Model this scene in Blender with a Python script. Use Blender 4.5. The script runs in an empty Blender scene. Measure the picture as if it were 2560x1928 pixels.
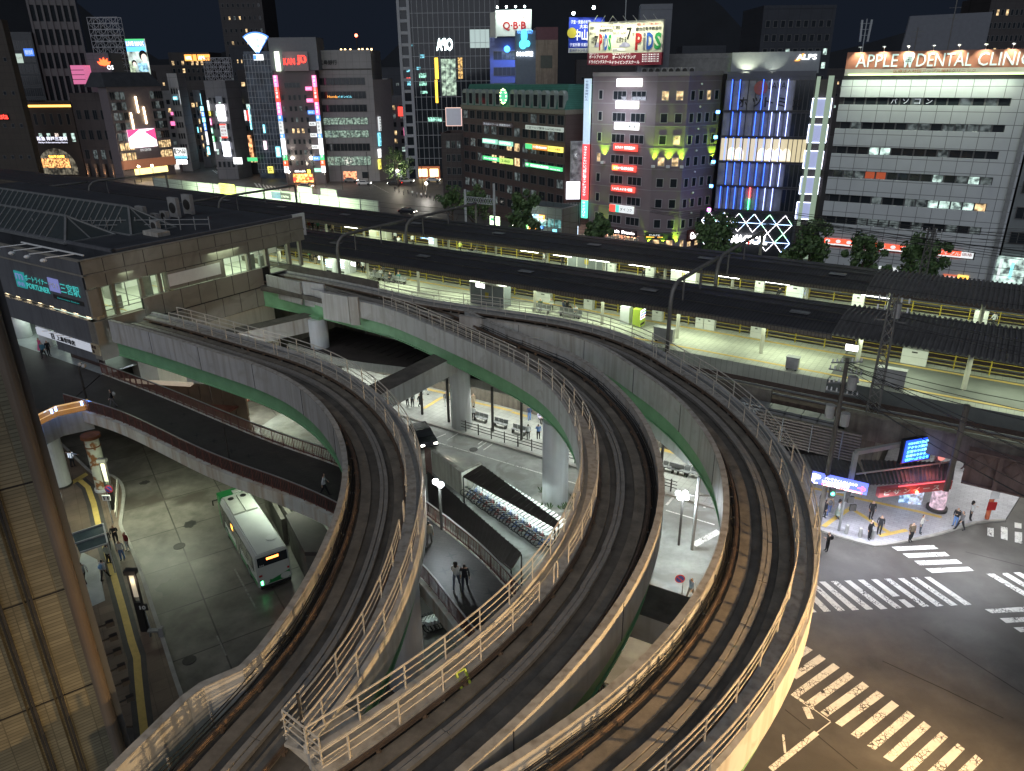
import bpy,bmesh,math,random
from mathutils import Vector,Matrix
random.seed(7)
SC=bpy.context.scene
COL=SC.collection
# ---------------------------------------------------------------- camera
FPX,CAMH,TH,ROLL=1860.0,32.0,math.radians(22.7),-math.atan(45/4436)
_fw=Vector((0,math.cos(TH),-math.sin(TH)));_rt=Vector((1,0,0));_up=_rt.cross(_fw)
_c,_s=math.cos(ROLL),math.sin(ROLL)
CR=_rt*_c+_up*_s;CU=_up*_c-_rt*_s
cam=bpy.data.objects.new('camera',bpy.data.cameras.new('camera'))
COL.objects.link(cam);SC.camera=cam
cam.data.sensor_width=36;cam.data.lens=FPX/2560*36
cam.data.clip_end=6000;cam.data.clip_start=.5
m=Matrix((CR,CU,-_fw)).transposed().to_4x4();m.translation=(0,0,CAMH)
cam.matrix_world=m
# ---------------------------------------------------------------- night sky
wd=bpy.data.worlds.new('World');SC.world=wd;wd.use_nodes=True
nt=wd.node_tree;bg=nt.nodes['Background']
sky=nt.nodes.new('ShaderNodeTexSky');sky.sky_type='NISHITA';sky.sun_disc=False
sky.sun_elevation=math.radians(-7);sky.sun_rotation=math.radians(200)
add=nt.nodes.new('ShaderNodeMixRGB');add.blend_type='ADD';add.inputs[0].default_value=1
add.inputs[2].default_value=(.03,.042,.07,1)
nt.links.new(sky.outputs[0],add.inputs[1]);nt.links.new(add.outputs[0],bg.inputs[0])
bg.inputs[1].default_value=.12
SC.view_settings.view_transform='Standard';SC.view_settings.look='None'
SC.view_settings.exposure=1.12;SC.view_settings.gamma=1
SC.cycles.max_bounces=5;SC.cycles.sample_clamp_indirect=3;SC.cycles.use_denoising=True
def lamp(kind,loc,col,power,size=.3,sizey=None,target=None,spot=None,name='lamp_light'):
 d=bpy.data.lights.new(name,kind);d.energy=power;d.color=col
 if kind and 'AREA' in kind:
  d.size=size
  if sizey:d.shape='RECTANGLE';d.size_y=sizey
 elif kind!='SUN':d.shadow_soft_size=size
 if kind=='SPOT' and spot:d.spot_size=math.radians(spot);d.spot_blend=.6
 o=bpy.data.objects.new(name,d);COL.objects.link(o);o.location=loc
 if target is not None:
  o.rotation_euler=(Vector(target)-Vector(loc)).to_track_quat('-Z','Y').to_euler()
 return o
# ---------------------------------------------------------------- pixel rays -> places
def ray(u,v):return _fw+CR*((u-1280)/FPX)+CU*((964-v)/FPX)
def K(n,x,y):
 r,c=divmod(n,4);s=3.0406 if r==3 else 3.4562
 return 640*c+x/s,(0,420,900,1380)[r]+y/s
def G(u,v,z=0.0):
 d=ray(u,v);return Vector((0,0,CAMH))+d*((z-CAMH)/d.z)
def GK(n,x,y,z=0.0):return G(*K(n,x,y),z)
E1=Vector((.834,-.551,0)).normalized();E2=Vector((.551,.834,0)).normalized()
def W(t,s,z=0.0):v=E1*t+E2*s;v.z=z;return v
def TS(p):return p.x*E1.x+p.y*E1.y,p.x*E2.x+p.y*E2.y
RZ=math.atan2(E1.y,E1.x)
# ---------------------------------------------------------------- materials
MATS={}
def mat(name,col,rough=.7,metal=0.,var=.25,scale=1.5,bump=0.,bscale=30,emit=None,es=0.,spec=None,kind=None,**k):
 if name in MATS:return MATS[name]
 mt=bpy.data.materials.new(name);MATS[name]=mt;mt.use_nodes=True
 n=mt.node_tree;p=n.nodes['Principled BSDF'];L=n.links.new
 p.inputs['Roughness'].default_value=rough;p.inputs['Metallic'].default_value=metal
 c4=(*col,1)
 p.inputs['Base Color'].default_value=c4
 if emit is not None:
  p.inputs['Emission Color'].default_value=(*emit,1);p.inputs['Emission Strength'].default_value=es
 geo=n.nodes.new('ShaderNodeNewGeometry');pos=geo.outputs['Position']
 fac=None
 if var>0:
  nz=n.nodes.new('ShaderNodeTexNoise');nz.inputs['Scale'].default_value=scale;nz.inputs['Detail'].default_value=6
  nz.inputs['Roughness'].default_value=.65
  L(pos,nz.inputs['Vector'])
  rp=n.nodes.new('ShaderNodeMapRange');rp.inputs[1].default_value=.3;rp.inputs[2].default_value=.7
  rp.inputs[3].default_value=1-var;rp.inputs[4].default_value=1+var
  L(nz.outputs[0],rp.inputs[0])
  mx=n.nodes.new('ShaderNodeVectorMath');mx.operation='SCALE'
  mx.inputs[0].default_value=col;L(rp.outputs[0],mx.inputs[3])
  colout=mx.outputs[0]
 else:
  rgb=n.nodes.new('ShaderNodeRGB');rgb.outputs[0].default_value=c4;colout=rgb.outputs[0]
 def rot(ang,sc=(1,1,1),off=(0,0,0)):
  mp=n.nodes.new('ShaderNodeMapping');mp.inputs['Rotation'].default_value=(0,0,ang)
  mp.inputs['Scale'].default_value=sc;mp.inputs['Location'].default_value=off
  L(pos,mp.inputs[0]);return mp.outputs[0]
 if kind and 'grid' in kind:
  vec=rot(-k.get('ang',RZ))
  if k.get('wall'):
   sx=n.nodes.new('ShaderNodeSeparateXYZ');L(vec,sx.inputs[0])
   cb=n.nodes.new('ShaderNodeCombineXYZ');L(sx.outputs[0 if k['wall']=='x' else 1],cb.inputs[0]);L(sx.outputs[2],cb.inputs[1])
   vec=cb.outputs[0]
  bt=n.nodes.new('ShaderNodeTexBrick');bt.offset=k.get('off',0.)
  bt.inputs['Color1'].default_value=(1,1,1,1);bt.inputs['Color2'].default_value=(k.get('c2',.9),)*3+(1,)
  bt.inputs['Mortar'].default_value=(*k.get('gcol',(.3,.3,.3)),1)
  bt.inputs['Scale'].default_value=1;bt.inputs['Mortar Size'].default_value=k.get('joint',.03)
  bt.inputs['Brick Width'].default_value=k['gx'];bt.inputs['Row Height'].default_value=k['gy']
  L(vec,bt.inputs['Vector'])
  mm=n.nodes.new('ShaderNodeMixRGB');mm.blend_type='MULTIPLY';mm.inputs[0].default_value=1
  L(colout,mm.inputs[1]);L(bt.outputs[0],mm.inputs[2]);colout=mm.outputs[0]
 if kind and 'streak' in kind:
  vec=rot(0,(1,1,.07))
  nz2=n.nodes.new('ShaderNodeTexNoise');nz2.inputs['Scale'].default_value=k.get('ss',2.5);nz2.inputs['Detail'].default_value=5
  L(vec,nz2.inputs['Vector'])
  r2=n.nodes.new('ShaderNodeMapRange');r2.inputs[1].default_value=.45;r2.inputs[2].default_value=.75
  L(nz2.outputs[0],r2.inputs[0])
  mm=n.nodes.new('ShaderNodeMixRGB');L(r2.outputs[0],mm.inputs[0]);L(colout,mm.inputs[1])
  mm.inputs[2].default_value=(*k.get('scol',(col[0]*.55,col[1]*.5,col[2]*.42)),1);colout=mm.outputs[0]
 if kind and 'patch' in kind:
  nz2=n.nodes.new('ShaderNodeTexNoise');nz2.inputs['Scale'].default_value=k.get('ps',.25);nz2.inputs['Detail'].default_value=9
  nz2.inputs['Distortion'].default_value=1.5;L(pos,nz2.inputs['Vector'])
  r2=n.nodes.new('ShaderNodeMapRange');r2.inputs[1].default_value=k.get('p0',.52);r2.inputs[2].default_value=k.get('p1',.62)
  L(nz2.outputs[0],r2.inputs[0])
  mm=n.nodes.new('ShaderNodeMixRGB');L(r2.outputs[0],mm.inputs[0]);L(colout,mm.inputs[1])
  mm.inputs[2].default_value=(*k['pcol'],1);colout=mm.outputs[0]
 if kind and 'crack' in kind:
  vo=n.nodes.new('ShaderNodeTexVoronoi');vo.feature='DISTANCE_TO_EDGE';vo.inputs['Scale'].default_value=4.5;L(pos,vo.inputs['Vector'])
  nz2=n.nodes.new('ShaderNodeTexNoise');nz2.inputs['Scale'].default_value=.8;L(pos,nz2.inputs['Vector'])
  r2=n.nodes.new('ShaderNodeMapRange');r2.inputs[1].default_value=.45;r2.inputs[2].default_value=.62;r2.inputs[3].default_value=.0;r2.inputs[4].default_value=.06
  L(nz2.outputs[0],r2.inputs[0])
  lt=n.nodes.new('ShaderNodeMath');lt.operation='LESS_THAN';L(vo.outputs[0],lt.inputs[0]);L(r2.outputs[0],lt.inputs[1])
  mm=n.nodes.new('ShaderNodeMixRGB');L(lt.outputs[0],mm.inputs[0]);L(colout,mm.inputs[1])
  mm.inputs[2].default_value=(.06,.055,.05,1);colout=mm.outputs[0]
 L(colout,p.inputs['Base Color'])
 if emit is not None and var>=.3:
  nz=n.nodes.new('ShaderNodeTexNoise');nz.inputs['Scale'].default_value=scale*1.3;nz.inputs['Detail'].default_value=3;L(pos,nz.inputs['Vector'])
  rp=n.nodes.new('ShaderNodeMapRange');rp.inputs[1].default_value=.38;rp.inputs[2].default_value=.66;rp.inputs[3].default_value=es*.12;rp.inputs[4].default_value=es*2.0
  L(nz.outputs[0],rp.inputs[0]);L(rp.outputs[0],p.inputs['Emission Strength'])
 if bump>0:
  nb=n.nodes.new('ShaderNodeTexNoise');nb.inputs['Scale'].default_value=bscale;nb.inputs['Detail'].default_value=4;L(pos,nb.inputs['Vector'])
  bp=n.nodes.new('ShaderNodeBump');bp.inputs['Strength'].default_value=bump;bp.inputs['Distance'].default_value=.02
  L(nb.outputs[0],bp.inputs['Height']);L(bp.outputs[0],p.inputs['Normal'])
 return mt
def glow(name,col,s):
 if name[:2]=='s_':s*=.58
 return mat('glow_'+name,tuple(min(.8,c)for c in col),.5,var=0,emit=col,es=s)
# ---------------------------------------------------------------- mesh collecting
class MB:
 def __init__(s):s.v=[];s.f=[];s.m=[]
 def add(s,vs,fs,mi=0):
  b=len(s.v);s.v+=[tuple(x)for x in vs];s.f+=[tuple(b+i for i in f)for f in fs];s.m+=[mi]*len(fs);return s
 def quad(s,a,b,c,d,mi=0):return s.add([a,b,c,d],[(0,1,2,3)],mi)
 def box(s,x0,x1,y0,y1,z0,z1,mi=0,fr=None):
  vs=[Vector((x,y,z))for z in(z0,z1)for y in(y0,y1)for x in(x0,x1)]
  if fr:vs=[fr(v)for v in vs]
  return s.add(vs,[(0,2,3,1),(4,5,7,6),(0,1,5,4),(2,6,7,3),(0,4,6,2),(1,3,7,5)],mi)
 def prism(s,pts,z0,z1,mi=0):
  n=len(pts);a=0
  for i in range(n):
   p,q=pts[i],pts[(i+1)%n];a+=p[0]*q[1]-q[0]*p[1]
  if a<0:pts=pts[::-1]
  vs=[(p[0],p[1],z0)for p in pts]+[(p[0],p[1],z1)for p in pts]
  fs=[tuple(range(n))[::-1],tuple(range(n,2*n))]+[(i,(i+1)%n,n+(i+1)%n,n+i)for i in range(n)]
  return s.add(vs,fs,mi)
 def bar(s,a,b,w,h=None,mi=0):
  a=Vector(a);b=Vector(b);h=h or w;d=(b-a)
  if d.length<1e-6:return s
  d.normalize();up=Vector((0,0,1))if abs(d.z)<.95 else Vector((0,1,0))
  x=d.cross(up).normalized()*(w/2);y=x.cross(d).normalized()*(h/2)
  vs=[p+i*x+j*y for p in(a,b)for i,j in((-1,-1),(1,-1),(1,1),(-1,1))]
  return s.add(vs,[(3,2,1,0),(4,5,6,7),(0,1,5,4),(1,2,6,5),(2,3,7,6),(3,0,4,7)],mi)
 def tube(s,pts,r,n=8,mi=0,caps=True):
  pts=[Vector(p)for p in pts];N=len(pts);rs=r if isinstance(r,(list,tuple))else[r]*N;base=len(s.v);prev=None
  for i,p in enumerate(pts):
   d=(pts[min(i+1,N-1)]-pts[max(i-1,0)]);d=d.normalized()if d.length>1e-9 else Vector((0,0,1))
   if prev is None:up=Vector((0,0,1))if abs(d.z)<.9 else Vector((1,0,0));x=d.cross(up).normalized()
   else:x=(prev-d*prev.dot(d));x=x.normalized()if x.length>1e-6 else d.orthogonal().normalized()
   prev=x;y=d.cross(x)
   for k in range(n):
    a=2*math.pi*k/n;s.v.append(tuple(p+(x*math.cos(a)+y*math.sin(a))*rs[i]))
  for i in range(N-1):
   for k in range(n):
    a=base+i*n+k;b=base+i*n+(k+1)%n;s.f.append((a,b,b+n,a+n));s.m.append(mi)
  if caps:
   s.f.append(tuple(base+k for k in range(n))[::-1]);s.f.append(tuple(base+(N-1)*n+k for k in range(n)));s.m+=[mi,mi]
  return s
 def ball(s,c,r,mi=0,nu=10,nv=7,sz=1.):
  c=Vector(c);vs=[c+Vector((0,0,-r*sz))]
  for j in range(1,nv):
   ph=math.pi*j/nv-math.pi/2
   for i in range(nu):a=2*math.pi*i/nu;vs.append(c+Vector((r*math.cos(ph)*math.cos(a),r*math.cos(ph)*math.sin(a),r*sz*math.sin(ph))))
  vs.append(c+Vector((0,0,r*sz)));L=len(vs)-1
  fs=[(0,1+(i+1)%nu,1+i)for i in range(nu)]
  for j in range(nv-2):
   for i in range(nu):a=1+j*nu;fs.append((a+i,a+(i+1)%nu,a+nu+(i+1)%nu,a+nu+i))
  a=1+(nv-2)*nu;fs+=[(a+i,a+(i+1)%nu,L)for i in range(nu)]
  return s.add(vs,fs,mi)
 def strip(s,path,d0,d1,z0,z1,mi=0,side=1,wid=None,WT=1.,i0=0,i1=None):
  """prism of rectangular section that follows a path (list of (pos, normal)); d measured along the normal"""
  P_=path[i0:i1];n=len(P_);Wd=(wid or[WT]*len(path))[i0:i1];vs=[]
  for(p,nn),w in zip(P_,Wd):
   a=p+nn*(d0*w/WT);b=p+nn*(d1*w/WT)
   vs+=[(a.x,a.y,z0+p.z),(b.x,b.y,z0+p.z),(b.x,b.y,z1+p.z),(a.x,a.y,z1+p.z)]
  fs=[]
  for i in range(n-1):
   o=i*4
   fs+=[(o+k,o+(k+1)%4,o+4+(k+1)%4,o+4+k)for k in range(4)]
  fs+=[(3,2,1,0),tuple(4*(n-1)+k for k in range(4))]
  return s.add(vs,fs,mi)
 def build(s,name,mats,parent=None,smooth=False,base=None):
  mats=mats if isinstance(mats,(list,tuple))else[mats]
  vs=s.v
  if parent is None and base is None:
   xs=[v[0]for v in vs];ys=[v[1]for v in vs];zs=[v[2]for v in vs]
   base=((min(xs)+max(xs))/2,(min(ys)+max(ys))/2,min(zs))
  if parent is None:vs=[(v[0]-base[0],v[1]-base[1],v[2]-base[2])for v in vs]
  me=bpy.data.meshes.new(name);me.from_pydata(vs,[],s.f)
  for m_ in mats:me.materials.append(m_)
  if len(mats)>1:me.polygons.foreach_set('material_index',s.m)
  bm=bmesh.new();bm.from_mesh(me);bmesh.ops.recalc_face_normals(bm,faces=bm.faces);bm.to_mesh(me);bm.free()
  if smooth:me.polygons.foreach_set('use_smooth',[True]*len(me.polygons))
  me.update()
  o=bpy.data.objects.new(name,me);COL.objects.link(o)
  if parent is None:o.location=base
  else:adopt(o,parent)
  return o
WORLD=set()
def adopt(o,parent):
 o.parent=parent
 if parent.name in WORLD or getattr(parent,'name','')in WORLD:o.matrix_parent_inverse=PINV[parent.name]
PINV={}
def tag(o,label=None,cat=None,group=None,kind=None):
 if label:o['label']=label
 if cat:o['category']=cat
 if group:o['group']=group
 if kind:o['kind']=kind
 return o
def thing(name,label,cat,loc=(0,0,0),rz=0,group=None,world=True):
 """Empty at the base of a thing; with world=True its parts are written in world coordinates"""
 o=bpy.data.objects.new(name,None);COL.objects.link(o);o.location=loc;o.rotation_euler=(0,0,rz);o.empty_display_size=.2
 tag(o,label,cat,group)
 if world:
  WORLD.add(o.name);PINV[o.name]=(Matrix.Translation(loc)@Matrix.Rotation(rz,4,'Z')).inverted()
 return o
def sub(o,parent):
 o.parent=parent;return o
KIDS={}
def copy_tree(root,loc,rz=0,label=None,group=None,scale=None):
 c=root.copy();COL.objects.link(c);c.location=loc;c.rotation_euler=(0,0,rz)
 if scale:c.scale=(scale,)*3
 if label:c['label']=label
 if group:c['group']=group
 def rec(a,b):
  for ch in KIDS.get(a.name)or[x for x in COL.objects if x.parent==a]:
   d=ch.copy();COL.objects.link(d);d.parent=b;rec(ch,d)
 KIDS.setdefault(root.name,[x for x in COL.objects if x.parent==root])
 for k in KIDS[root.name]:KIDS.setdefault(k.name,[x for x in COL.objects if x.parent==k])
 rec(root,c);return c
def text_mesh(s,size,mt,name='lettering',bold=0.,ext=.01):
 cu=bpy.data.curves.new('t','FONT');cu.body=s;cu.size=size;cu.extrude=ext;cu.resolution_u=2;cu.offset=bold
 cu.align_x='CENTER';cu.align_y='CENTER'
 o=bpy.data.objects.new('t',cu);me=bpy.data.meshes.new_from_object(o)
 bpy.data.objects.remove(o);me.materials.clear();me.materials.append(mt);me.name=name
 return me
def put_text(s,size,mt,parent,origin,xdir,ydir,wid=None,bold=0.,ext=.01,off=.03,name='lettering',hgt=None):
 """text lying in the plane (xdir, ydir) centred on origin; squeezed to width wid"""
 me=text_mesh(s,size,mt,name,bold,ext)
 if not me.vertices:return None
 xs=[v.co.x for v in me.vertices];ys=[v.co.y for v in me.vertices]
 cx=(min(xs)+max(xs))/2;cy=(min(ys)+max(ys))/2
 k=wid/(max(xs)-min(xs))if wid else 1
 ky=hgt/max(1e-3,max(ys)-min(ys))if hgt else 1
 xd=Vector(xdir).normalized();yd=Vector(ydir).normalized();nd=xd.cross(yd)
 for v in me.vertices:
  v.co=Vector(origin)+xd*((v.co.x-cx)*k)+yd*((v.co.y-cy)*ky)+nd*(v.co.z+off)
 o=bpy.data.objects.new(name,me);COL.objects.link(o);adopt(o,parent);return o
def catmull(pts,step=1.2):
 pts=[Vector(p)for p in pts];P_=[2*pts[0]-pts[1]]+pts+[2*pts[-1]-pts[-2]];out=[]
 for i in range(1,len(P_)-2):
  a,b,c,d=P_[i-1:i+3];n=max(1,int((c-b).length/step))
  for j in range(n):
   t=j/n;out.append(.5*((2*b)+(c-a)*t+(2*a-5*b+4*c-d)*t*t+(-a+3*b-3*c+d)*t**3))
 out.append(pts[-1]);return out
def smooth_path(pts,it=8,step=1.0):
 pts=catmull(pts,step)
 for _ in range(it):
  pts=[pts[0]]+[(pts[i-1]+2*pts[i]+pts[i+1])/4 for i in range(1,len(pts)-1)]+[pts[-1]]
 d=[0]
 for a,b in zip(pts,pts[1:]):d.append(d[-1]+(b-a).length)
 n=max(2,int(d[-1]/step));out=[];j=0
 for i in range(n+1):
  q=d[-1]*i/n
  while j<len(d)-2 and d[j+1]<q:j+=1
  out.append(pts[j].lerp(pts[j+1],(q-d[j])/max(1e-9,d[j+1]-d[j])))
 return out
def frames(pts,side=1):
 out=[]
 for i,p in enumerate(pts):
  d=pts[min(i+1,len(pts)-1)]-pts[max(i-1,0)];d.z=0;d.normalize()
  out.append((p,Vector((-d.y,d.x,0))*side))
 return out
def offset(path,d,z=0,wid=None,WT=1.):
 return[Vector((p.x+n.x*d*(wid[i]/WT if wid else 1),p.y+n.y*d*(wid[i]/WT if wid else 1),p.z+z))for i,(p,n)in enumerate(path)]
def railing(pts,h,heights,post_every,mt,parent,name='railing',r=.03,postw=.07,skip=0,hang=0.):
 mb=MB()
 for k,hh in enumerate(heights):
  rr=r*1.35 if k==0 else r*.8
  mb.tube([p+Vector((0,0,hh))for p in pts],rr,5)
 acc=0;last=None
 for i,p in enumerate(pts):
  if last is None or acc>=post_every:
   d=pts[min(i+1,len(pts)-1)]-pts[max(i-1,0)];d.z=0;d.normalize();n=Vector((-d.y,d.x,0))
   mb.bar(p-Vector((0,0,hang)),p+Vector((0,0,h)),postw*.6,postw*1.2)
   acc=0;last=p
  if i+1<len(pts):acc+=(pts[i+1]-p).length
 return mb.build(name,mt,parent)
# ================================================================ materials
M_ASPH=mat('asphalt',(.085,.08,.074),.55,var=.35,scale=.35,bump=.5,bscale=25,kind='patch',pcol=(.065,.06,.054),ps=.12,p0=.5,p1=.66)
M_YARD=mat('yard_concrete',(.15,.14,.12),.42,var=.5,scale=.5,bump=.25,bscale=12,kind='grid patch',gx=5.,gy=4.2,joint=.05,gcol=(.3,.3,.3),ang=RZ-.42,c2=.78,pcol=(.07,.06,.05),ps=.16,p0=.5,p1=.68)
M_ROAD=mat('road_concrete',(.26,.27,.25),.5,var=.35,scale=.5,bump=.3,bscale=10,kind='patch',pcol=(.2,.2,.18),ps=.3)
M_PAVE=mat('paving',(.17,.125,.09),.5,var=.3,scale=.5,bump=.2,kind='grid',gx=.9,gy=.9,joint=.02,gcol=(.6,.6,.6),ang=RZ-.42,c2=.8)
M_PLAZA=mat('plaza_paving',(.40,.40,.43),.4,var=.15,scale=.8,kind='grid',gx=.6,gy=.3,joint=.012,gcol=(.6,.6,.6),ang=RZ,off=.5,c2=.85)
M_TACT=mat('tactile_yellow',(.58,.42,.12),.6,var=.15,scale=3)
M_KERB=mat('kerb_stone',(.33,.32,.29),.7,var=.2)
M_WHITE=mat('road_paint',(.74,.74,.70),.55,var=.12,scale=3,kind='crack')
M_CONC=mat('concrete',(.40,.385,.345),.75,var=.18,scale=.7,bump=.3,kind='streak',scol=(.22,.2,.165))
M_CONCD=mat('dark_concrete',(.105,.095,.08),.8,var=.4,scale=.8,bump=.4)
M_FASC=mat('fascia_panel',(.45,.455,.44),.6,var=.1,scale=.4,kind='streak patch',scol=(.30,.285,.25),ss=2.2,pcol=(.36,.35,.32),ps=.5,p0=.55,p1=.7)
M_PAD=mat('running_pad',(.17,.15,.12),.7,var=.4,scale=1.2,bump=.4)
M_COVER=mat('power_cover',(.24,.225,.20),.65,var=.2,scale=2)
M_RUSTR=mat('guide_rail',(.19,.14,.105),.45,metal=.5,var=.3,scale=3)
M_GREEN=mat('girder_green',(.19,.40,.21),.55,var=.15,scale=.8)
M_RAILB=mat('rail_beige',(.52,.49,.42),.5,var=.12,scale=4)
M_DARK=mat('dark_steel',(.05,.048,.045),.6,metal=.3,var=.3)
M_STEEL=mat('grey_steel',(.25,.26,.26),.5,metal=.4,var=.2)
M_COLW=mat('column_white',(.55,.57,.58),.6,var=.08,scale=.6,kind='streak',scol=(.45,.46,.46))
M_CABLE=mat('cable_black',(.02,.02,.02),.6,var=0)
M_BROWNR=mat('rail_brown',(.13,.055,.045),.55,var=.2)
M_GLASSD=mat('dark_glass',(.02,.024,.03),.12,var=0)
M_WHITEP=mat('white_paint',(.75,.76,.75),.5,var=.06)
M_BLACKP=mat('black_paint',(.015,.015,.016),.5,var=0)
M_CAN=mat('canopy_roof',(.045,.036,.032),.75,var=.3,scale=.6,bump=.3)
def poly_sheet(name,pts,z,mt,parent=None,kind='structure',thick=None):
 mb=MB()
 if thick:mb.prism([(p[0],p[1])for p in pts],z-thick,z)
 else:mb.add([(p[0],p[1],z)for p in pts],[tuple(range(len(pts)))])
 o=mb.build(name,mt)
 if kind:o['kind']=kind
 return o
# ================================================================ ground
g=MB();g.quad((-3000,-400,0),(3000,-400,0),(3000,3500,0),(-3000,3500,0));g.build('ground',M_ASPH)['kind']='structure'
# bus yard of concrete slabs
yard=[GK(8,500,690),GK(8,700,560),GK(8,1000,560),GK(8,1700,130),GK(8,2212,330),W(-44,33),W(-30,26),W(-24,20),W(-27,8),W(-34,0),W(-52,6),GK(12,1400,1100),GK(12,1010,0),GK(8,1050,1060)]
yard=[W(-75,36),W(-66,50),W(-50,51.5),W(-44,33),W(-30,27),W(-24,20),W(-27,6),W(-36,0),W(-60,0),W(-75,20)]
poly_sheet('bus_yard',yard,.004,M_YARD)
# road in front of the station canopy
road=[W(-56,36),W(-44,33),W(-24,30),W(-12,30),W(-10,38),W(-10,46),W(-14,51),W(-60,51)]
poly_sheet('road',road,.008,M_ROAD)
def mark(pts,name='road_marking',z=.014,mt=None):
 return poly_sheet(name,pts,z,mt or M_WHITE)
def line_mark(a,b,w=.15,z=.014,mt=None,name='road_marking'):
 a=Vector(a);b=Vector(b);d=(b-a).normalized();n=Vector((-d.y,d.x,0))*w/2
 return mark([a-n,b-n,b+n,a+n],name,z,mt)
line_mark(GK(9,1520,700),GK(10,570,1075));line_mark(GK(10,1330,1300),GK(10,1750,1425))
for a,b in(((1770,620),(1650,695)),((1975,690),(1920,730)),((2010,700),(1915,765)),((2060,715),(1965,780)),((1640,640),(1545,680))):line_mark(GK(9,*a),GK(9,*b),.12)
line_mark(GK(10,1400,1180),GK(10,1335,1255),.2);line_mark(GK(10,1690,1240),GK(10,1660,1280),.2);line_mark(GK(10,1570,1600),GK(10,1790,1480),.55)
# crosswalks: every stripe given by its four corners in the photograph
def stripe(n,pts):mark([GK(n,*p)for p in pts],'crosswalk_stripe')
for i in range(13):
 tl=[(390,780),(495,845),(605,915),(718,987),(828,1055),(940,1130),(1060,1208),(1183,1288),(1312,1367),(1442,1455),(1577,1540)]
bl=[(155,998),(185,1072),(290,1140),(398,1218),(510,1300),(628,1385),(752,1472),(875,1560),(1003,1650),(1130,1745),(1262,1840)]
br=[(205,975),(235,1102),(342,1180),(450,1255),(560,1330),(685,1420),(812,1508),(940,1598),(1075,1690),(1210,1790),(1345,1890)]
for i,(a,b)in enumerate(tl):
 w=50 if i<4 else 56
 stripe(15,[(a,b),(a+w,b+35+i),br[i]if i else(215,970),bl[i]if i else(165,935)])
stripe(15,[(290,718),(340,747),(190,850),(140,820)])
GS=lambda x,y:G(2020+x/2.341,1360+y/2.341)
for a,b,c,d in((-140,231,50,402),(-70,228,133,397),(0,225,217,393),(65,222,299,388),(133,219,381,385),(212,215,465,382),(290,211,550,378),(368,208,537,308),(528,326,626,372),(445,205,710,368),(525,202,793,365),(602,198,876,361),(680,195,957,358)):
 mark([GS(a,b),GS(a+36,b-1),GS(c,d-2),GS(c-40,d+2)],'crosswalk_stripe')
for q in((488,18,735,8,765,30,525,41),(553,58,800,48,831,71,590,83),(620,100,868,91,903,115,655,126),(685,145,938,135,971,158,727,171)):mark([GS(q[i],q[i+1])for i in(0,2,4,6)],'crosswalk_stripe')
for q in(((1660,168),(1715,165),(2000,330),(1960,345)),((1770,164),(1820,160),(2060,300),(2010,310)),((1865,158),(1915,155),(2100,260),(2050,270)),((1648,437),(1946,418),(1960,455),(1700,467)),((1760,505),(1950,497),(1980,530),(1810,542)),((1865,575),(1990,570),(2030,600),(1920,612))):stripe(15,q)
for q in(((1895,1450),(1950,1455),(1950,1530),(1895,1520)),((2012,1440),(2070,1450),(2070,1560),(2012,1545)),((2130,1405),(2190,1415),(2190,1460),(2130,1450)),((2132,1485),(2195,1492),(2195,1590),(2132,1575))):stripe(11,q)
line_mark(GK(15,20,1655),GK(15,370,1375),.3);line_mark(GK(15,180,1080),GK(15,345,1195),.2)
line_mark(GK(15,345,1195),GK(15,475,1290),.06);line_mark(GK(15,285,1180),GK(15,325,1270),.35)
line_mark(GK(15,475,1295),GK(15,370,1375),.06);line_mark(GK(15,130,1530),GK(15,115,1390),.12)
M_WORN=mat('worn_paint',(.2,.195,.18),.6,var=.5,scale=5)
for a,b in(((1780,125),(1946,430)),):line_mark(GK(12,*a),GK(12,*b),.12,mt=M_WORN)
line_mark(GK(12,1650,640),GK(12,1720,790),.1,mt=M_WORN)
line_mark(GK(8,985,780),GK(8,1145,730),.1,mt=M_WORN);line_mark(GK(8,1150,880),GK(8,1310,810),.1,mt=M_WORN)
M_SEAM=mat('road_seam',(.035,.032,.03),.7,var=.2)
for a,b in(((870,830),(1350,1050)),((1350,1050),(1790,1265)),((1180,590),(1500,800)),((1500,800),(1946,1085)),((380,1400),(680,1650)),((130,1200),(320,1350)),((1500,0),(1946,110))):line_mark(GK(15,*a),GK(15,*b),.07,.011,M_SEAM,'road_seam')
# round manhole covers and oil stains on the yard
for nm,n,x,y,r in(('manhole_cover',8,1550,1610,.42),('manhole_cover',12,1440,825,.4),('manhole_cover',9,1880,775,.4),('manhole_cover',12,735,352,.14)):
 p=GK(n,x,y);mb=MB();mb.tube([(p.x,p.y,.006),(p.x,p.y,.03)],r,24);o=mb.build('manhole_cover',M_DARK)
 tag(o,{1550:'dark round manhole cover in a pale ring, in the bus yard left of the bus',1440:'dark manhole cover nearest the bent concrete parapet at lower left',1880:'manhole cover beside the white parking lines of the lit road',735:'small round cover on the lit slab by the tiled wall'}[x],'manhole cover','manhole covers')
M_OIL=mat('oil_stain',(.03,.03,.028),.35,var=.3)
for n,x,y,r in((12,1300,265,.85),(8,1640,1420,.5),(8,1250,1060,.4)):
 p=GK(n,x,y);pts=[(p.x+r*(1+.25*random.uniform(-1,1))*math.cos(a*.35),p.y+r*(1+.25*random.uniform(-1,1))*math.sin(a*.35))for a in range(18)]
 poly_sheet('road_stain',pts,.007,M_OIL)
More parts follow.
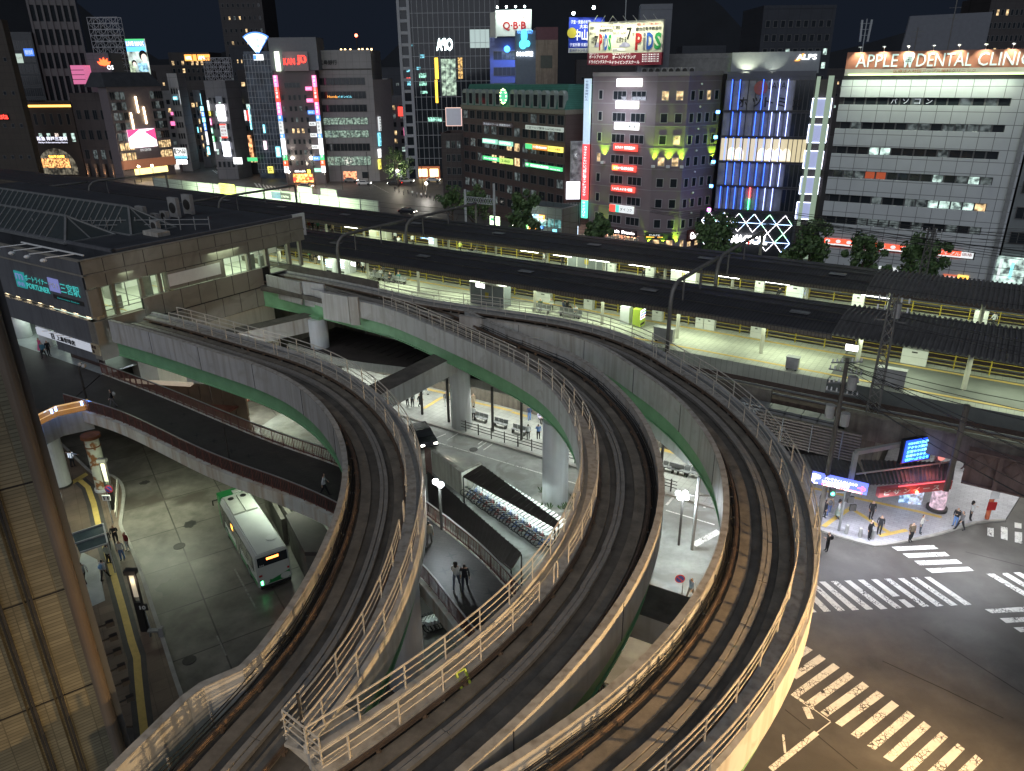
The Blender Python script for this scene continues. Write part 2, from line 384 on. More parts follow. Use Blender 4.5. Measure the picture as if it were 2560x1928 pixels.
# pavement island at the left with kerb and tactile path
isl=[(8,490,690),(8,600,790),(8,700,890),(8,820,990),(8,930,985),(8,1020,1035),(8,1065,1120),(8,1060,1250),(8,1040,1420),(8,1080,1510),(12,1010,0),(12,1080,180),(12,1160,430),(12,1250,700),(12,1320,920),(12,1390,1130),(12,1430,1300)]
edge=[GK(n,x,y,.15)for n,x,y in isl]
ipts=edge+[W(-45,5,.15),W(-75,10,.15),W(-78,30,.15)]
poly_sheet('pavement',ipts,.15,M_PAVE,thick=.145)
pk=frames(catmull(edge,.6));mb=MB();mb.strip(pk,-.12,.12,-.14,.02);mb.build('kerb',M_KERB)['kind']='structure'
tac=[(8,690,1040),(8,760,1100),(8,810,1240),(8,850,1420),(12,840,90),(12,870,200),(12,940,450),(12,1000,680),(12,1040,800),(12,1050,950),(12,1070,1150),(12,1100,1400)]
tp=frames([GK(n,x,y,.15)for n,x,y in tac])
mb=MB();mb.strip(tp,-.2,.2,.002,.012);mb.build('tactile_paving',M_TACT)['kind']='structure'
M_DPAV=mat('dark_paving',(.06,.055,.05),.6,var=.2)
mb=MB();mb.strip(tp,-.5,-.2,.0,.008);mb.strip(tp,.2,.5,.0,.008);mb.build('dark_paving_border',M_DPAV)['kind']='structure'
poly_sheet('tactile_paving',[GK(8,610,1050,.15),GK(8,740,975,.15),GK(8,765,995,.15),GK(8,632,1075,.15)],.167,M_TACT)
M_SLAB=mat('pale_slab',(.36,.38,.36),.35,var=.15)
poly_sheet('pale_paving',[GK(12,620,0,.15),GK(12,740,60,.15),GK(12,800,370,.15),GK(12,690,420,.15),GK(12,600,100,.15)],.163,M_SLAB)
# plaza at the right, under the railway
plz=[(10,2100,1240),(11,470,1470),(11,560,1500),(11,760,1560),(11,920,1600),(11,1180,1560),(11,1500,1490),(11,1800,1400),(11,2050,1380)]
pts=[GK(n,x,y,.12)for n,x,y in plz]+[W(9,84,.12),W(-4.5,84,.12),W(-4.6,64,.12),W(-13,64,.12),W(-14,50,.12)]
poly_sheet('plaza',pts,.12,M_PLAZA,thick=.115)
pk=frames(catmull(pts[1:9],.8));mb=MB();mb.strip(pk,-.1,.1,-.115,.012);mb.build('kerb',M_KERB)['kind']='structure'
def ystrip(n,pts,w=.35,z=.12):
 f=frames([GK(n,x,y,z)for x,y in pts]);mb=MB();mb.strip(f,-w/2,w/2,.004,.012);mb.build('tactile_paving',M_TACT)['kind']='structure'
ystrip(11,[(400,1110),(830,1210),(1300,1310),(1500,1360)]);ystrip(11,[(700,1270),(900,1400),(1060,1500)]);ystrip(11,[(480,1440),(560,1380),(700,1290)]);ystrip(11,[(960,1520),(1200,1470)])
# station forecourt under the long canopy
poly_sheet('pavement',[W(-62,51.2),W(-14,51.2),W(-14,60),W(-62,60)],.12,mat('forecourt_paving',(.36,.37,.34),.45,var=.2,scale=.6,kind='grid',gx=.6,gy=.6,joint=.02,gcol=(.65,.65,.65),ang=RZ,c2=.88),thick=.115)
mb=MB();mb.strip(frames([W(-62,51.1),W(-14,51.1)]),-.12,.12,0,.16);mb.build('kerb',M_KERB)['kind']='structure'
ystrip(9,[(1380,230),(1600,280),(1900,370),(2212,440)],.4);ystrip(9,[(1450,420),(1610,320)],.4);ystrip(10,[(0,450),(135,490)],.4);ystrip(10,[(1280,770),(1640,865)],.5)
# ================================================================ guideways
Z0=10.5
PA=[(270.5,802),(356,825),(463,857),(521,876),(640,913),(704,940.5),(741,962),(779,990),(814,1027),(840,1068),(855.6,1108),(863,1140),(866,1175),(864,1212),(857,1238),(845,1270),(831,1305),(803,1382),(781,1432),(748,1488),(706,1554),(673,1594),(640,1627)]
PAT=[(600,1664),(540,1722),(470,1790),(400,1860),(330,1930),(200,2070)]
PB=[(670,689),(755,709),(874,744),(952,758),(1056,799),(1132,831),(1218,868),(1280,900),(1338,929),(1372,955),(1398,984),(1419,1013),(1437,1045),(1450,1076),(1458,1108),(1463,1146),(1463,1185),(1459,1220),(1448,1262),(1430,1308),(1404,1351),(1364,1408),(1316,1469),(1250,1534),(1169,1600),(1080,1672),(975,1745),(854,1822),(700,1912),(540,2000)]
PBR=[(1200,792),(1280,831),(1390,862),(1453,888),(1511,943),(1558,978),(1592,1013),(1618,1045),(1638,1088),(1653,1131),(1662,1180),(1665,1227),(1663,1276),(1656,1334),(1632,1380),(1543,1538),(1464,1643),(1379,1738),(1280,1840),(1160,1940),(1050,2020)]
PC=[(1200,792),(1280,806),(1366,822),(1453,848),(1529,877),(1552,900),(1627,946),(1685,990),(1731,1039),(1769,1091),(1795,1137),(1809,1184),(1815,1218),(1815,1261),(1812,1305),(1803,1363),(1773,1429),(1734,1502),(1655,1604),(1563,1692),(1444,1788),(1280,1893),(1100,2000)]
PCR=[(600,640),(663,654),(813,680),(967,711),(1080,735)]
ZP=11.6;WT=4.4
def gp(L,z=ZP):return[G(u,v,z)for u,v in L]
def setz(pts,z):return[Vector((p.x,p.y,z))for p in pts]
pathA=frames(setz(smooth_path(gp(PA+PAT)),Z0),1)
wallA=frames(setz(smooth_path(gp(PA),8,1.)+gp([(598,1669),(503,1709),(457,1742),(322,1873),(240,1955)]),Z0),1)
wb=frames(setz(smooth_path(gp(PB,11.5),10),Z0),1)
brp=smooth_path(gp(PBR),8)
def pdist(q,L):
 b=9e9
 for a,c in zip(L,L[1:]):
  ax,ay,dx,dy=a.x,a.y,c.x-a.x,c.y-a.y
  t=max(0,min(1,((q.x-ax)*dx+(q.y-ay)*dy)/(dx*dx+dy*dy)));b=min(b,math.hypot(q.x-ax-dx*t,q.y-ay-dy*t))
 return b
wid=[min(4.8,max(4.0,pdist(p,brp)))for p,n in wb]
for _ in range(10):wid=[wid[0]]+[(wid[i-1]+wid[i]*2+wid[i+1])/4 for i in range(1,len(wid)-1)]+[wid[-1]]
pathB=[(p+n*w,-n)for(p,n),w in zip(wb,wid)]
splitB=min(range(len(pathB)),key=lambda i:(pathB[i][0]-G(1200,792,Z0)).length)
cr=frames(gp(PCR,11.9));pre=[p-n*WT for p,n in cr]
pathC=frames(setz(smooth_path(pre+gp(PC[2:])),Z0),1)
splitC=min(range(len(pathC)),key=lambda i:(pathC[i][0]-G(1200,792,Z0)).length)
def sliced(path,i,j,gap):
 q=[(Vector(p),n)for p,n in path[i:j+1]]
 d=(q[1][0]-q[0][0]).normalized()*gap;q[0]=(q[0][0]+d,q[0][1]);return q
def guideway(path,label,wall=None,w0=0,wid=None,start=0,rail_from=0,gaps=(),fas=None,end=None):
 base=path[len(path)//2][0]
 root=thing('guideway',label,'guideway',(base.x,base.y,0),group='curved elevated guideways')
 kw=dict(wid=wid,WT=WT);ww=wall or path;wkw={}if wall else kw
 mb=MB();mb.strip(path,.25,WT-.1,-.35,0,**kw);mb.build('deck',M_CONCD,root)
 mb=MB();mb.strip(ww,0,.26,-.95,1.1,i0=w0,**wkw);mb.build('parapet',M_FASC,root)
 mb=MB();mb.strip(ww,-.03,.29,1.1,1.16,i0=w0,**wkw);mb.build('coping',M_CONC,root)
 for i in range(w0+6,len(ww)-1,7):
  p,n=ww[i];a=p-n*.012
  t=Vector((-n.y,n.x,0))*.015;mb=MB();mb.box(-1,1,-1,1,-.95,1.12,fr=lambda v:a+t*v.x+n*(.012*v.y)+Vector((0,0,v.z)))
  mb.build('panel_joint',M_BLACKP,root)
 mb=MB();mb.strip(path,WT-.16,WT+.06,-.95,.78,i1=end,**kw);mb.build('walkway_parapet',M_FASC if fas is None else fas,root)
 mb=MB();mb.strip(path,3.42,WT-.16,.38,.52,i1=end,**kw)
 for i in range(4,(end or len(path))-1,5):
  p,n=path[i];w=(wid[i]/WT if wid else 1);t=Vector((-n.y,n.x,0))
  mb.bar(p+n*3.5*w+Vector((0,0,0)),p+n*3.5*w+Vector((0,0,.38)),.16)
 mb.build('walkway',M_CONC,root)
 mb=MB();mb.strip(path,WT-.42,WT-.22,.53,.60,i1=end,**kw);mb.build('cable_duct',M_STEEL,root)
 for d0 in(.35,WT-1.5):
  mb=MB();mb.strip(path,d0,d0+.1,-2.3,-.35,**kw);mb.strip(path,d0+1.0,d0+1.1,-2.3,-.35,**kw);mb.strip(path,d0-.1,d0+1.2,-2.38,-2.3,**kw)
  mb.strip(path,d0-.06,d0+1.16,-.45,-.36,**kw)
  mb.build('girder',M_GREEN,root)
 for d0 in(.92,2.75):
  mb=MB();mb.strip(path,d0,d0+.55,0,.13,**kw);mb.build('running_pad',M_PAD,root)
 cov=MB();cov.strip(path,2.05,2.35,0,.1,**kw);cov.build('power_rail',M_COVER,root)
 n_=3 if len(path)<200 else 4;idx=list(range(0,len(path)-n_,n_))[-96:]
 for i in idx:
  q=sliced(path,i,i+n_,.03);ww_=[wid[i]]*len(q)if wid else None
  cov=MB();cov.strip(q,1.98,2.18,.1,.3,wid=ww_,WT=WT);cov.strip(q,2.22,2.42,.1,.26,wid=ww_,WT=WT);cov.build('cover_plate',M_COVER,root)
 for d0 in(.72,3.36):
  mb=MB();mb.strip(path,d0-.035,d0+.035,.3,.42,**kw);mb.strip(path,d0-.1,d0+.1,.3,.325,**kw)
  for i in range(1,len(path)-1,2):
   p,n=path[i];w=(wid[i]/WT if wid else 1)
   mb.bar(p+n*d0*w,p+n*d0*w+Vector((0,0,.3)),.12,.2);mb.bar(p+n*(d0-.14)*w+Vector((0,0,.2)),p+n*(d0+.14)*w+Vector((0,0,.2)),.07,.1)
  mb.build('guide_rail',M_RUSTR,root)
 for j,(d0,z0,r)in enumerate(((.34,.42,.03),(.42,.3,.04),(.36,.62,.022),(.5,.12,.05),(.58,.07,.03))):
  mb=MB();rnd=random.Random(j);ph=rnd.uniform(0,6)
  pts=[q+Vector((0,0,.035*math.sin(i*1.3+ph)+.02*rnd.uniform(-1,1)))for i,q in enumerate(offset(path,d0,z0,wid,WT))]
  mb.tube(pts[w0:],r,5);mb.build('cable',M_CABLE,root)
 rnd=random.Random(3)
 for i in list(range(w0+1,len(path)-1,2))[-90:]:
  p,n=path[i];t=Vector((-n.y,n.x,0));mb=MB()
  mb.add([p+n*a_+t*b_+Vector((0,0,c_))for b_ in(-.03,.03)for a_,c_ in((.27,.06),(.66,.06),(.66,.12),(.33,.12),(.33,.75),(.27,.75))],[(0,1,2,3,4,5),(11,10,9,8,7,6)]+[(k,k+6,(k+1)%6+6,(k+1)%6)for k in range(6)])
  mb.build('cable_bracket',M_STEEL,root)
 for i in range(w0+4,len(path)-3,7):
  p,n=path[i];t=Vector((-n.y,n.x,0));c=p+n*.42;r0=rnd.uniform(.25,.5)
  if rnd.random()<.55:
   mb=MB();mb.tube([c+t*(r0*math.cos(a*.3)*1.4)+Vector((0,0,.15+r0*1.2*math.sin(a*.3)))for a in range(11)],.03,5)
   mb.build('cable_loop',M_CABLE,root)
 orail=offset(path,WT-.05,.78,wid,WT)[:end];irail=offset(path,3.45,.5,wid,WT)[:end]
 railing(orail[rail_from:],1.1,(1.1,.75,.4),1.9,M_RAILB,root,postw=.085)
 a=rail_from
 for gi in list(gaps)+[None]:
  b=gi if gi else len(irail)
  if b-a>2:railing(irail[a:b],1.1,(1.1,.75,.4),1.9,M_RAILB,root,postw=.085)
  if gi:
   p=irail[gi];d=(irail[min(gi+1,len(irail)-1)]-p).normalized();mb=MB()
   q=p+d*.5
   mb.tube([q-d*.2,q-d*.2+Vector((0,0,.9)),q-d*.1+Vector((0,0,1.08)),q+d*.1+Vector((0,0,1.08)),q+d*.2+Vector((0,0,.9)),q+d*.2],.035,6)
   mb.build('ladder_hoop',M_RAILB,root)
  a=(gi or 0)+2
 return root
LA=len(pathA)
near_i=lambda P_,g_:min(range(len(P_)),key=lambda i:(Vector((P_[i][0].x,P_[i][0].y,0))+P_[i][1]*3.6-Vector((g_.x,g_.y,0))).length)
eA=near_i(pathA,G(735,1800,11));eB=near_i(pathB,G(835,1850,11))+2;eA+=2
gA=guideway(pathA,'left curved guideway leaving the tall station block above the bus yard',wall=wallA,gaps=(int(LA*.30),int(LA*.70)),rail_from=4,end=eA)
gB=guideway(pathB,'middle curved guideway between the other two, crossing over the lit road',wid=wid,w0=splitB,gaps=(int(len(pathB)*.47),int(len(pathB)*.8)),rail_from=19,end=eB)
gC=guideway(pathC,'right-hand curved guideway sweeping down beside the zebra crossings',w0=splitC,gaps=(int(len(pathC)*.55),),rail_from=24)
fk=[p+n*3.3 for p,n in pathA[eA-2:]]+[p+n*3.3*w/WT for(p,n),w in list(zip(pathB,wid))[eB-2:]][::-1]
mb=MB();mb.prism([(p.x,p.y)for p in fk],Z0-.6,Z0-.03);mb.build('fork_deck',M_CONCD,gB)
# junction deck between the middle and the right guideway, with its stepped fascia towards the station
root=thing('junction_deck','flat dark track deck with white stepped side panels joining the station block and two guideways','track deck',(W(-55,55).x,W(-55,55).y,0))
js=[p for p,n in pathB[:splitB+2]];jc=[p for p,n in pathC[:splitC+2]]
mb=MB();mb.prism([(p.x,p.y)for p in[q for q in js]+jc[::-1]],Z0-.5,Z0-.02);mb.build('deck',M_CONCD,root)
def panel(mb,a,b,z0,z1,th=.25):
 a=Vector(a);b=Vector(b);d=(b-a).normalized();n=Vector((-d.y,d.x,0))*th
 mb.add([(a.x,a.y,z0),(b.x,b.y,z0),(b.x+n.x,b.y+n.y,z0),(a.x+n.x,a.y+n.y,z0),(a.x,a.y,z1),(b.x,b.y,z1),(b.x+n.x,b.y+n.y,z1),(a.x+n.x,a.y+n.y,z1)],[(0,1,5,4),(1,2,6,5),(2,3,7,6),(3,0,4,7),(4,5,6,7),(3,2,1,0)])
p=[G(670,689,ZP),G(755,709,ZP),G(808,717,ZP),G(808,733,ZP),G(874,744,ZP),G(897,745,ZP)]
for i in(0,3,4):
 q=p[i];r_=p[i+1];d=(r_-q).normalized();n=Vector((d.y,-d.x,0))*.3
 mb=MB();panel(mb,q+n,r_+n-d*.02,9.3-.12*i,11.75);mb.build('side_panel',M_FASC,root)
mb=MB();panel(mb,p[1]+Vector((.1,-.3,0)),p[2]+Vector((.1,-.3,0)),9.25,11.9);mb.build('side_panel',M_FASC,root)
cr0=offset(pathC,WT+.02,0)
mb=MB();mb.strip(pathC,WT-.1,WT+.15,.78,1.5,i0=0,i1=24);mb.build('side_panel',M_CONCD,root)
# ================================================================ station block
class Fac:
 def __init__(s,p0,p1):
  s.p0=Vector((p0[0],p0[1],0));s.d=(Vector((p1[0],p1[1],0))-s.p0);s.w=s.d.length;s.d.normalize();s.n=Vector((s.d.y,-s.d.x,0))
 def at(s,a,z,off=0):v=s.p0+s.d*a+s.n*off;v.z=z;return v
 def px(s,n,x,y,off=0):
  r=ray(*K(n,x,y));o=Vector((0,0,CAMH));q=s.p0+s.n*off
  t=(q-o).dot(s.n)/r.dot(s.n);p=o+r*t;return(p-s.p0).dot(s.d),p.z
 def fr(s):return lambda v:s.at(v.x,v.z,v.y)
 def box(s,mb,a0,a1,z0,z1,o0,o1,mi=0):mb.box(a0,a1,o0,o1,z0,z1,mi,s.fr());return mb
 def rect(s,n,x0,y0,x1,y1,off=0):
  a0,z1=s.px(n,x0,y0,off);a1,z0=s.px(n,x1,y1,off);return min(a0,a1),max(a0,a1),min(z0,z1),max(z0,z1)
M_STG=mat('station_grey_panel',(.125,.13,.14),.6,var=.1,scale=.5,kind='streak',scol=(.09,.09,.1))
M_STB=mat('station_beige_panel',(.25,.235,.2),.6,var=.12,scale=.35,kind='patch',pcol=(.215,.2,.17),ps=.4)
M_ROOFD=mat('roof_dark',(.04,.044,.05),.7,var=.35,scale=.4,bump=.3,kind='grid',gx=4.,gy=9,joint=.05,gcol=(.6,.6,.6),ang=RZ)
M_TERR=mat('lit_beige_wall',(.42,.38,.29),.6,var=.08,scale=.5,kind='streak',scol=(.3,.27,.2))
M_GLOW_ST=glow('station_light',(.86,1.,.72),4.5)
M_FLOORL=mat('platform_floor',(.45,.47,.42),.5,var=.12,scale=1)
def place(p,z=0):return(p.x,p.y,z)
st=thing('station_block','tall flat-roofed grey and beige station block with teal lettering at the left','station building',place(W(-90,45)))
FR=Fac(W(-132,33.4),W(-67.9,33.4));RT=Fac(W(-67.9,33.4),W(-67.9,59.2))
aC=FR.w
mb=MB();mb.prism([W(-132,33.7),W(-68.2,33.7),W(-68.2,59.2),W(-132,59.2)],15.6,15.9);mb.build('roof',M_ROOFD,st)
def wallpanels(F,mb,a0,a1,z0,z1,pw,gap=.08,th=.3,jit=0):
 n=max(1,round((a1-a0)/pw));w=(a1-a0)/n
 for i in range(n):F.box(mb,a0+i*w+gap/2,a0+(i+1)*w-gap/2,z0+gap/2,z1-gap/2,-th,0)
mb=MB()
for z0,z1 in((11.75,13.7),(13.7,15.65),(15.75,17)):wallpanels(FR,mb,0,aC-.3,z0,z1,64)
FR.box(mb,0,aC-.3,11.75,17,-.34,-.03);mb.build('front_wall',M_STG,st)
mb=MB()
for z0,z1 in((14.4,15.6),(15.75,17)):wallpanels(RT,mb,0,RT.w,z0,z1,1.95)
wallpanels(RT,mb,0,1.0,11.75,14.4,1);wallpanels(RT,mb,7.9,14.4,12.5,14.4,2.1)
wallpanels(RT,mb,5,20.2,8.2,10.3,2.1);wallpanels(RT,mb,5,19.3,10.35,12.45,2.1)
mb.build('side_wall',M_STB,st);mb=MB();RT.box(mb,.02,RT.w-.02,14.42,16.98,-.33,-.05);RT.box(mb,5,20.2,8.2,12.4,-.33,-.05);RT.box(mb,8,14.3,12.5,14.4,-.33,-.05);mb.build('wall_backing',M_BLACKP,st)
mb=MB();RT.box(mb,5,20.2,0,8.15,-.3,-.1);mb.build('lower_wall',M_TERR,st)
mb=MB();RT.box(mb,8.0,14.0,12.9,14.1,-.1,.04);mb.build('white_panel',M_WHITEP,st)
mb=MB();FR.box(mb,0,aC-.35,16.9,17.05,-.32,.04);RT.box(mb,-.04,RT.w,17.0,17.1,-.32,.04);RT.box(mb,-.04,RT.w,15.55,15.75,-.28,.06);FR.box(mb,0,aC+.06,15.6,15.74,-.3,.05);mb.build('cornice',M_STB,st)
# raised inner roof with kerb
mb=MB();mb.prism([W(-132,37),W(-68.9,37),W(-68.9,58.6),W(-132,58.6)],15.92,17.0);mb.build('inner_roof',M_ROOFD,st)
mb=MB()
for a,b in((W(-132,37),W(-68.9,37)),(W(-68.9,37),W(-68.9,58.6))):panel(mb,a,b,17.0,17.25,.35)
mb.build('roof_kerb',M_STG,st)
mb=MB();mb.prism([W(-132,34),W(-68.3,34),W(-68.3,58.6),W(-132,58.6)],11.3,11.45);mb.build('platform_floor',M_FLOORL,st)
mb=MB();mb.box(8,RT.w+8,-9,-8.7,11.45,15.6,fr=RT.fr());mb.build('inner_wall',M_WHITEP,st)
for a in(1.3,2.6,5.4,7.3,8.1,14.6,17.9,20.4,23.6,25.3):
 mb=MB();RT.box(mb,a-.18,a+.18,11.4,14.45,-.7,-.34);mb.build('pillar',M_STB,st)
for a0,a1 in((1.1,7.6),(14.5,17.8),(18.1,23.)):
 mb=MB();RT.box(mb,a0,a1,12.05,12.12,-.3,-.22);RT.box(mb,a0,a1,12.45,12.5,-.3,-.22);RT.box(mb,a0,a1,14.3,14.36,-.3,-.22)
 n=int((a1-a0)/1.1)
 for i in range(n+1):RT.box(mb,a0+i*(a1-a0)/n-.03,a0+i*(a1-a0)/n+.03,12,14.36,-.31,-.21)
 mb.build('window_frame',M_STEEL,st)
for i in range(5):
 for s_ in(37,41.5,46):
  if i<4:mb=MB();mb.box(-1.6,1.6,-.08,.08,15.3,15.4,fr=lambda v:W(-71.5-i*5+v.x,s_+4+v.y,v.z));mb.build('ceiling_lamp',M_GLOW_ST,st)
mb=MB();mb.box(3,3.08,-3,-1.8,12.5,14.2,fr=RT.fr());mb.build('door_panel',M_WHITEP,st)
lamp('AREA',W(-71.5,39,15.25),(.82,1,.68),200,5,8);lamp('AREA',W(-71.5,51,15.25),(.82,1,.68),330,5,12)
for i in range(6):mb=MB();mb.box(-90,-68.6,-.06,.06,11.46,11.48,fr=lambda v:W(v.x,37+i*3.4+v.y,v.z));mb.build('floor_line',M_STEEL if i%2 else M_TACT,st)
for x,y,z_ in((-70,37,1.3),(-70.5,40.5,2.4),(-71,49,1.3),(-70.2,53,2.2),(-72,56,1.3)):mb=MB();mb.box(x-.25,x+.25,y-.4,y+.4,11.45,11.45+z_,fr=lambda v:W(v.x,v.y,v.z));mb.build('gate_box',M_STEEL,st)
# glass hip skylights on the roof
M_GLS=mat('skylight_glass',(.05,.06,.06),.15,var=.1)
for lab,s0,t1,z1 in(('front glass hip skylight with pale ribs on the dark station roof',39.5,-81,19.0),('rear glass hip skylight with crossing ribs behind the front one on the station roof',45.2,-79,19.3)):
 sk=thing('skylight',lab,'skylight',place(W(-100,s0+2),17),group='roof skylights')
 hw=2.6;t0=-128;bz=17.02;e=4.0
 A=W(t0,s0-hw,bz);B=W(t1+e,s0-hw,bz);Cc=W(t1+e,s0+hw,bz);D=W(t0,s0+hw,bz);R0=W(t0,s0,z1);R1=W(t1,s0,z1)
 mb=MB();mb.add([A,B,Cc,D,R0,R1],[(0,1,5,4),(1,2,5),(2,3,4,5),(3,0,4)]);mb.build('glass',M_GLS,sk)
 mb=MB();mb.bar(R0,R1,.2);mb.bar(B,R1,.2);mb.bar(Cc,R1,.2);mb.bar(A,B,.2);mb.bar(B,Cc,.2);mb.bar((B+Cc)/2,R1,.12);mb.build('frame',M_STEEL,sk)
 for i in range(26):
  t=t1-1-i*1.25;mb=MB();mb.bar(W(t+1.2,s0-hw,bz+.05),W(t,s0,z1+.04),.09);mb.build('rib',M_STEEL,sk)
  mb=MB();mb.bar(W(t+1.2,s0+hw,bz+.05),W(t,s0,z1+.04),.09);mb.build('rib',M_STEEL,sk)
# roof rails, plant boxes
rr=thing('roof_railing','thin metal roof railing climbing across the dark station roof','railing',place(W(-76,42),17))
pts=[W(-86+i*1.3,38.5+i*.85,17.05)for i in range(13)]
mb=MB()
for hh in(.6,1.1):mb.tube([p+Vector((0,0,hh))for p in pts],.04,5)
for p in pts:mb.bar(p,p+Vector((0,0,1.4)),.09)
mb.build('rail',M_STEEL,rr)
M_ACU=mat('unit_grey',(.3,.3,.29),.6,var=.15)
def ac_unit(label,loc,rz=RZ,w=1.0,d=.45,h=.9,fans=1,name='air_conditioner',group='roof plant units'):
 o=thing(name,label,'air conditioner',loc,rz,group,world=False)
 mb=MB();mb.box(-w/2,w/2,-d/2,d/2,.08,h);mb.box(-w/2+.05,-w/2+.15,-d/2,d/2,0,.08);mb.box(w/2-.15,w/2-.05,-d/2,d/2,0,.08);b=mb.build('casing',M_ACU);b.parent=o;b.location=(0,0,0)
 for i in range(fans):
  mb=MB();c=-w/2+w*(i+.5)/fans;mb.tube([(c,-d/2-.03,h/2),(c,-d/2,h/2)],min(w/fans,h)*.38,16);f=mb.build('fan',M_DARK);f.parent=o;f.location=(c,-d/2-.03,h/2-min(w/fans,h)*.38)
 return o
for i,(x,y,w,h,lb)in enumerate(((1240,480,1.5,1.9,'tall pale cabinet at the left end of the plant row on the station roof'),(1350,470,1.1,1.0,'small fan unit right of the tall cabinet on the station roof'),(1430,450,1.1,1.0,'small fan unit further right in the roof plant row'),(1520,430,1.6,2.3,'big grey duct housing in the roof plant row'),(1640,400,1.6,2.3,'rightmost big duct housing of the station roof plant row'),(1110,500,.9,.9,'small dark unit by the roof railing'),(1350,545,1.2,1.1,'pale concrete-based vent box standing in front of the roof plant row'))):
 ac_unit(lb,GK(4,x,y,17.03),w=w,h=h)
mb=MB();p=GK(4,1355,580,17.03);mb.box(-1.3,1.3,-.7,.7,0,.45,fr=lambda v:p+E1*v.x+E2*v.y+Vector((0,0,v.z)));tag(mb.build('plinth',M_CONC),'flat pale concrete plinth on the station roof in front of the vent box','plinth')
# floodlight rack above the sign
fl=thing('floodlight_rack','white bar rack with four downward floodlights above the station lettering','floodlights',place(W(-76,33),16))
mb=MB();mb.bar(W(-80,34.3,17.3),W(-68.8,34.3,17.3),.12);mb.build('bar',M_WHITEP,fl)
for i in range(4):
 t=-79.5+i*2.9;mb=MB();mb.bar(W(t+.5,34.3,17.25),W(t-1,32.4,17.1),.08);a=mb.build('arm',M_WHITEP,fl)
 mb=MB();mb.ball(W(t-1,32.2,16.9),.3,nu=10,sz=.6);h=mb.build('lamp_head',M_WHITEP,fl)
# lettering on the front
TEAL=glow('teal_letters',(.05,.42,.40),.45);TEALB=mat('teal_panel',(.03,.30,.30),.5,emit=(.03,.3,.3),es=.25);LILAC=mat('lilac_panel',(.22,.24,.5),.5,emit=(.2,.22,.5),es=.3)
sg=thing('station_sign','teal station name lettering with a square emblem on the grey front of the station','sign',place(W(-76,33.3),13))
def ftext(F,s,a0,a1,z0,z1,mt,parent,off=.06,bold=0.,name='lettering'):
 return put_text(s,1,mt,parent,F.at((a0+a1)/2,(z0+z1)/2,off),F.d,(0,0,1),wid=a1-a0,hgt=z1-z0,name=name,bold=bold)
T0=132-0
def fb(mt,a0,a1,z0,z1,off,name='panel',F=FR,parent=None,th=.05):mb=MB();F.box(mb,a0,a1,z0,z1,off-th,off);return mb.build(name,mt,parent)
fb(TEALB,T0-81,T0-79,12.95,14.6,.08,parent=sg,name='emblem')
ftext(FR,'m',T0-80.7,T0-79.3,13.8,14.4,LILAC,sg,.09,name='emblem_letter');ftext(FR,'ゆめ',T0-80.6,T0-79.3,13.1,13.6,LILAC,sg,.09,name='emblem_letter')
ftext(FR,'ポートライナー',T0-78.9,T0-74.7,13.85,14.45,TEAL,sg);ftext(FR,'PORTLINER',T0-78.9,T0-74.6,13.1,13.65,TEAL,sg,bold=.01)
fb(LILAC,T0-74.5,T0-72.6,13.45,14.75,.08,parent=sg,name='number_panel');ftext(FR,'P01',T0-74.3,T0-72.8,13.85,14.35,M_WHITEP,sg,.09)
ftext(FR,'三宮駅',T0-72.4,T0-69.1,13.55,14.55,TEAL,sg);fb(M_DARK,T0-74.2,T0-68.9,12.75,13.15,.06,parent=sg,name='name_plate');ftext(FR,'Sannomiya Station',T0-73.4,T0-69.6,12.82,13.0,TEALB,sg,.07)
# lower storey: grey beam, coffee shop front, deck-level shops
lo=thing('low_storey','low grey storey with a dark brown shop entrance beneath the tall station block','shop',place(W(-80,33)))
mb=MB();FR.box(mb,40,aC-.2,9.15,11.35,-.4,0);mb.build('beam',M_STG,lo)
mb=MB();RT.box(mb,0,5,7.6,11.35,-1.2,0);RT.box(mb,3.2,5,0,7.6,-1.2,0);mb.build('end_wall',M_STB,lo)
mb=MB();FR.box(mb,40,aC-.3,11.4,11.72,-1.2,-.5);mb.build('light_cove',mat('cove',(.5,.45,.35),.6,var=.2),lo)
for i in range(9):
 mb=MB();FR.box(mb,aC-2-i*2.2,aC-1.3-i*2.2,11.5,11.62,-.48,-.42);mb.build('cove_lamp',glow('warm',(1,.8,.5),5),lo)
mb=MB();FR.box(mb,aC-8.5,aC-1.3,7.1,9.1,-.25,-.15);mb.build('fascia',M_STG,lo)
M_BRN=mat('brown_cladding',(.06,.035,.03),.5,var=.2)
mb=MB();FR.box(mb,aC-7.6,aC-1.5,6.0,8.1,-.9,-.75);mb.build('shop_wall',M_BRN,lo)
for i in range(4):mb=MB();FR.box(mb,aC-7.2+i*1.4,aC-6.0+i*1.4,7.0,7.9,-.76,-.7);mb.build('window',M_GLASSD,lo)
mb=MB();mb.prism([W(-95,33),W(-68.2,33),W(-68.2,42),W(-95,42)],6.1,6.28);mb.build('floor',mat('shop_floor',(.3,.33,.33),.3,var=.2),lo)
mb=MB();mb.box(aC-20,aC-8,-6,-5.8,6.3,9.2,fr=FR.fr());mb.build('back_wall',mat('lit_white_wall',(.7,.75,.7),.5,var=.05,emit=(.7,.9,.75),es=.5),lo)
for a in(aC-18.5,aC-13.2):mb=MB();q=FR.at(a,6.3,-1.5);mb.tube([q,q+Vector((0,0,3))],.8,20);mb.build('column',M_WHITEP,lo,smooth=True)
mb=MB();FR.box(mb,aC-12.1,aC-10.9,6.3,8.5,-1.8,-1.7);mb.build('door',M_WHITEP,lo);
lamp('AREA',FR.at(aC-14,9.0,-3),(.85,1,.9),60,8,2)
cs=thing('shop_sign','white sign band with black brush lettering and a brown square over the coffee shop','sign',place(FR.at(aC-6,0,0),8.2))
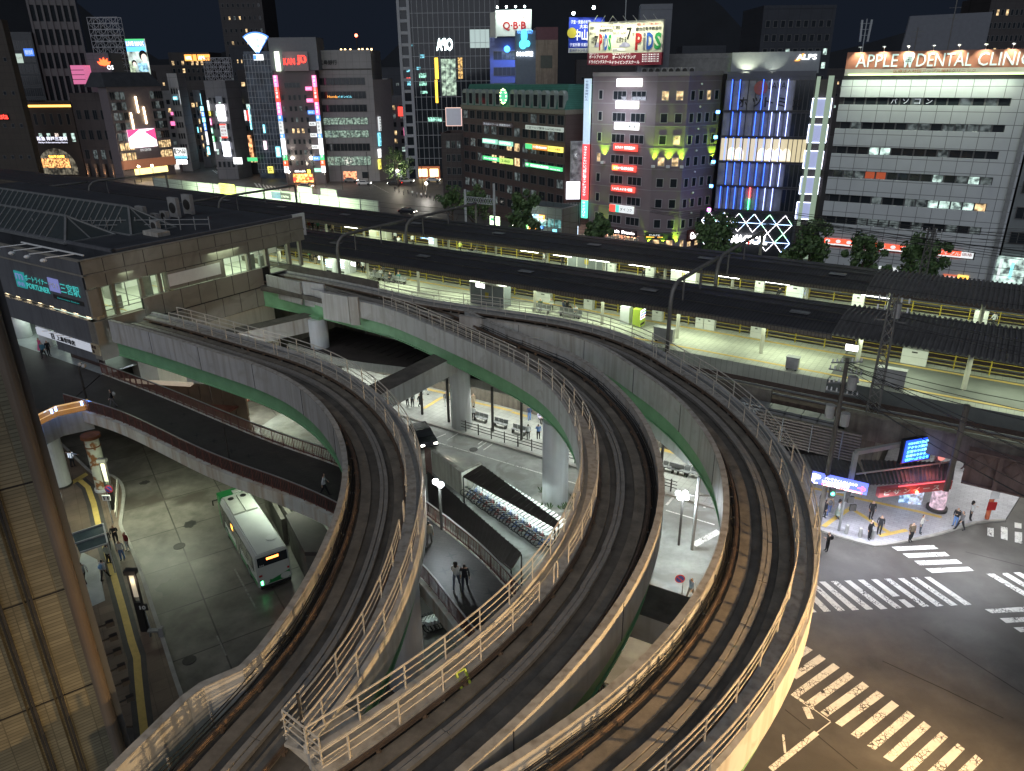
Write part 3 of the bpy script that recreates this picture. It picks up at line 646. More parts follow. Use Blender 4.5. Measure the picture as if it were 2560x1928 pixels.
WS=mat('sign_white',(.55,.58,.62),.5,var=.05,emit=(.5,.53,.6),es=.3)
fb(WS,aC-11.6,aC-1.4,8.2,8.95,.1,parent=cs,name='band',th=.2)
ftext(FR,'上島珈琲店',aC-7.6,aC-4.2,8.3,8.85,M_BLACKP,cs,.11,bold=.03);ftext(FR,'日',aC-8.6,aC-8,8.3,8.85,M_BLACKP,cs,.11,bold=.06)
fb(mat('sign_beige',(.4,.33,.22),.5,var=.05),aC-1.35,aC-.05,8.1,9.15,.14,parent=cs,name='square_panel',th=.2)
for i,(dx,dz)in enumerate(((.3,.75),(.3,.3),(.7,.75))):fb(M_BRN,aC-1.35+dx-.16,aC-1.35+dx+.16,8.1+dz-.16,8.1+dz+.16,.15,parent=cs,name='pattern_mark',th=.01)
for i in range(4):mb=MB();mb.bar(FR.at(aC-8.5+i*1.3,9.1,.1),FR.at(aC-8.5+i*1.3,9.3,.9),.05);mb.build('lamp_arm',M_WHITEP,cs)
# ================================================================ near tiled building
Dn=25.;cnr=Vector((-.5935*Dn,.8048*Dn,0));wdir=Vector((1.516,1.083,0)).normalized()
NW=Fac(cnr-wdir*26,cnr)
nb=thing('tiled_building','near building corner clad in small beige tiles with dark fins and brown pilaster','building',(cnr.x-8,cnr.y-6,0))
M_TILE=mat('beige_tile',(.22,.205,.14),.55,var=.2,scale=.6,bump=.15,kind='grid',gx=.62,gy=.13,joint=.018,gcol=(.5,.5,.5),ang=math.atan2(wdir.y,wdir.x),wall='x',off=.0,c2=.72)
mb=MB();NW.box(mb,0,NW.w,0,30,-5,0);mb.build('wall',M_TILE,nb)
zj=[CAMH-.6215*Dn-k*(.1624*Dn)for k in range(-4,5)]
for z in zj:mb=MB();NW.box(mb,0,NW.w,z-.03,z+.03,-.01,.006);mb.build('floor_joint',M_BLACKP,nb)
for x in(215,-40):
 a,z=NW.px(12,x,380)
 for k in range(2 if x<0 else 1):
  aa=a-k*2.6;mb=MB();NW.box(mb,aa-.035,aa+.035,0,30,.0,.05);NW.box(mb,aa+.06,aa+.13,0,30,.0,.12);mb.build('fin',M_DARK,nb)
  mb=MB();NW.box(mb,aa-.14,aa-.09,0,30,0,.09);mb.build('fin',mat('bronze',(.12,.1,.06),.4,metal=.6),nb)
M_BRZ=mat('brown_pilaster',(.135,.11,.085),.5,var=.15,scale=.5,kind='streak',scol=(.12,.08,.05))
mb=MB();NW.box(mb,NW.w,NW.w+.42,0,30,-3,.12);mb.tube([NW.at(NW.w+.21,0,.1),NW.at(NW.w+.21,30,.1)],.21,16,caps=False);mb.build('corner_pilaster',M_BRZ,nb)
mb=MB();NW.box(mb,NW.w+.42,NW.w+.62,0,30,-3,-.1);mb.build('side_cladding',mat('slate_metal',(.10,.105,.11),.5,var=.1),nb)
for i,(x,y)in enumerate(((695,615),(720,722),(745,835),(770,955),(795,1075),(828,1200))):
 q=NW.at(NW.w+.62,NW.px(12,x,y)[1],-.15);fx=thing('floodlight','small dark floodlight, number %d from the top of the column of six beside the tiled building'%(i+1)if 0 else 'small dark wall floodlight on the slate side of the tiled building, %s'%['topmost of six','second from the top','third from the top','fourth from the top','fifth from the top','lowest of six'][i],'floodlight',tuple(q),group='floodlights beside the tiled building')
 mb=MB();mb.bar(q,q+wdir*.35,.05);mb.build('bracket',M_BLACKP,fx);mb=MB();c=q+wdir*.36
 mb.box(-.13,.13,-.1,.1,-.09,.09,fr=lambda v:c+wdir*v.x+NW.n*v.y+Vector((0,0,v.z)));mb.build('housing',M_BLACKP,fx)
# ================================================================ columns and crossbeams
def column(label,xy,r,z1,z0=0,cap=True,group='white guideway columns'):
 o=thing('column',label,'column',(xy.x,xy.y,z0),group=group)
 mb=MB();mb.tube([(xy.x,xy.y,z0),(xy.x,xy.y,z1)],r,32);mb.build('shaft',M_COLW,o,smooth=False)
 for p in o.children:p.data.polygons.foreach_set('use_smooth',[len(q.vertices)==4 for q in p.data.polygons])
 mb=MB();mb.box(-r*.8,r*.8,-.4,.4,z1,z1+.3,fr=lambda v:Vector((xy.x,xy.y,0))+E1*v.x+E2*v.y+Vector((0,0,v.z)));mb.build('bearing',M_GREEN,o)
 return o
c1=GK(10,370,1275);column('thick white round column between the middle guideway and the canopy steps, standing in a planter',c1,1.02,7.7)
column('white round column carrying the left guideway behind the pedestrian deck',GK(8,1730,330,3.5),.85,8.1)
column('white round column nearest the station wall, rising through the dark canopy roof',W(-59.4,52.2),1.0,8.1)
column('white round column standing on the lit forecourt and passing through the canopy roof',W(-40.6,52.4),1.0,8.1)
c5=GK(13,1150,980);co5=column('big blue-white column under the left guideway carrying a no-entry ring sign',c5,1.05,8.1)
column('green-tinted round column holding up the pedestrian deck behind the bus',GK(9,245,1290),.5,5.3,group='deck columns')
# planter at the thick column
pl=thing('planter','angular concrete planter kerb with weeds around the thick white column','planter',(c1.x,c1.y,0))
pp=[GK(10,180,1190),GK(10,470,1290),GK(10,620,1130),GK(10,380,1385),GK(10,140,1220)]
mb=MB();mb.tube([c1+Vector((0,0,0)),c1+Vector((0,0,.7))],1.9,10);mb.build('kerb',M_KERB,pl)
for k in range(26):
 a=random.uniform(0,6.3);q=c1+Vector((math.cos(a)*1.5,math.sin(a)*1.5,.7));mb=MB()
 for j in range(7):
  d=Vector((random.uniform(-1,1),random.uniform(-1,1),random.uniform(.6,1.6)))*.25;mb.add([q,q+d+Vector((.05,0,0)),q+d*1.4,q+d-Vector((.05,0,0))],[(0,1,2,3)])
 if k<12:mb.build('weed',mat('weed',(.05,.09,.03),.8,var=.3),pl)
def beam(label,a,b,w,z0,z1,mt=M_CONC):
 a=Vector(a);b=Vector(b);a.z=b.z=0;d=(b-a).normalized();n=Vector((-d.y,d.x,0))*w/2
 o=thing('crossbeam',label,'beam',((a+b).x/2,(a+b).y/2,z0),group='concrete crossbeams')
 mb=MB();mb.prism([a-n,b-n,b+n,a+n],z0,z1-.02);mb.build('body',M_FASC,o);mb=MB();mb.prism([a-n*.98,b-n*.98,b+n*.98,a+n*.98],z1-.015,z1+.03);mb.build('top',M_CONCD,o);return o
beam('pale crossbeam reaching from the station wall to the column beside it',W(-64,40.5),W(-60.3,53.6),1.9,6.7,8.3)
beam('long pale crossbeam linking the left guideway and the middle guideway',W(-40.2,38),W(-40.4,50.5),2.1,6.7,8.3)
beam('pale crossbeam with green bearings under the right-hand guideway',W(-20.4,50.5),W(-14.5,46.0),2.0,6.5,8.1)
beam('wide grey-green crossbeam between the middle and right guideways at lower right',W(-13.5,28.2),W(-6.5,28.6),2.4,6.6,8.1)
column('round white column hidden mostly behind the right guideway, beside the round lamp cluster',GK(10,1700,1130),.9,8)
# junction platform between left and middle guideways at the bottom
jp=thing('service_platform','railed steel service platform on posts in the fork at the bottom of the picture','platform',place(G(760,1830,11)))
q=[G(715,1855,11.0),G(802,1914,11.0),G(870,1838,11.0),G(830,1782,11.0),G(790,1765,11.)]
q=[G(x,y,11.05)for x,y in((716,1838),(806,1912),(865,1868),(905,1790),(838,1748),(768,1776))]
mb=MB();mb.prism(q,10.93,11.05);mb.build('floor',M_CONC,jp)
rl=[G(x,y,11.05)for x,y in((806,1912),(716,1838),(768,1776),(838,1690))]
rl=catmull(rl[:2],.6)[:-1]+[rl[1]]+catmull(rl[1:3],.6)[1:]
railing(rl,1.15,(1.15,.8,.45,.1),1.3,M_RAILB,jp)
mb=MB();panel(mb,G(806,1912,11),G(716,1838,11),10.3,10.95,.06);mb.build('kick_plate',M_RAILB,jp)
for x,y in((735,1850),(800,1905)):p=G(x,y,10.3);mb=MB();mb.bar((p.x,p.y,8.6),(p.x,p.y,10.9),.3);mb.build('leg',M_RAILB,jp)
mb=MB();p=G(760,1840,11);mb.tube([(p.x,p.y,10.3),(p.x,p.y,12.9)],.05,6);mb.build('mast',M_DARK,jp)
# small yellow-green ladder into the middle guideway
lad=thing('ladder','short yellow-green ladder hanging from the middle guideway walkway','ladder',place(G(1148,1700,11)))
a=G(1140,1683,11.2);b=G(1161,1671,11.2);M_LAD=mat('ladder_green',(.28,.40,.06),.5,var=.1)
dn=Vector((0,0,-.75))+(Vector((.25,-.2,0)))
mb=MB()
for p in(a,b):mb.bar(p,p+dn,.08)
for k in(0,.5,.97):mb.bar(a+dn*k,b+dn*k,.08)
mb.build('frame',M_LAD,lad)
# ================================================================ pedestrian decks
M_DECKT=mat('deck_tiles',(.052,.046,.042),.5,var=.25,scale=.7,kind='grid',gx=.45,gy=.22,joint=.015,gcol=(.6,.6,.6),ang=RZ+.3,off=.5,c2=.8)
M_DFASC=mat('deck_fascia',(.55,.56,.5),.6,var=.08,kind='streak',scol=(.35,.25,.15),ss=1.5)
ZD=6.3
near=[W(-63.6,27.4),W(-56,28.0),W(-44,27.4),W(-36,27.6),W(-31.4,27.4),W(-27,26.6),W(-23.1,25.5),W(-18.7,23.4),W(-13,20.5),W(-8,17.5)]
far=[W(-68.2,33.2),W(-58,32.9),W(-44.4,32.2),W(-36,32.2),W(-30,31.5),W(-26.7,30.5),W(-21.2,28.6),W(-16,26),W(-10,22.6),W(-5,19.5)]
pd=thing('pedestrian_deck','dark tiled pedestrian deck with brown baluster railings crossing under the guideways','footbridge',place(W(-40,30)))
deckpoly=[W(-100,33),W(-68.2,33.2)]+far[1:]+near[::-1]+[W(-66,26.5),W(-70,24),W(-100,24)]
mb=MB();mb.prism(far+near[::-1],ZD-.12,ZD);mb.build('surface',M_DECKT,pd)
mb=MB();mb.prism([W(-100,33.1),W(-68.3,33.1),W(-63.7,27.4),W(-66.5,24),W(-72,22),W(-100,21)],ZD-.5,ZD-.005);mb.build('landing',M_DECKT,pd)
fn=frames(catmull(near,1.));ff=frames(catmull(far,1.))
mb=MB();mb.strip(fn,-.25,.05,-.75,.06);mb.strip(ff,-.05,.25,-.75,.06)
for o_,z_ in((fn,0),(ff,0)):pass
pathz=lambda L:[(Vector((p.x,p.y,ZD)),n)for p,n in L]
mb=MB();mb.strip(pathz(fn),-.3,.05,-.85,.08);mb.build('near_fascia',M_DFASC,pd)
mb=MB();mb.strip(pathz(ff),-.05,.3,-.85,.08);mb.build('far_fascia',M_DFASC,pd)
mb=MB();mb.strip(pathz(fn),.9,1.3,-1.6,-.13);mb.strip(pathz(fn),3.6,4.0,-1.6,-.13);mb.build('girder',M_DFASC,pd)
def balustrade(path,parent,h=1.1,z=ZD):
 mb=MB();mb.strip([(Vector((p.x,p.y,z)),n)for p,n in path],-.05,.05,h-.06,h);mb.strip([(Vector((p.x,p.y,z)),n)for p,n in path],-.03,.03,.15,.2)
 L=[p for p,n in path]
 for a,b in zip(L,L[1:]):
  k=max(1,int((b-a).length/.16))
  for j in range(k):p=a.lerp(b,j/k);mb.bar((p.x,p.y,z+.15),(p.x,p.y,z+h-.05),.035)
  mb.bar((a.x,a.y,z),(a.x,a.y,z+h),.07)
 return mb.build('baluster_railing',M_BROWNR,parent)
balustrade(fn,pd);balustrade(ff,pd)
mb=MB();mb.strip(pathz(fn),-.04,.04,1.11,1.15);mb.build('handrail',mat('handrail',(.5,.5,.48),.3,metal=.6,var=.1),pd)
mb=MB();mb.strip(pathz(ff),-.04,.04,1.11,1.15);mb.build('handrail',MATS['handrail'],pd)
for n_,x,y in((13,1480,30),(13,1430,145),(13,1410,265),(13,1780,310),(13,1640,150),(13,1545,415),(8,1850,700),(8,1700,650),(8,2000,790),(8,2150,830),(8,1590,470),(8,1480,550)):
 p=GK(n_,x,y,ZD)
 mb=MB();mb.add([(p.x+math.cos(a*math.pi/4+.4)*(.45 if a%2==0 else.1),p.y+math.sin(a*math.pi/4+.4)*(.45 if a%2==0 else.1),ZD+.006)for a in range(8)],[tuple(range(8))])
 mb.build('star_inlay',M_BLACKP,pd)
# curved white panelled end of the deck with blue lamps, and its rusty column
cn=thing('deck_corner','white panelled deck corner with orange-lit glass rail and blue lamps, above the rusty column','footbridge',place(W(-64,25)))
arc=[GK(8,780,430,ZD+.1),GK(8,500,490,ZD+.1),GK(8,360,560,ZD+.1),GK(8,230,720,ZD+.1)]
fa=frames([arc[3],arc[2],arc[1],arc[0]])
mb=MB();mb.strip(fa,-.05,.2,-1.75,0);mb.build('panels',M_FASC,cn)
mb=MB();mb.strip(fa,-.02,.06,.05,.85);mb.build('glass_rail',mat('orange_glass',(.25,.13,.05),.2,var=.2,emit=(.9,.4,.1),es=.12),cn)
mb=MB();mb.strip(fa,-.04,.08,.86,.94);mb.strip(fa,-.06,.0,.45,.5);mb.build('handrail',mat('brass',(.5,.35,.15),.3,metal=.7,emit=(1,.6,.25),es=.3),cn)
for x,y in((710,390),(485,440),(450,460)):p=GK(8,x,y,ZD+.8);mb=MB();mb.tube([p,p+Vector((0,0,.3))],.07,8);mb.build('blue_lamp',glow('blue',(.1,.3,1),12),cn)
c8=thing('column','white column with heavy rust streaks under the deck corner','column',place(GK(8,905,1140)))
M_RUSTC=mat('rusty_white',(.45,.47,.4),.7,var=.15,kind='patch',pcol=(.22,.09,.03),ps=.7,p0=.52,p1=.58)
p=GK(8,900,1130);mb=MB();mb.tube([(p.x,p.y,0),(p.x,p.y,5.)],.55,24);mb.build('shaft',M_RUSTC,c8);mb=MB();mb.tube([(p.x,p.y,.0),(p.x,p.y,.35)],.68,24);mb.build('base',M_COLW,c8)
mb=MB();mb.tube([(p.x,p.y,5.),(p.x,p.y,5.25)],.75,16);mb.tube([(p.x,p.y,4.2),(p.x,p.y,4.3)],.6,16);mb.build('cap',mat('rust',(.16,.06,.025),.8,var=.4),c8)
c9=thing('column','clean white round column beside the guard at far left','column',place(GK(8,545,1100)))
p=GK(8,545,1095);mb=MB();mb.tube([(p.x,p.y,0),(p.x,p.y,5.)],.72,24);mb.build('shaft',M_COLW,c9);mb=MB();mb.tube([(p.x,p.y,.15),(p.x,p.y,.3)],.8,24);mb.build('base',M_DARK,c9)
# ================================================================ canopy along the forecourt
cano=thing('forecourt_canopy','long dark flat canopy roof with a pale ribbed edge over the lit forecourt','canopy',place(W(-40,56)))
ev=[W(-63,51.0),W(-54,50.6),W(-46,52.4),W(-38,53.4),W(-30,53.6),W(-22,53.4),W(-14,52.4)]
evc=frames(catmull(ev,1.));bk=[W(-14,58.),W(-63,58.)]
mb=MB();mb.prism([p for p,n in evc]+bk,4.75,4.9);mb.build('roof',M_CAN,cano)
mb=MB();mb.strip([(Vector((p.x,p.y,4.4)),n)for p,n in evc],-.08,.0,-.25,.62);mb.build('edge',mat('ribbed_edge',(.33,.33,.30),.6,var=.1,kind='grid',gx=.14,gy=5,joint=.025,gcol=(.5,.5,.5),ang=RZ),cano)
for i in range(40):
 t=-62+i*1.2;mb=MB();mb.bar(W(t,53.9,4.93),W(t,57.9,4.93),.1,.06);mb.build('roof_seam',M_CAN,cano)
for t in(-45.6,-42.2,-37.3,-34.0,-30.6,-27.2,-24,-20):mb=MB();mb.tube([W(t,53.0 if t>-40 else 52.4,.12),W(t,53.0 if t>-40 else 52.4,4.75)],.13,8);mb.build('post',M_DARK,cano)
# wall of louvres under the platforms (railway viaduct side)
M_LOUV=mat('louvre_brown',(.22,.185,.155),.6,var=.3)
# ================================================================ railway station
M_PLT=mat('platform_tile',(.44,.46,.38),.45,var=.12,scale=.8,kind='grid',gx=.5,gy=.5,joint=.02,gcol=(.6,.6,.6),ang=RZ,c2=.9)
M_PLA=mat('platform_asphalt',(.12,.13,.12),.6,var=.15,scale=.8)
M_BAL=mat('ballast_brown',(.075,.05,.038),.85,var=.45,scale=3,bump=.6)
M_YEL=mat('yellow_fence',(.42,.33,.04),.5,var=.1)
M_RROOF=mat('ribbed_roof',(.046,.046,.05),.6,var=.25,scale=.6,kind='grid',gx=.33,gy=60,joint=.05,gcol=(.45,.45,.45),ang=RZ)
M_CORR=mat('corrugated_roof',(.11,.108,.105),.6,var=.3,scale=.7)
M_EAVE=mat('eave_brown',(.13,.11,.085),.6,var=.2,kind='grid',gx=.3,gy=9,joint=.04,gcol=(.5,.5,.5),ang=RZ)
M_BRCK=mat('viaduct_concrete',(.13,.115,.095),.8,var=.4,scale=.8,bump=.3,kind='streak',scol=(.07,.06,.05))
M_LAT=mat('lattice_steel',(.17,.165,.155),.6,metal=.3,var=.2)
def tsbox(mb,t0,t1,s0,s1,z0,z1,mi=0):mb.box(t0,t1,s0,s1,z0,z1,mi,fr=lambda v:W(v.x,v.y,v.z));return mb
via=thing('railway_viaduct','long dark concrete railway viaduct carrying the two lit platforms','viaduct',place(W(-40,75)))
mb=MB();tsbox(mb,-200,-7,58.2,104,6.2,7.3);tsbox(mb,-7,16,57.4,104,6.2,7.3);mb.build('track_bed',M_BAL,via)
mb=MB();tsbox(mb,-200,-13,58.0,58.3,3,8.1);tsbox(mb,-200,-13,58.4,60,0,6.2);mb.build('side_wall',M_BRCK,via)
mb=MB();tsbox(mb,-7,16,57.1,57.4,6.0,8.0);tsbox(mb,-7.2,16,56.95,57.55,7.95,8.1)
mb.build('parapet',M_BRCK,via)
for t in(-6.2,11):mb=MB();tsbox(mb,t-1.2,t+1.2,60,100,0,6.2);mb.build('pier',M_BRCK,via)
gd=thing('girder_bridge','reddish steel girder with lattice bracing crossing over the lit passage at right','bridge girder',place(W(4,57)))
M_GIR=mat('girder_red',(.15,.10,.09),.7,var=.2,kind='streak',scol=(.08,.05,.04))
mb=MB();tsbox(mb,1.2,14,56.2,56.4,5.0,7.4);tsbox(mb,1.2,14,55.9,56.7,7.4,7.5);tsbox(mb,1.2,14,55.9,56.7,4.9,5.0);mb.build('girder',M_GIR,gd)
for i in range(2,15):mb=MB();mb.bar(W(-1+i,56.12,5.9),W(0+i,56.12,7.3),.07);mb.bar(W(0+i,56.12,5.9),W(-1+i,56.12,7.3),.07);mb.build('bracing',M_GIR,gd)
for i in range(1,5):mb=MB();tsbox(mb,i*3.2-.15,i*3.2+.15,55.85,56.2,5.0,7.4);mb.build('stiffener',M_GIR,gd)
for s_ in(59.2,60.3,74,75.1,90.2,91.3,94,95.1):
 mb=MB();tsbox(mb,-200,16,s_,s_+.07,7.3,7.45);mb.build('rail',M_STEEL,via)
def platform(label,s0,s1,t1=16):
 o=thing('platform',label,'platform',place(W(-40,(s0+s1)/2),7.3),group='railway platforms')
 mb=MB();tsbox(mb,-200,-9.6,s0,s1,7.3,8.5);mb.build('tiled_floor',M_PLT,o)
 mb=MB();tsbox(mb,-9.59,t1,s0,s1,7.3,8.49);mb.build('asphalt_floor',M_PLA,o)
 for s_ in(s0+1.05,s1-1.6):mb=MB();tsbox(mb,-200,t1,s_,s_+.35,8.5,8.515);mb.build('tactile_strip',M_TACT,o)
 for s_ in(s0+.0,s1-.9):mb=MB();tsbox(mb,-9.4,t1,s_,s_+.88,8.49,8.505);mb.build('pale_edge',M_PLT,o)
 return o
platform('near tiled railway platform lit greenish, behind the right guideway railing',61.8,70.1)
platform('far tiled railway platform, seen as a strip between the two dark roofs',77.5,86.3)
def fence(label,s_,t0,t1):
 o=thing('platform_fence',label,'fence',place(W((t0+t1)/2,s_),8.5),group='yellow platform fences')
 for h in(.35,.75,1.15):mb=MB();tsbox(mb,t0,t1,s_-.03,s_+.03,8.5+h-.022,8.5+h+.022);mb.build('rail',M_YEL,o)
 n=int((t1-t0)/2.6)
 for i in range(min(n,90)):t=t0+i*(t1-t0)/n;mb=MB();tsbox(mb,t-.05,t+.05,s_-.05,s_+.05,8.5,9.75);mb.build('post',M_YEL,o)
fence('yellow three-rail fence along the far side of the near platform',69.7,-90,12)
fence('yellow three-rail fence along the far side of the far platform',85.9,-100,12)
mb=MB();tsbox(mb,-200,16,72.4,72.6,7.3,8.3);tsbox(mb,-200,16,88.4,88.6,7.3,8.3)
def proof(label,s0,s1,z,eave):
 o=thing('platform_roof',label,'roof',place(W(-40,(s0+s1)/2),8.5),group='railway platform roofs')
 mb=MB();m_=(s0+s1)/2
 mb.add([W(-200,s0,z),W(-9.8,s0,z),W(-9.8,m_,z+.35),W(-200,m_,z+.35),W(-9.8,s1,z),W(-200,s1,z),W(-200,s0,z-.12),W(-9.8,s0,z-.12),W(-9.8,s1,z-.12),W(-200,s1,z-.12)],[(0,1,2,3),(3,2,4,5),(0,6,7,1),(5,4,8,9),(6,9,8,7),(1,7,8,4,2),(0,3,5,9,6)])
 mb.build('dark_roof',M_RROOF,o)
 for f_ in(.25,.5,.75):
  zz=z+.35*(1-abs(f_-.5)*2)+.02;mb=MB();s_=s0+(s1-s0)*f_;tsbox(mb,-120,-10,s_-.05,s_+.05,zz,zz+.08);mb.build('roof_ridge',M_DARK,o)
 for t in range(-112,-12,14):mb=MB();tsbox(mb,t,t+1.6,m_-1.6,m_-.8,z+.36,z+.42);mb.build('roof_hatch',M_STEEL,o)
 mb=MB();tsbox(mb,-200,-9.8,s0+.06,s0+.2,z-.5,z-.13);mb.build('eave',M_EAVE,o)
 mb=MB();N=260;t0=-9.9;dt=.1
 vs=[]
 for i in range(N):
  ph=i%4;dz=(0,.19,.19,0)[ph];t=t0+i*dt
  for s_,zz in((s0-.15,z-.05),(m_,z+.42),(s1+.1,z-.05)):vs.append(W(t,s_,zz+dz))
 fs=[]
 for i in range(N-1):
  for k in range(2):a=i*3+k;fs.append((a,a+1,a+4,a+3))
 nv=len(vs);vs+=[v-Vector((0,0,.05))for v in vs];fs+=[tuple(nv+i for i in f)[::-1]for f in fs]
 for i in range(N-1):a=i*3;fs+=[(a,a+3,a+3+nv,a+nv),(a+2,a+2+nv,a+5+nv,a+5)]
 mb.add(vs,fs);mb.build('corrugated_roof',M_CORR,o)
 for t in[x for x in range(-88,16,8)]:
  mb=MB();ss=(s0+3.2,)if s0<70 else(s0+4,)
  for s_ in ss:mb.bar(W(t,s_,8.5),W(t,s_,z),.28)
  mb.bar(W(t,s0+.4,z-.35),W(t,s1-.3,z-.2),.14,.2);p_=mb.build('pillar',mat('pillar_cream',(.5,.5,.42),.5,var=.1),o)
 return o
proof('dark ribbed roof over the near platform, turning corrugated at the right',61.9,71.1,12.4,0)
proof('dark ribbed roof over the far platform, turning corrugated at the right',77.2,86.9,12.4,0)
GLT=glow('tube',(.97,1.,.9),9)
def tubelight(t,s_,z,ln=2.6,col=None,grp='platform strip lights',lab='white strip light hung under the far platform roof'):
 o=thing('strip_light',lab,'strip light',place(W(t,s_),z),RZ,grp,world=False)
 mb=MB();mb.box(-ln/2,ln/2,-.06,.06,0,.08);b=mb.build('tube',col or GLT);b.parent=o;b.location=(0,0,0)
 mb=MB();mb.box(-ln/2-.1,ln/2+.1,-.1,.1,.085,.16);b=mb.build('housing',M_WHITEP);b.parent=o;b.location=(0,0,0)
 return o
BL=glow('blue_tube',(.2,.45,1),10)
for i,(n,x,y)in enumerate(((6,435,752),(6,755,795),(6,1100,838),(6,1470,885),(6,1860,935),(7,80,990),(7,510,1045),(5,820,505),(6,150,715),(7,930,1105))):
 p=GK(n,x,y+15,11.1);t,s_=TS(p)
 tubelight(t,s_,11.1,lab='%s white strip light counted from the left under the far platform roof'%['third','fourth','fifth','sixth','seventh','eighth','ninth','first','second','tenth'][i])
for i,(n,x,y)in enumerate(((5,1475,600),(7,320,1018))):
 p=GK(n,x,y+15,10.8);t,s_=TS(p);tubelight(t,s_,10.8,2.2,BL,'blue strip lights',['blue strip light under the left half of the far platform roof','blue strip light under the right part of the far platform roof'][i])
for t in range(-86,14,9):
 lamp('AREA',W(t,65.5,11.3),(.88,1,.72),165,6.5,2.0,name='platform_light').rotation_euler=(0,0,RZ)
 lamp('AREA',W(t+3,82.5,11.3),(.88,1,.72),175,6.5,2.0,name='platform_light').rotation_euler=(0,0,RZ)
# platform furniture -----------------------------------------------------
VMG=[glow('vend_cool',(.62,.85,1),1.9),glow('vend_white',(.9,.95,1),1.8)]
M_VB=mat('vending_body',(.55,.58,.6),.4,var=.05);M_VG=mat('vending_green',(.45,.6,.08),.4,var=.05)
def vending(t,s_,z,lab,w=1.2,h=1.85,d=.8,face=0,body=None,g=0,rz=None):
 o=thing('vending_machine',lab,'vending machine',place(W(t,s_),z),RZ if rz is None else rz,'vending machines',world=False)
 def part(nm,mb,mt):b=mb.build(nm,mt);b.matrix_world=Matrix.Identity(4);b.parent=o;return b
 mb=MB();mb.box(-w/2,w/2,-d/2,d/2,.05,h);b=mb.build('cabinet',body or M_VB,o)
 mb=MB();mb.box(-w/2+.08,w/2-.08,-d/2-.012,-d/2,h*.45,h-.1);mb.build('lit_display',VMG[g],o)
 for r_ in range(3):
  mb=MB();z_=h*.5+r_*.26
  for k in range(int(w/.13)):mb.tube([(-w/2+.14+k*.125,-d/2-.03,z_),(-w/2+.14+k*.125,-d/2-.03,z_+.17)],.035,6)
  mb.build('drink_row',mat('cans%d'%r_,((.5,.1,.08),(.1,.2,.5),(.15,.4,.15))[r_],.4,var=.6,scale=9),o)
 mb=MB();mb.box(-w/2+.15,w/2-.15,-d/2-.015,-d/2,.2,.42);mb.build('outlet',M_BLACKP,o)
 return o
for n,x,y,lab,g,w in((5,640,910,'white vending machine at left of the pair behind the curved pole',0,1.2),(5,745,918,'glowing vending machine right of the curved pole on the near platform',0,1.35)):
 t,s_=TS(GK(n,x,y,8.5));vending(t,s_+.3,8.5,lab,w,g=g)
t,s_=TS(GK(5,805,915,8.5));
bx=thing('kiosk_box','plain pale box joined to the right of the near platform vending machines','cabinet',place(W(t-.35,s_+.6),8.5),RZ,world=False)
mb=MB();mb.box(-.5,.5,-.6,.6,0,1.95);mb.build('body',M_VB,bx);mb=MB();mb.box(-.48,.48,-.62,-.6,1.0,1.05);mb.box(-.01,.01,-.62,-.6,.1,1.9);mb.build('seam',M_DARK,bx)
t,s_=TS(GK(6,965,1355,8.5));vending(t,s_+.5,8.5,'pale blue vending machine cabinet at left of the pair on the open near platform',1.0,g=0,rz=RZ+math.pi)
t,s_=TS(GK(6,1075,1375,8.5));vending(t,s_+.5,8.5,'yellow-green vending machine on the open near platform',1.3,body=M_VG,g=1,rz=RZ+math.pi/2)
t,s_=TS(GK(5,1520,700,8.5));vending(t,s_+.3,8.5,'glowing vending machine under the far platform roof, left end of its kiosk',1.0,g=0)
M_KSK=mat('kiosk_grey',(.16,.18,.19),.5,var=.1)
def kiosk(n,x0,x1,y,h,lab,mt,d=1.4,dy=0):
 p=GK(n,x0,y,8.5);q=GK(n,x1,y+(x1-x0)*.11+dy,8.5);t0,s0=TS(p);t1,_=TS(q)
 o=thing('platform_shelter',lab,'shelter',place(W((t0+t1)/2,s0+d/2),8.5),RZ,'platform shelters',world=False);w=abs(t1-t0)
 mb=MB();mb.box(-w/2,w/2,-d/2,d/2,0,h);mb.build('body',mt,o)
 mb=MB();mb.box(-w/2-.1,w/2+.1,-d/2-.1,d/2+.1,h,h+.08);mb.build('roof_edge',M_WHITEP,o)
 mb=MB();mb.box(-w*.05,w*.05,-d/2-.02,-d/2,.9,1.5);mb.build('yellow_notice',M_YEL,o)
 k=max(2,int(w/1.2))
 for i in range(k+1):mb=MB();a=-w/2+i*w/k;mb.box(a-.03,a+.03,-d/2-.03,-d/2,0,h);mb.build('mullion',M_WHITEP,o)
 return o
kiosk(6,480,825,870,2.3,'glass waiting room with a yellow notice under the far platform roof',M_KSK)
kiosk(6,1370,1590,985,1.95,'white lift-machine cabinet in three bays under the far platform roof',M_WHITEP)
kiosk(5,1855,2180,1165,2.4,'dark glass waiting room on the near platform, seen through the guideway railing',M_KSK)
kiosk(5,985,1140,625,2.4,'pale cream lift housing at the left end of the far platform strip',mat('cream',(.5,.52,.42),.5,var=.06))
M_LOU=mat('notice_white',(.56,.58,.56),.5,var=.05)
def board(n,x0,y0,x1,y1,s_,lab):
 F_=Fac(W(-120,s_),W(16,s_));a0,a1,z0,z1=F_.rect(n,x0,y0,x1,y1);p=F_.at((a0+a1)/2,8.5)
 o=thing('equipment_box',lab,'box',tuple(p),RZ,'white platform boxes',world=False);w=a1-a0;h=min(2.4,max(.9,z1-8.5))
 mb=MB();mb.box(-w/2,w/2,0,.6,0,h);mb.build('body',M_LOU,o);mb=MB();mb.box(-w*.12,w*.1,-.012,0,h*.78,h*.88);mb.build('small_mark',M_DARK,o)
 mb=MB();mb.box(-w/2,w/2,-.008,0,h*.5,h*.515);mb.build('seam',M_STEEL,o)
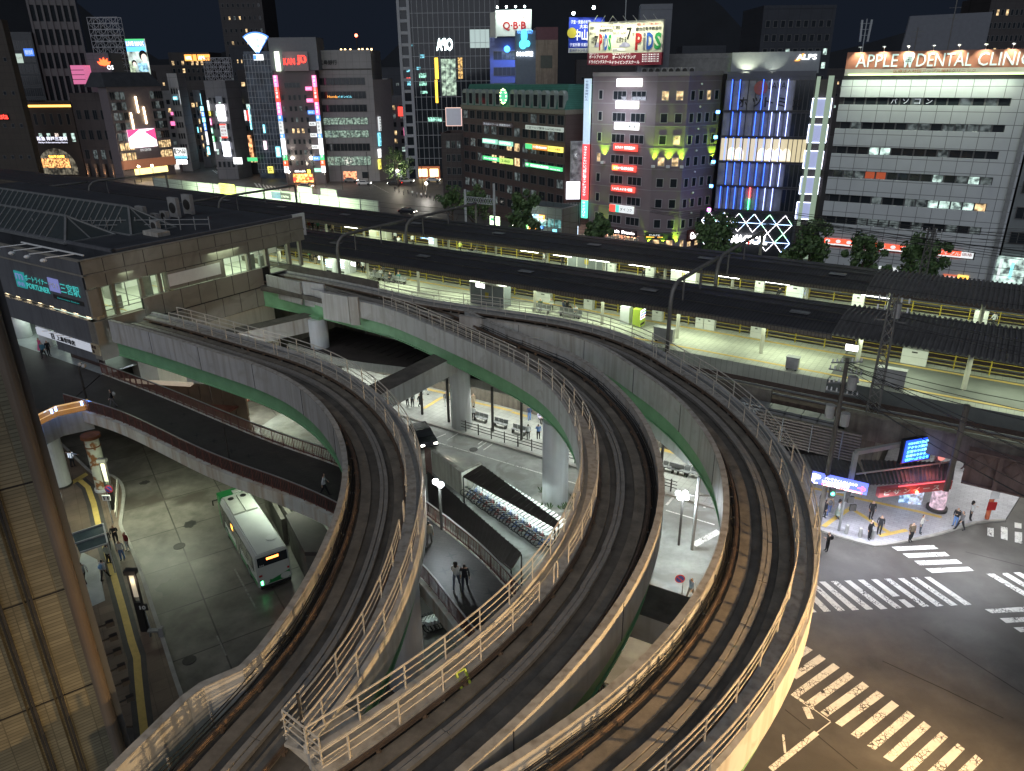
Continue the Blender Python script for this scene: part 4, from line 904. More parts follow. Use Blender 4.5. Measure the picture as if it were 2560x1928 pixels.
for q in((6,205,1070,330,1150,69.1,'wide white box by the yellow fence, leftmost on the open near platform'),(6,620,1130,692,1210,69.1,'small white box by the near platform fence, right of the wide one'),(6,1212,1230,1292,1310,69.1,'white box right of the vending pair, by the near platform fence'),(6,1588,1290,1650,1362,69.1,'narrow white box just right of the big curved pole'),(6,1662,1300,1745,1385,69.1,'white box beside the narrow one, right of the big curved pole'),(6,2065,1365,2155,1450,69.1,'white box by the near platform fence below the ribbed eave at right'),(7,1165,1555,1375,1650,69.1,'broad white box below the corrugated near roof'),(7,165,1010,300,1120,84.0,'broad white box on the far platform at right'),(7,735,1095,820,1200,84.0,'tall white cabinet where the far roof turns corrugated'),(7,1790,1235,1890,1340,84.0,'white box at the far right end of the far platform'),(6,1155,860,1222,955,84.0,'white box with a picture sign under the middle of the far roof'),(6,2105,970,2165,1085,84.0,'narrow white box near the lattice foot on the far platform'),(6,825,828,882,915,84.0,'white cabinet right of the far waiting room')):board(*q)
# grey equipment cases on the near platform edge
def ecase(n,x,y,z,w,h,d,lab,mt=None,rz=RZ):
 p=GK(n,x,y,z);o=thing('equipment_case',lab,'equipment case',tuple(p),rz,'grey equipment cases',world=False)
 mb=MB();mb.box(-w/2,w/2,-d/2,d/2,.12,h);mb.build('body',mt or M_ACU,o);mb=MB();mb.box(-w/2-.05,w/2+.05,-d/2-.05,d/2+.05,h,h+.06);mb.build('lid',M_STEEL,o)
 for s_ in(-1,1):mb=MB();mb.box(s_*w*.35-.06,s_*w*.35+.06,-d/2,d/2,0,.12);mb.build('foot',M_DARK,o)
ecase(6,1310,1500,8.5,1.9,1.35,.6,'grey equipment case behind the right guideway railing');ecase(11,205,80,8.5,1.0,1.1,.6,'small grey case at the near platform edge left of the lattice mast');ecase(11,1035,225,8.5,2.3,1.5,.6,'big grey case beside the lattice mast on the platform edge')
# screens hung from the near roof
SCRN=glow('screen',(.95,.95,1),2.2)
for n,x0,y0,x1,y1,s_,lab in((5,537,762,578,798,66.5,'small bright screen left of the curved pole under the near roof'),(5,820,812,862,850,66.5,'small bright screen right of the near platform vending machines'),(5,1900,993,1975,1040,63.6,'bright screen above the dark waiting room at the near roof edge'),(7,675,1520,775,1590,64.0,'tilted blue-white screen under the corrugated near roof')):
 F_=Fac(W(-120,s_),W(16,s_));a0,a1,z0,z1=F_.rect(n,x0,y0,x1,y1);p=F_.at((a0+a1)/2,z0)
 o=thing('hanging_screen',lab,'screen',tuple(p),RZ,'platform screens',world=False);w=a1-a0;h=max(.35,z1-z0)
 mb=MB();mb.box(-w/2-.04,w/2+.04,.0,.1,-.04,h+.04);mb.build('case',M_DARK,o);mb=MB();mb.box(-w/2,w/2,-.01,0,0,h);mb.build('lit_face',SCRN,o)
 mb=MB();mb.box(-.03,.03,.04,.08,h+.04,h+.5);mb.build('hanger',M_DARK,o)
# benches
def bench(n,x,y,z,lab,seats=4,rz=RZ):
 p=GK(n,x,y,z);o=thing('bench',lab,'bench',tuple(p),rz,'metal benches',world=False)
 for i in range(seats):
  a=(i-seats/2+.5)*.55;mb=MB();mb.box(a-.24,a+.24,-.22,.22,.4,.46);mb.box(a-.24,a+.24,.2,.26,.46,.85);mb.build('seat',M_STEEL,o)
 mb=MB();mb.box(-seats*.28,seats*.28,-.04,.04,.32,.4)
 mb.build('frame',M_DARK,o)
 for s_ in(-1,1):mb=MB();mb.box(s_*seats*.22-.04,s_*seats*.22+.04,-.2,.2,0,.34);mb.build('leg',M_DARK,o)
bench(5,1020,965,8.5,'first metal bench row right of the near vending machines');bench(5,1150,985,8.5,'second metal bench row at the open platform edge');bench(5,1235,1000,8.5,'third metal bench row beside the dark stairs');bench(6,250,1250,8.5,'bench with seated travellers, leftmost of those seen through the guideway rail');bench(6,500,1290,8.5,'bench nearest the dark railing left of the yellow-green vending machine',5)
bench(6,1200,965,8.5,'bench under the middle of the far platform roof',3);bench(5,1880,775,8.5,'bench with travellers under the left half of the far roof',5)
# gantries with bent tubular arms
def gantry(t,lab,s1=61.2,s2=73.4,s3=89,zb=7.3,zt=14.6):
 o=thing('catenary_mast',lab,'catenary mast',place(W(t,s1),zb),group='bent tubular catenary masts')
 def arc(sa,sb,z0,up):return[W(t,sa,z0),W(t,sa,zt-1.4),W(t,sa+.25,zt-.55),W(t,sa+.9,zt-.05),W(t,sa+1.8,zt+.15)]+[W(t,sa+1.8+(sb-sa-1.8)*k/4,zt+.15)for k in(1,2,3,4)]
 for(a,b)in((s1,s2),(s2,s3)):
  mb=MB();mb.tube(arc(a,b,zb,1),.19,10);mb.build('bent_pole',M_LAT,o,smooth=True)
 mb=MB();mb.tube([W(t,s3,zb),W(t,s3,zt+.2)],.19,10);mb.build('end_pole',M_LAT,o)
 for s_ in(s1+3,s1+7.5,s2+3.5,s2+9):
  mb=MB();mb.tube([W(t,s_,zt+.1),W(t,s_,zt-2.2)],.09,8);mb.bar(W(t,s_,zt-2.2),W(t+.5,s_,zt-2.9),.06);mb.bar(W(t,s_,zt-2.2),W(t-.5,s_,zt-2.9),.06);mb.build('dropper',M_LAT,o)
gantry(-64.8,'bent tubular catenary mast beside the near platform vending machines')
gantry(-23.4,'tall bent tubular catenary mast rising in front of the right half of the platforms')
gantry(-103,'bent tubular catenary mast behind the station roof plant, left of centre');gantry(-140,'bent tubular catenary mast at far left above the station skylights')
for s_,z_ in((64.5,13.2),(69,13.2),(77,13.2),(82.5,13.2),(91,12.6),(94.6,12.6)):
 mb=MB();pts=[]
 for i in range(90):t=-200+i*2.4;pts.append(W(t,s_,z_-.35*abs(math.sin(math.pi*(t+64.8)/41.4))))
 mb.tube(pts,.022,4);tag(mb.build('overhead_wire',M_CABLE),'thin black overhead wire above the tracks, %s'%{64.5:'nearest to the guideways',69:'second nearest to the guideways',77:'third from the guideways',82.5:'over the front edge of the far roof',91:'just beyond the far roof',94.6:'farthest beyond the far roof'}[s_],'wire','overhead wires')
def lattice(lab,xy,z0,z1,w=.8,mt=M_LAT,arms=False,taper=.6):
 o=thing('lattice_mast',lab,'lattice mast',(xy.x,xy.y,z0),group='steel lattice masts');mb=MB();n=max(3,int((z1-z0)/(w*.9)))
 cr_=lambda k,z:xy+Vector((0,0,z))+(E1*(1 if k in(1,2)else-1)+E2*(1 if k>1 else-1))*(w/2*(1-(1-taper)*(z-z0)/(z1-z0)))
 base=Vector((xy.x,xy.y,0));
 def c_(k,z):f=w/2*(1-(1-taper)*(z-z0)/(z1-z0));q=base+E1*(f if k in(1,2)else-f)+E2*(f if k>1 else-f);q.z=z;return q
 for k in range(4):mb.bar(c_(k,z0),c_(k,z1),.09)
 for i in range(n):
  a=z0+(z1-z0)*i/n;b=z0+(z1-z0)*(i+1)/n
  for k in range(4):mb.bar(c_(k,a),c_((k+1)%4,b),.05);mb.bar(c_((k+1)%4,a),c_(k,b),.05)
 mb.build('lattice',mt,o)
 if arms:
  for dz in(.4,1.1,1.9):mb=MB();q=base.copy();q.z=z1-dz;mb.bar(q-E1*1.1,q+E1*1.1,.09);mb.build('cross_arm',mt,o)
  for dz in(.4,1.1):
   for k in(-1,-.5,.5,1):mb=MB();q=base+E1*k;q.z=z1-dz;mb.tube([q,q+Vector((0,0,.35))],.07,6);mb.build('insulator',M_WHITEP,o)
  mb=MB();q=base.copy();q.z=z1-1.6;mb.tube([q+E1*.3,q+E1*.3+Vector((0,0,1.1))],.3,10);mb.build('transformer',M_ACU,o)
 return o
F60=Fac(W(-120,60),W(16,60));zt=F60.px(7,1085,1095)[1]
lattice('tall steel lattice mast standing between the near tracks at right',W(-5.6,59.6),6.2,min(zt,19),.85,arms=True)
F96=Fac(W(-120,97),W(30,97));a,zt=F96.px(7,1420,520);a0,_=F96.px(7,1330,950)
lattice('steel lattice mast with transformer in front of the rightmost big tree',F96.at(a0,0),4,zt,1.0,arms=True)
F98=Fac(W(-140,98),W(30,98))
sgn=thing('signal_gantry','pale steel signal gantry with a lattice beam beyond the far roof','signal gantry',tuple(F98.at(F98.px(5,1800,480)[0],7)))
(a0,z0),(a1,z1)=F98.px(5,1805,185),F98.px(5,2055,135);(b0,c0),(b1,c1_)=F98.px(5,1805,285),F98.px(5,2050,228)
M_PALE=mat('pale_steel',(.4,.42,.43),.5,var=.1)
for a,z in((a0,z0),(a1,z1)):mb=MB();mb.bar(F98.at(a,6),F98.at(a,z),.35);mb.build('post',M_PALE,sgn)
mb=MB();zz=(c0+c1_)/2
mb.bar(F98.at(a0,zz),F98.at(a1,zz),.1);mb.bar(F98.at(a0,zz-.9),F98.at(a1,zz-.9),.1)
for i in range(12):x0_=a0+(a1-a0)*i/12;x1_=a0+(a1-a0)*(i+1)/12;mb.bar(F98.at(x0_,zz),F98.at(x1_,zz-.9),.06);mb.bar(F98.at(x0_,zz-.9),F98.at(x1_,zz),.06)
mb.build('lattice_beam',M_PALE,sgn)
# lit noise wall beyond
NWL=Fac(W(-230,104),W(30,104))
lw=thing('noise_wall','pale panelled noise wall brightly lit in green-white beyond the far platform roof','wall',tuple(NWL.at(100,5)))
M_NW=mat('noise_panel',(.5,.55,.48),.6,var=.08,kind='grid',gx=3,gy=.4,joint=.03,gcol=(.55,.55,.55),ang=RZ,wall='x')
aE=NWL.px(5,1060,300)[0];zE=NWL.px(5,1060,285)[1];aL=NWL.px(4,1330,85)[0]
mb=MB();NWL.box(mb,aL,aE,3,zE,0,.25);mb.build('panels',M_NW,lw)
for x0,x1 in((365,490),(565,700)):
 a0=NWL.px(5,x0,190)[0];a1=NWL.px(5,x1,200)[0];mb=MB();NWL.box(mb,a0,a1,zE,zE+1.3,.02,.2);mb.build('raised_panel',M_NW,lw)
i=0;a=aL
while a<aE:mb=MB();NWL.box(mb,a-.08,a+.08,3,zE+.1,.26,.4);mb.build('post',M_STEEL,lw);a+=5.5
ad=thing('poster_board','dark blue poster board with white lettering on the lit noise wall','poster',tuple(NWL.at(aE-22,9)))
a0,a1,z0,z1=NWL.rect(5,130,200,300,290,.45)
fb(mat('poster_blue',(.03,.09,.18),.4,var=.5,scale=.5),a0,a0+(a1-a0)*.5,z0+.3,z1-.1,.5,F=NWL,parent=ad,name='picture');fb(M_BLACKP,a0+(a1-a0)*.5,a1,z0+.3,z1-.1,.5,F=NWL,parent=ad,name='text_panel')
for k,tx in enumerate(('どこでもドアWi-Fi','ファースト証券ビル','大阪国際空港行き')):ftext(NWL,tx,a0+(a1-a0)*.55,a1-.3,z1-1.0-k*.75,z1-.6-k*.75,M_WHITEP,ad,.52)
yp=thing('poster_board','yellow poster with a small red mascot-free mark on the noise wall at left','poster',tuple(NWL.at(aL+20,9)))if 0 else None
a0,a1,z0,z1=NWL.rect(4,1890,130,2040,240,.45)
yp=thing('poster_board','yellow-lit poster at the left stretch of the noise wall','poster',tuple(NWL.at(a0,z0)));fb(mat('poster_yellow',(.55,.5,.12),.5,var=.3,scale=.6,emit=(.6,.6,.1),es=.3),a0,a1,z0,z1,.5,F=NWL,parent=yp,name='panel');ftext(NWL,'ミ',a0+.6,a0+1.8,z0+.6,z1-.5,mat('poster_red',(.4,.03,.02),.5,var=0),yp,.52)
for t in(-150,-141,-132,-124,-116,-108):lamp('AREA',W(t,99,9.5),(.8,1,.66),420,5,1,target=W(t,104,8.5),name='wall_light')
# dark viaduct side louvres, cabinets, wires at right ------------------------------
F57=Fac(W(-120,57.2),W(20,57.2))
cab=thing('cable_cabinets','row of pale-framed dark cabinets standing along the viaduct edge left of the lattice mast','cabinets',place(W(-11,57),6))
for k in range(6):
 t=-14.6+k*1.25;mb=MB();tsbox(mb,t-.6,t+.6,56.6,57.9,4.9,6.9);mb.build('cabinet',M_DARK,cab)
 mb=MB();tsbox(mb,t-.62,t-.55,56.5,56.6,4.9,6.9);tsbox(mb,t+.55,t+.62,56.5,56.6,4.9,6.9);tsbox(mb,t-.62,t+.62,56.5,56.6,6.5,6.9);mb.build('frame',M_ACU,cab)
 mb=MB();tsbox(mb,t-.6,t+.6,56.7,57.8,6.92,7.1);mb.build('lid',M_STEEL,cab)
def louvres(lab,s_,t0,t1,z0,z1,step=.24):
 o=thing('louvre_screen',lab,'louvre screen',place(W((t0+t1)/2,s_),z0),group='brown louvre screens')
 mb=MB();tsbox(mb,t0,t1,s_+.15,s_+.3,z0,z1);mb.build('backing',M_BRCK,o)
 k=0;z=z0+.1
 while z<z1:mb=MB();tsbox(mb,t0,t1,s_-.03,s_+.08,z,z+step*.45);mb.build('slat',M_LOUV,o);z+=step
 t=t0
 while t<t1:mb=MB();tsbox(mb,t-.04,t+.04,s_-.08,s_-.03,z0,z1);mb.build('upright',M_STEEL,o);t+=2.2
louvres('brown horizontal louvre screen below the cabinets, beside the utility pole',55.6,-13.5,-5.6,4.6,7.0)
louvres('long brown louvre screen in the shade beneath the middle guideway',57.9,-58,-36,4.95,8.2)
ce=thing('street_canopy','dark corrugated street canopy roof at the station exit, glowing red at its front corner','canopy',place(W(-5,54)))
zc=4.3
def corrugate(pa,pb,pc,pd_,z,pitch=.3,amp=.07,name='roof',mt=M_CORR,parent=None):
 """pa-pb near edge, pd-pc far edge; ribs run from near to far"""
 n=int((pb-pa).length/pitch*4);vs=[]
 for i in range(n+1):
  f=i/n;dz=(0,amp,amp,0)[i%4];a=pa.lerp(pb,f);d=pd_.lerp(pc,f);a.z=z+dz;d.z=z+.25+dz;vs+=[a,d,a-Vector((0,0,.06)),d-Vector((0,0,.06))]
 fs=[]
 for i in range(n):a=i*4;fs+=[(a,a+4,a+5,a+1),(a+2,a+3,a+7,a+6),(a,a+2,a+6,a+4),(a+1,a+5,a+7,a+3)]
 fs+=[(0,1,3,2),(4*n,4*n+2,4*n+3,4*n+1)]
 mb=MB();mb.add(vs,fs);return mb.build(name,mt,parent)
A_=GK(11,370,955,zc);B_=GK(11,870,1075,zc);C_=GK(11,760,870,zc+.2);D_=GK(11,300,825,zc+.2)
corrugate(A_,B_,C_,D_,zc,parent=ce)
A2=GK(11,970,1100,zc);B2=GK(11,1600,1035,zc);C2=GK(11,1620,895,zc+.2);D2=GK(11,760,1000,zc+.2)
mb=MB();M2=GK(11,800,870,zc+.2);corrugate(GK(11,880,1080,zc),B2,C2,M2,zc,parent=ce)
mb=MB();mb.bar(D2+Vector((0,0,.15)),C2+Vector((0,0,.2)),.1);mb.build('edge_bar',M_RAILB,ce)
# parking sign
PS=Fac(GK(11,385,972,4.6),GK(11,868,1083,4.6));h1=PS.px(11,395,1062)[1]
ps=thing('parking_sign','long blue and white lit parking direction sign with a big letter P and red arrow','sign',tuple(PS.at(PS.w/2,h1)))
SB=mat('sign_blue',(.05,.06,.4),.4,var=0,emit=(.12,.16,.9),es=1.1);SWH=glow('sign_white',(1,1,1),2.2);SRD=glow('sign_red',(1,.12,.12),1.6)
def sb(mt,f0,f1,g0,g1,off,F,z0,z1,parent,name='panel',th=.04):return fb(mt,F.w*f0,F.w*f1,z0+(z1-z0)*g0,z0+(z1-z0)*g1,off,F=F,parent=parent,name=name,th=th)
def stx(s,f0,f1,g0,g1,mt,off,F,z0,z1,parent,bold=0.,name='lettering'):return ftext(F,s,F.w*f0,F.w*f1,z0+(z1-z0)*g0,z0+(z1-z0)*g1,mt,parent,off,bold,name)
sb(SB,0,1,0,1,0,PS,h1,4.6,ps,'panel',.25)
sb(SRD,.2,.92,0,.16,.01,PS,h1,4.6,ps,'red_band',.005)
stx('P',.01,.165,.2,.95,SWH,.02,PS,h1,4.6,ps,.04);stx('24',.04,.12,.02,.16,SWH,.02,PS,h1,4.6,ps)
stx('パークタイムさんのみや',.24,.82,.62,.9,SWH,.02,PS,h1,4.6,ps);stx('180台大型駐車場',.2,.68,.24,.58,SWH,.02,PS,h1,4.6,ps,.02);stx('→',.83,.97,.3,.8,SRD,.03,PS,h1,4.6,ps,.03)
stx('24時間営業・予約駐車場',.22,.9,.03,.13,SWH,.02,PS,h1,4.6,ps)
# red shop-street sign
ES=Fac(GK(11,970,1112,4.35),GK(11,1600,1040,4.35));h2=ES.px(11,970,1190)[1]
es=thing('street_sign','dark red sign board with slanted pale katakana over the station exit','sign',tuple(ES.at(ES.w/2,h2)))
sb(mat('sign_maroon',(.20,.05,.05),.5,var=.1,emit=(.3,.05,.05),es=.12),0,1,0,1,0,ES,h2,4.3,es,'panel',.35)
stx('ピ サ ン イ ー ス ト',.06,.95,.22,.8,mat('pale_letters',(.5,.45,.4),.5,var=.1),.02,ES,h2,4.3,es,.02);
mb=MB();mb.box(ES.w*.25,ES.w*.98,-.05,.02,4.3,4.36,fr=ES.fr());mb.build('red_tube',glow('red_tube',(1,.1,.12),.8),es)
q=ES.at(ES.w*.5,h2+.2,.15);mb=MB();mb.ball(q,.12);mb.build('red_lamp',glow('red',(1,.08,.03),14),es)
lamp('POINT',ES.at(ES.w*.5,4.9,-.9),(1,.18,.1),13,.2);lamp('POINT',ES.at(ES.w*.8,4.9,-.9),(1,.18,.1),13,.2);lamp('POINT',ES.at(ES.w*.5,3.7,.6),(1,.1,.06),12,.15)
# led board on a portal frame
pf=thing('portal_frame','grey steel portal frame standing on the canopy around the blue display','frame',tuple(GK(11,1100,800,5)))
zt_=6.7;a=GK(11,760,800,zt_);b=GK(11,1510,665,zt_)
M_PF=mat('portal_grey',(.3,.3,.29),.6,var=.1)
mb=MB();mb.bar(a,b,.3);mb.build('beam',M_PF,pf)
for p in(a,b):mb=MB();mb.bar(p,(p.x,p.y,4.3),.3);mb.build('post',M_PF,pf)
LF=Fac(GK(11,1195,700,7.3),GK(11,1430,660,7.3));h3=LF.px(11,1180,885)[1]
lb=thing('led_display','blue and cyan lit message display in the portal frame above the canopy','display',tuple(LF.at(LF.w/2,h3)))
sb(M_BLACKP,-.05,1.05,-.05,1.03,0,LF,h3,7.3,lb,'case',.3);sb(glow('led_blue',(.02,.08,.8),.8),0,1,0,1,.03,LF,h3,7.3,lb,'lit_face',.02)
LC=glow('led_cyan',(.15,.55,1),2.2);LGn=glow('led_green',(.1,.9,.4),2)
for k,(tx,m_)in enumerate((('CONNECT.交通情報',LC),('アクセス案内中',LC),('三宮のりば案内',LC),('各線のりかえ口',LC),('神戸へようこそ',LGn))):stx(tx,.08,.94,.8-k*.185,.92-k*.185,m_,.05,LF,h3,7.3,lb)
lamp('POINT',LF.at(LF.w/2,6,.8),(.1,.3,1),18,.4)
rd=thing('round_sign','round pink-lit disc on a thin post beside the blue display','sign',tuple(GK(11,1500,900,4.4)));p=GK(11,1502,835,5.4)
mb=MB();d_=ES.n;mb.tube([p,p+d_*.05],.33,24);mb.build('disc',mat('pink_disc',(.5,.2,.17),.5,var=.05,emit=(.9,.3,.25),es=.5),rd);mb=MB();mb.bar(p-Vector((0,0,.3)),p-Vector((0,0,1.1)),.05);mb.build('post',M_PF,rd)
M_WIRE=M_CABLE
def wires(a,b,n,spread,sag,grp,lab,r=.025):
 a=Vector(a);b=Vector(b)
 for i in range(n):
  o=Vector((random.uniform(-1,1),random.uniform(-1,1),random.uniform(-1,1)))*spread;mb=MB()
  pts=[a.lerp(b,k/10)+o*(.3+.7*k/10)-Vector((0,0,sag*4*(k/10)*(1-k/10)*(1+.2*i)))for k in range(11)]
  mb.tube(pts,r,4);tag(mb.build('overhead_cable',M_WIRE),lab+', '+('first','second','third','fourth','fifth','sixth','seventh','eighth','ninth')[i]+' of its bundle','cable',grp)
# utility pole
up_=W(-7.1,52.7);pole=thing('utility_pole','utility pole crowded with transformers and insulators at the guideway edge','utility pole',place(up_,.12))
Fp=Fac(W(-60,52.7),W(20,52.7));zt=min(16,Fp.px(11,430,-60)[1])
mb=MB();mb.tube([place(up_,.12),place(up_,zt)],[.2,.14],12);mb.build('pole',M_CONCD,pole)
for k,dz in enumerate((.3,1.0,1.8,2.6)):
 mb=MB();q=Vector(place(up_,zt-dz));d=E1 if k%2 else(E1+E2*.7).normalized();mb.bar(q-d*1.1,q+d*1.1,.09);mb.build('cross_arm',M_STEEL,pole)
 for x in(-1,-.7,-.35,.35,.7,1):mb=MB();q2=q+d*x;mb.tube([q2+Vector((0,0,.04)),q2+Vector((0,0,.3))],[.06,.04],6);mb.build('insulator',M_WHITEP,pole)
for dx,dz in((.55,2.2),(-.55,4.6),(.5,5.0)):mb=MB();q=Vector(place(up_,zt-dz))+E1*dx;mb.tube([q,q+Vector((0,0,.95))],.32,12);mb.build('transformer',M_ACU,pole)
top=Vector(place(up_,zt-.5));p2=F60.at(F60.px(7,1085,1095)[0],15)
wires(top,W(26,40,9.5),4,1.0,.7,'cables over the plaza','black cable sagging high across the plaza from the utility pole');wires(top,W(14,57,11),4,1.1,.5,'cables along the viaduct','black cable running right along the viaduct from the utility pole')
wires(top+Vector((0,0,-1.5)),W(16,44,8),3,.8,.8,'cables over the plaza','black cable sagging lower across the plaza from the utility pole');wires(W(-5.6,59.6,15),W(24,60,14),4,1.0,.5,'cables from the near lattice mast','black cable leading right from the near lattice mast')
wires(W(-22,96,15.5),W(40,92,16),9,1.6,.6,'cables before the big white building','thin black cable stretched in front of the big white building',.03);wires(W(-40,95,15),W(8,95,16),5,1.3,.6,'cables before the purple building','thin black cable stretched in front of the purple building',.025)
pp_=GK(11,1600,880,3);p3=thing('wire_pole','plain dark pole rising beside the round pink disc','pole',tuple(GK(11,1600,880,4.3)));F_=Fac(W(-60,55.4),W(20,55.4));a0,_=F_.px(11,1600,880);_,z1=F_.px(11,1715,350)
mb=MB();mb.tube([F_.at(a0,4.3),F_.at(a0,min(z1,11))],.2,10);mb.build('pole',M_CONCD,p3)
# ================================================================ city behind the railway
_K=K
def K(n,x,y):
 if n==16:return 380+x/4.25,80+y/4.25
 if n==17:return 1780+x/3.472,180+y/3.472
 return _K(n,x,y)
def fpx(p,d,l,r):
 """face through ground point p with direction d, cut between the two pixels l and r (each (crop, x, y))"""
 d=Vector((d[0],d[1],0)).normalized();F=Fac(Vector((p[0],p[1],0)),Vector((p[0],p[1],0))+d);a0=F.px(*l)[0];a1=F.px(*r)[0]
 return Fac(F.at(a0,0),F.at(a1,0))
WMESH={}
M_FR=mat('window_frame',(.10,.10,.10),.5,var=0)
GL_D=mat('glass_dark',(.025,.03,.035),.08,var=.0)
GL_W=mat('glass_warm',(.3,.22,.12),.3,var=.5,scale=.9,emit=(1,.68,.34),es=.4)
GL_C=mat('glass_cool',(.25,.3,.28),.3,var=.5,scale=.9,emit=(.7,.95,.85),es=.34)
GL_B=mat('glass_dim',(.05,.06,.06),.15,var=.3,scale=1,emit=(.5,.6,.6),es=.06)
def win_mesh(w,h,gl,fr,fw=.12,mull=1):
 k=(round(w,2),round(h,2),gl.name,fr.name,mull)
 if k in WMESH:return WMESH[k]
 mb=MB();mb.box(-w/2,w/2,-.03,.02,0,h,0)
 for a,b,c,d in((-w/2-fw,-w/2,0,h),(w/2,w/2+fw,0,h),(-w/2-fw,w/2+fw,-fw,0),(-w/2-fw,w/2+fw,h,h+fw)):mb.box(a,b,-.1,.02,c,d,1)
 for i in range(1,mull+1):x=-w/2+w*i/(mull+1);mb.box(x-.04,x+.04,-.05,-.03,0,h,1)
 me=bpy.data.meshes.new('window');me.from_pydata(mb.v,[],mb.f);me.materials.append(gl);me.materials.append(fr);me.polygons.foreach_set('material_index',mb.m)
 bm=bmesh.new();bm.from_mesh(me);bmesh.ops.recalc_face_normals(bm,faces=bm.faces);bm.to_mesh(me);bm.free()
 WMESH[k]=me;return me
def window(F,a,z,w,h,parent,gl=None,fr=None,mull=1,off=0,name='window'):
 o=bpy.data.objects.new(name,win_mesh(w,h,gl or GL_D,fr or M_FR,mull=mull));COL.objects.link(o)
 o.location=F.at(a,z,off);o.rotation_euler=(0,0,math.atan2(F.d.y,F.d.x));adopt(o,parent);return o
RN=random.Random(11)
def winrow(F,a0,a1,n,z,h,parent,wfrac=.8,lit=.1,gls=None,fr=None,mull=1,off=0):
 p=(a1-a0)/n
 for i in range(n):
  gl=GL_D
  if RN.random()<lit:gl=RN.choice(gls or[GL_W,GL_C,GL_B])
  window(F,a0+p*(i+.5),z,p*wfrac,h,parent,gl,fr,mull,off)
def block(F,depth,z0,z1,mt,label,name='building',parts=True,roofm=None,cat='building',group=None):
 c=F.at(F.w/2,0,-depth/2);o=thing(name,label,cat,(c.x,c.y,0),group=group)
 mb=MB();F.box(mb,0,F.w,z0,z1,-depth,0);mb.build('wall',mt,o)
 mb=MB();F.box(mb,.3,F.w-.3,z1+.004,z1+.1,-depth+.3,-.3);mb.build('roof',roofm or M_ROOFD,o)
 mb=MB()
 for a,b,c_,d in((0,F.w,-.3,0.05),(0,F.w,-depth,-depth+.3),(0,.3,-depth+.3,-.3),(F.w-.3,F.w,-depth+.3,-.3)):F.box(mb,a,b,z1+.002,z1+.9,c_,d)
 mb.build('parapet',mt,o);return o
def wmat(name,col,gx=3.,gy=3.2,**k):return mat(name,col,.7,var=.12,scale=.3,kind='grid',gx=gx,gy=gy,joint=.06,gcol=(.6,.6,.6),ang=k.get('ang',0),wall=k.get('wall','x'),c2=.93)
def sign(F,q,label,bg,texts=(),off=.4,th=.3,name='shop_sign',cat='sign',group=None,frame=None):
 n,x0,y0,x1,y1=q;a0,a1,z0,z1=F.rect(n,x0,y0,x1,y1,off);c=F.at((a0+a1)/2,z0,off)
 o=thing(name,label,cat,tuple(c),group=group)
 mb=MB();F.box(mb,a0,a1,z0,z1,off-th,off);mb.build('panel',bg,o)
 if frame:mb=MB();F.box(mb,a0-.12,a1+.12,z0-.12,z1+.12,off-th-.02,off-.05);mb.build('frame',frame,o)
 for tx in texts:
  s,f0,f1,g0,g1,m_=tx[:6];b=tx[6]if len(tx)>6 else 0
  if s is None:mb=MB();F.box(mb,a0+(a1-a0)*f0,a0+(a1-a0)*f1,z0+(z1-z0)*g0,z0+(z1-z0)*g1,off,off+.03);mb.build('patch',m_,o)
  else:ftext(F,s,a0+(a1-a0)*f0,a0+(a1-a0)*f1,z0+(z1-z0)*g0,z0+(z1-z0)*g1,m_,o,off+.06,b)
 return o
def vsign(F,q,label,bg,s,m_,off=.4,**k):
 n=len(s);return sign(F,q,label,bg,[(c,.2,.8,1-(i+.9)/n,1-(i+.1)/n,m_)for i,c in enumerate(s)if c!=' '],off,**k)
BK=M_BLACKP
gW=glow('s_white',(.95,.98,1),1.6);gWd=glow('s_white_dim',(.8,.85,.85),.7);gY=glow('s_yellow',(1,.85,.15),1.1);gG=glow('s_green',(.1,.7,.25),.8);gR=glow('s_red',(1,.07,.05),1.3)
gC=glow('s_cyan',(.25,.8,1),1.3);gB=glow('s_blue',(.1,.3,1),1.2);gP=glow('s_pink',(1,.2,.45),1.3);gO=glow('s_orange',(1,.4,.08),1.4);gM=glow('s_mint',(.35,.8,.6),.7)
pB=mat('ink_blue',(.02,.05,.25),.5,var=0);pR=mat('ink_red',(.4,.02,.02),.5,var=0);pG=mat('ink_green',(.02,.22,.08),.5,var=0);pK=mat('ink_black',(.01,.01,.01),.5,var=0)
# ---- big white banded building at the right
AP=fpx((52.7,126),(.857,-.515),(3,600,1000),(7,2130,200))
M_APW=mat('white_band_panel',(.52,.55,.56),.6,var=.06,scale=.3,kind='grid',gx=2.05,gy=1.75,joint=.05,gcol=(.35,.35,.35),ang=math.atan2(-.515,.857),wall='x',c2=.97)
apb=block(AP,14,0,30.6,mat('dark_backing',(.05,.05,.05),.7,var=.1),'big white-banded office building with ribbon windows under the wide orange sign')
rows=[(28.2,27.1),(24.55,23.5),(20.85,19.7),(17.15,16.0),(13.3,12.1),(9.75,8.55),(5.9,4.6)]
zt=30.7
aW=AP.px(3,2095,900)[0]
for i,(a,b)in enumerate(rows):
 mb=MB();AP.box(mb,0,aW,a,zt,0.0,.45);mb.build('band',M_APW,apb);zt=b
mb=MB();AP.box(mb,0,aW,0,4.6,0,.45);AP.box(mb,aW,AP.w,0,30.7,0.02,.4);mb.build('band',M_APW,apb)
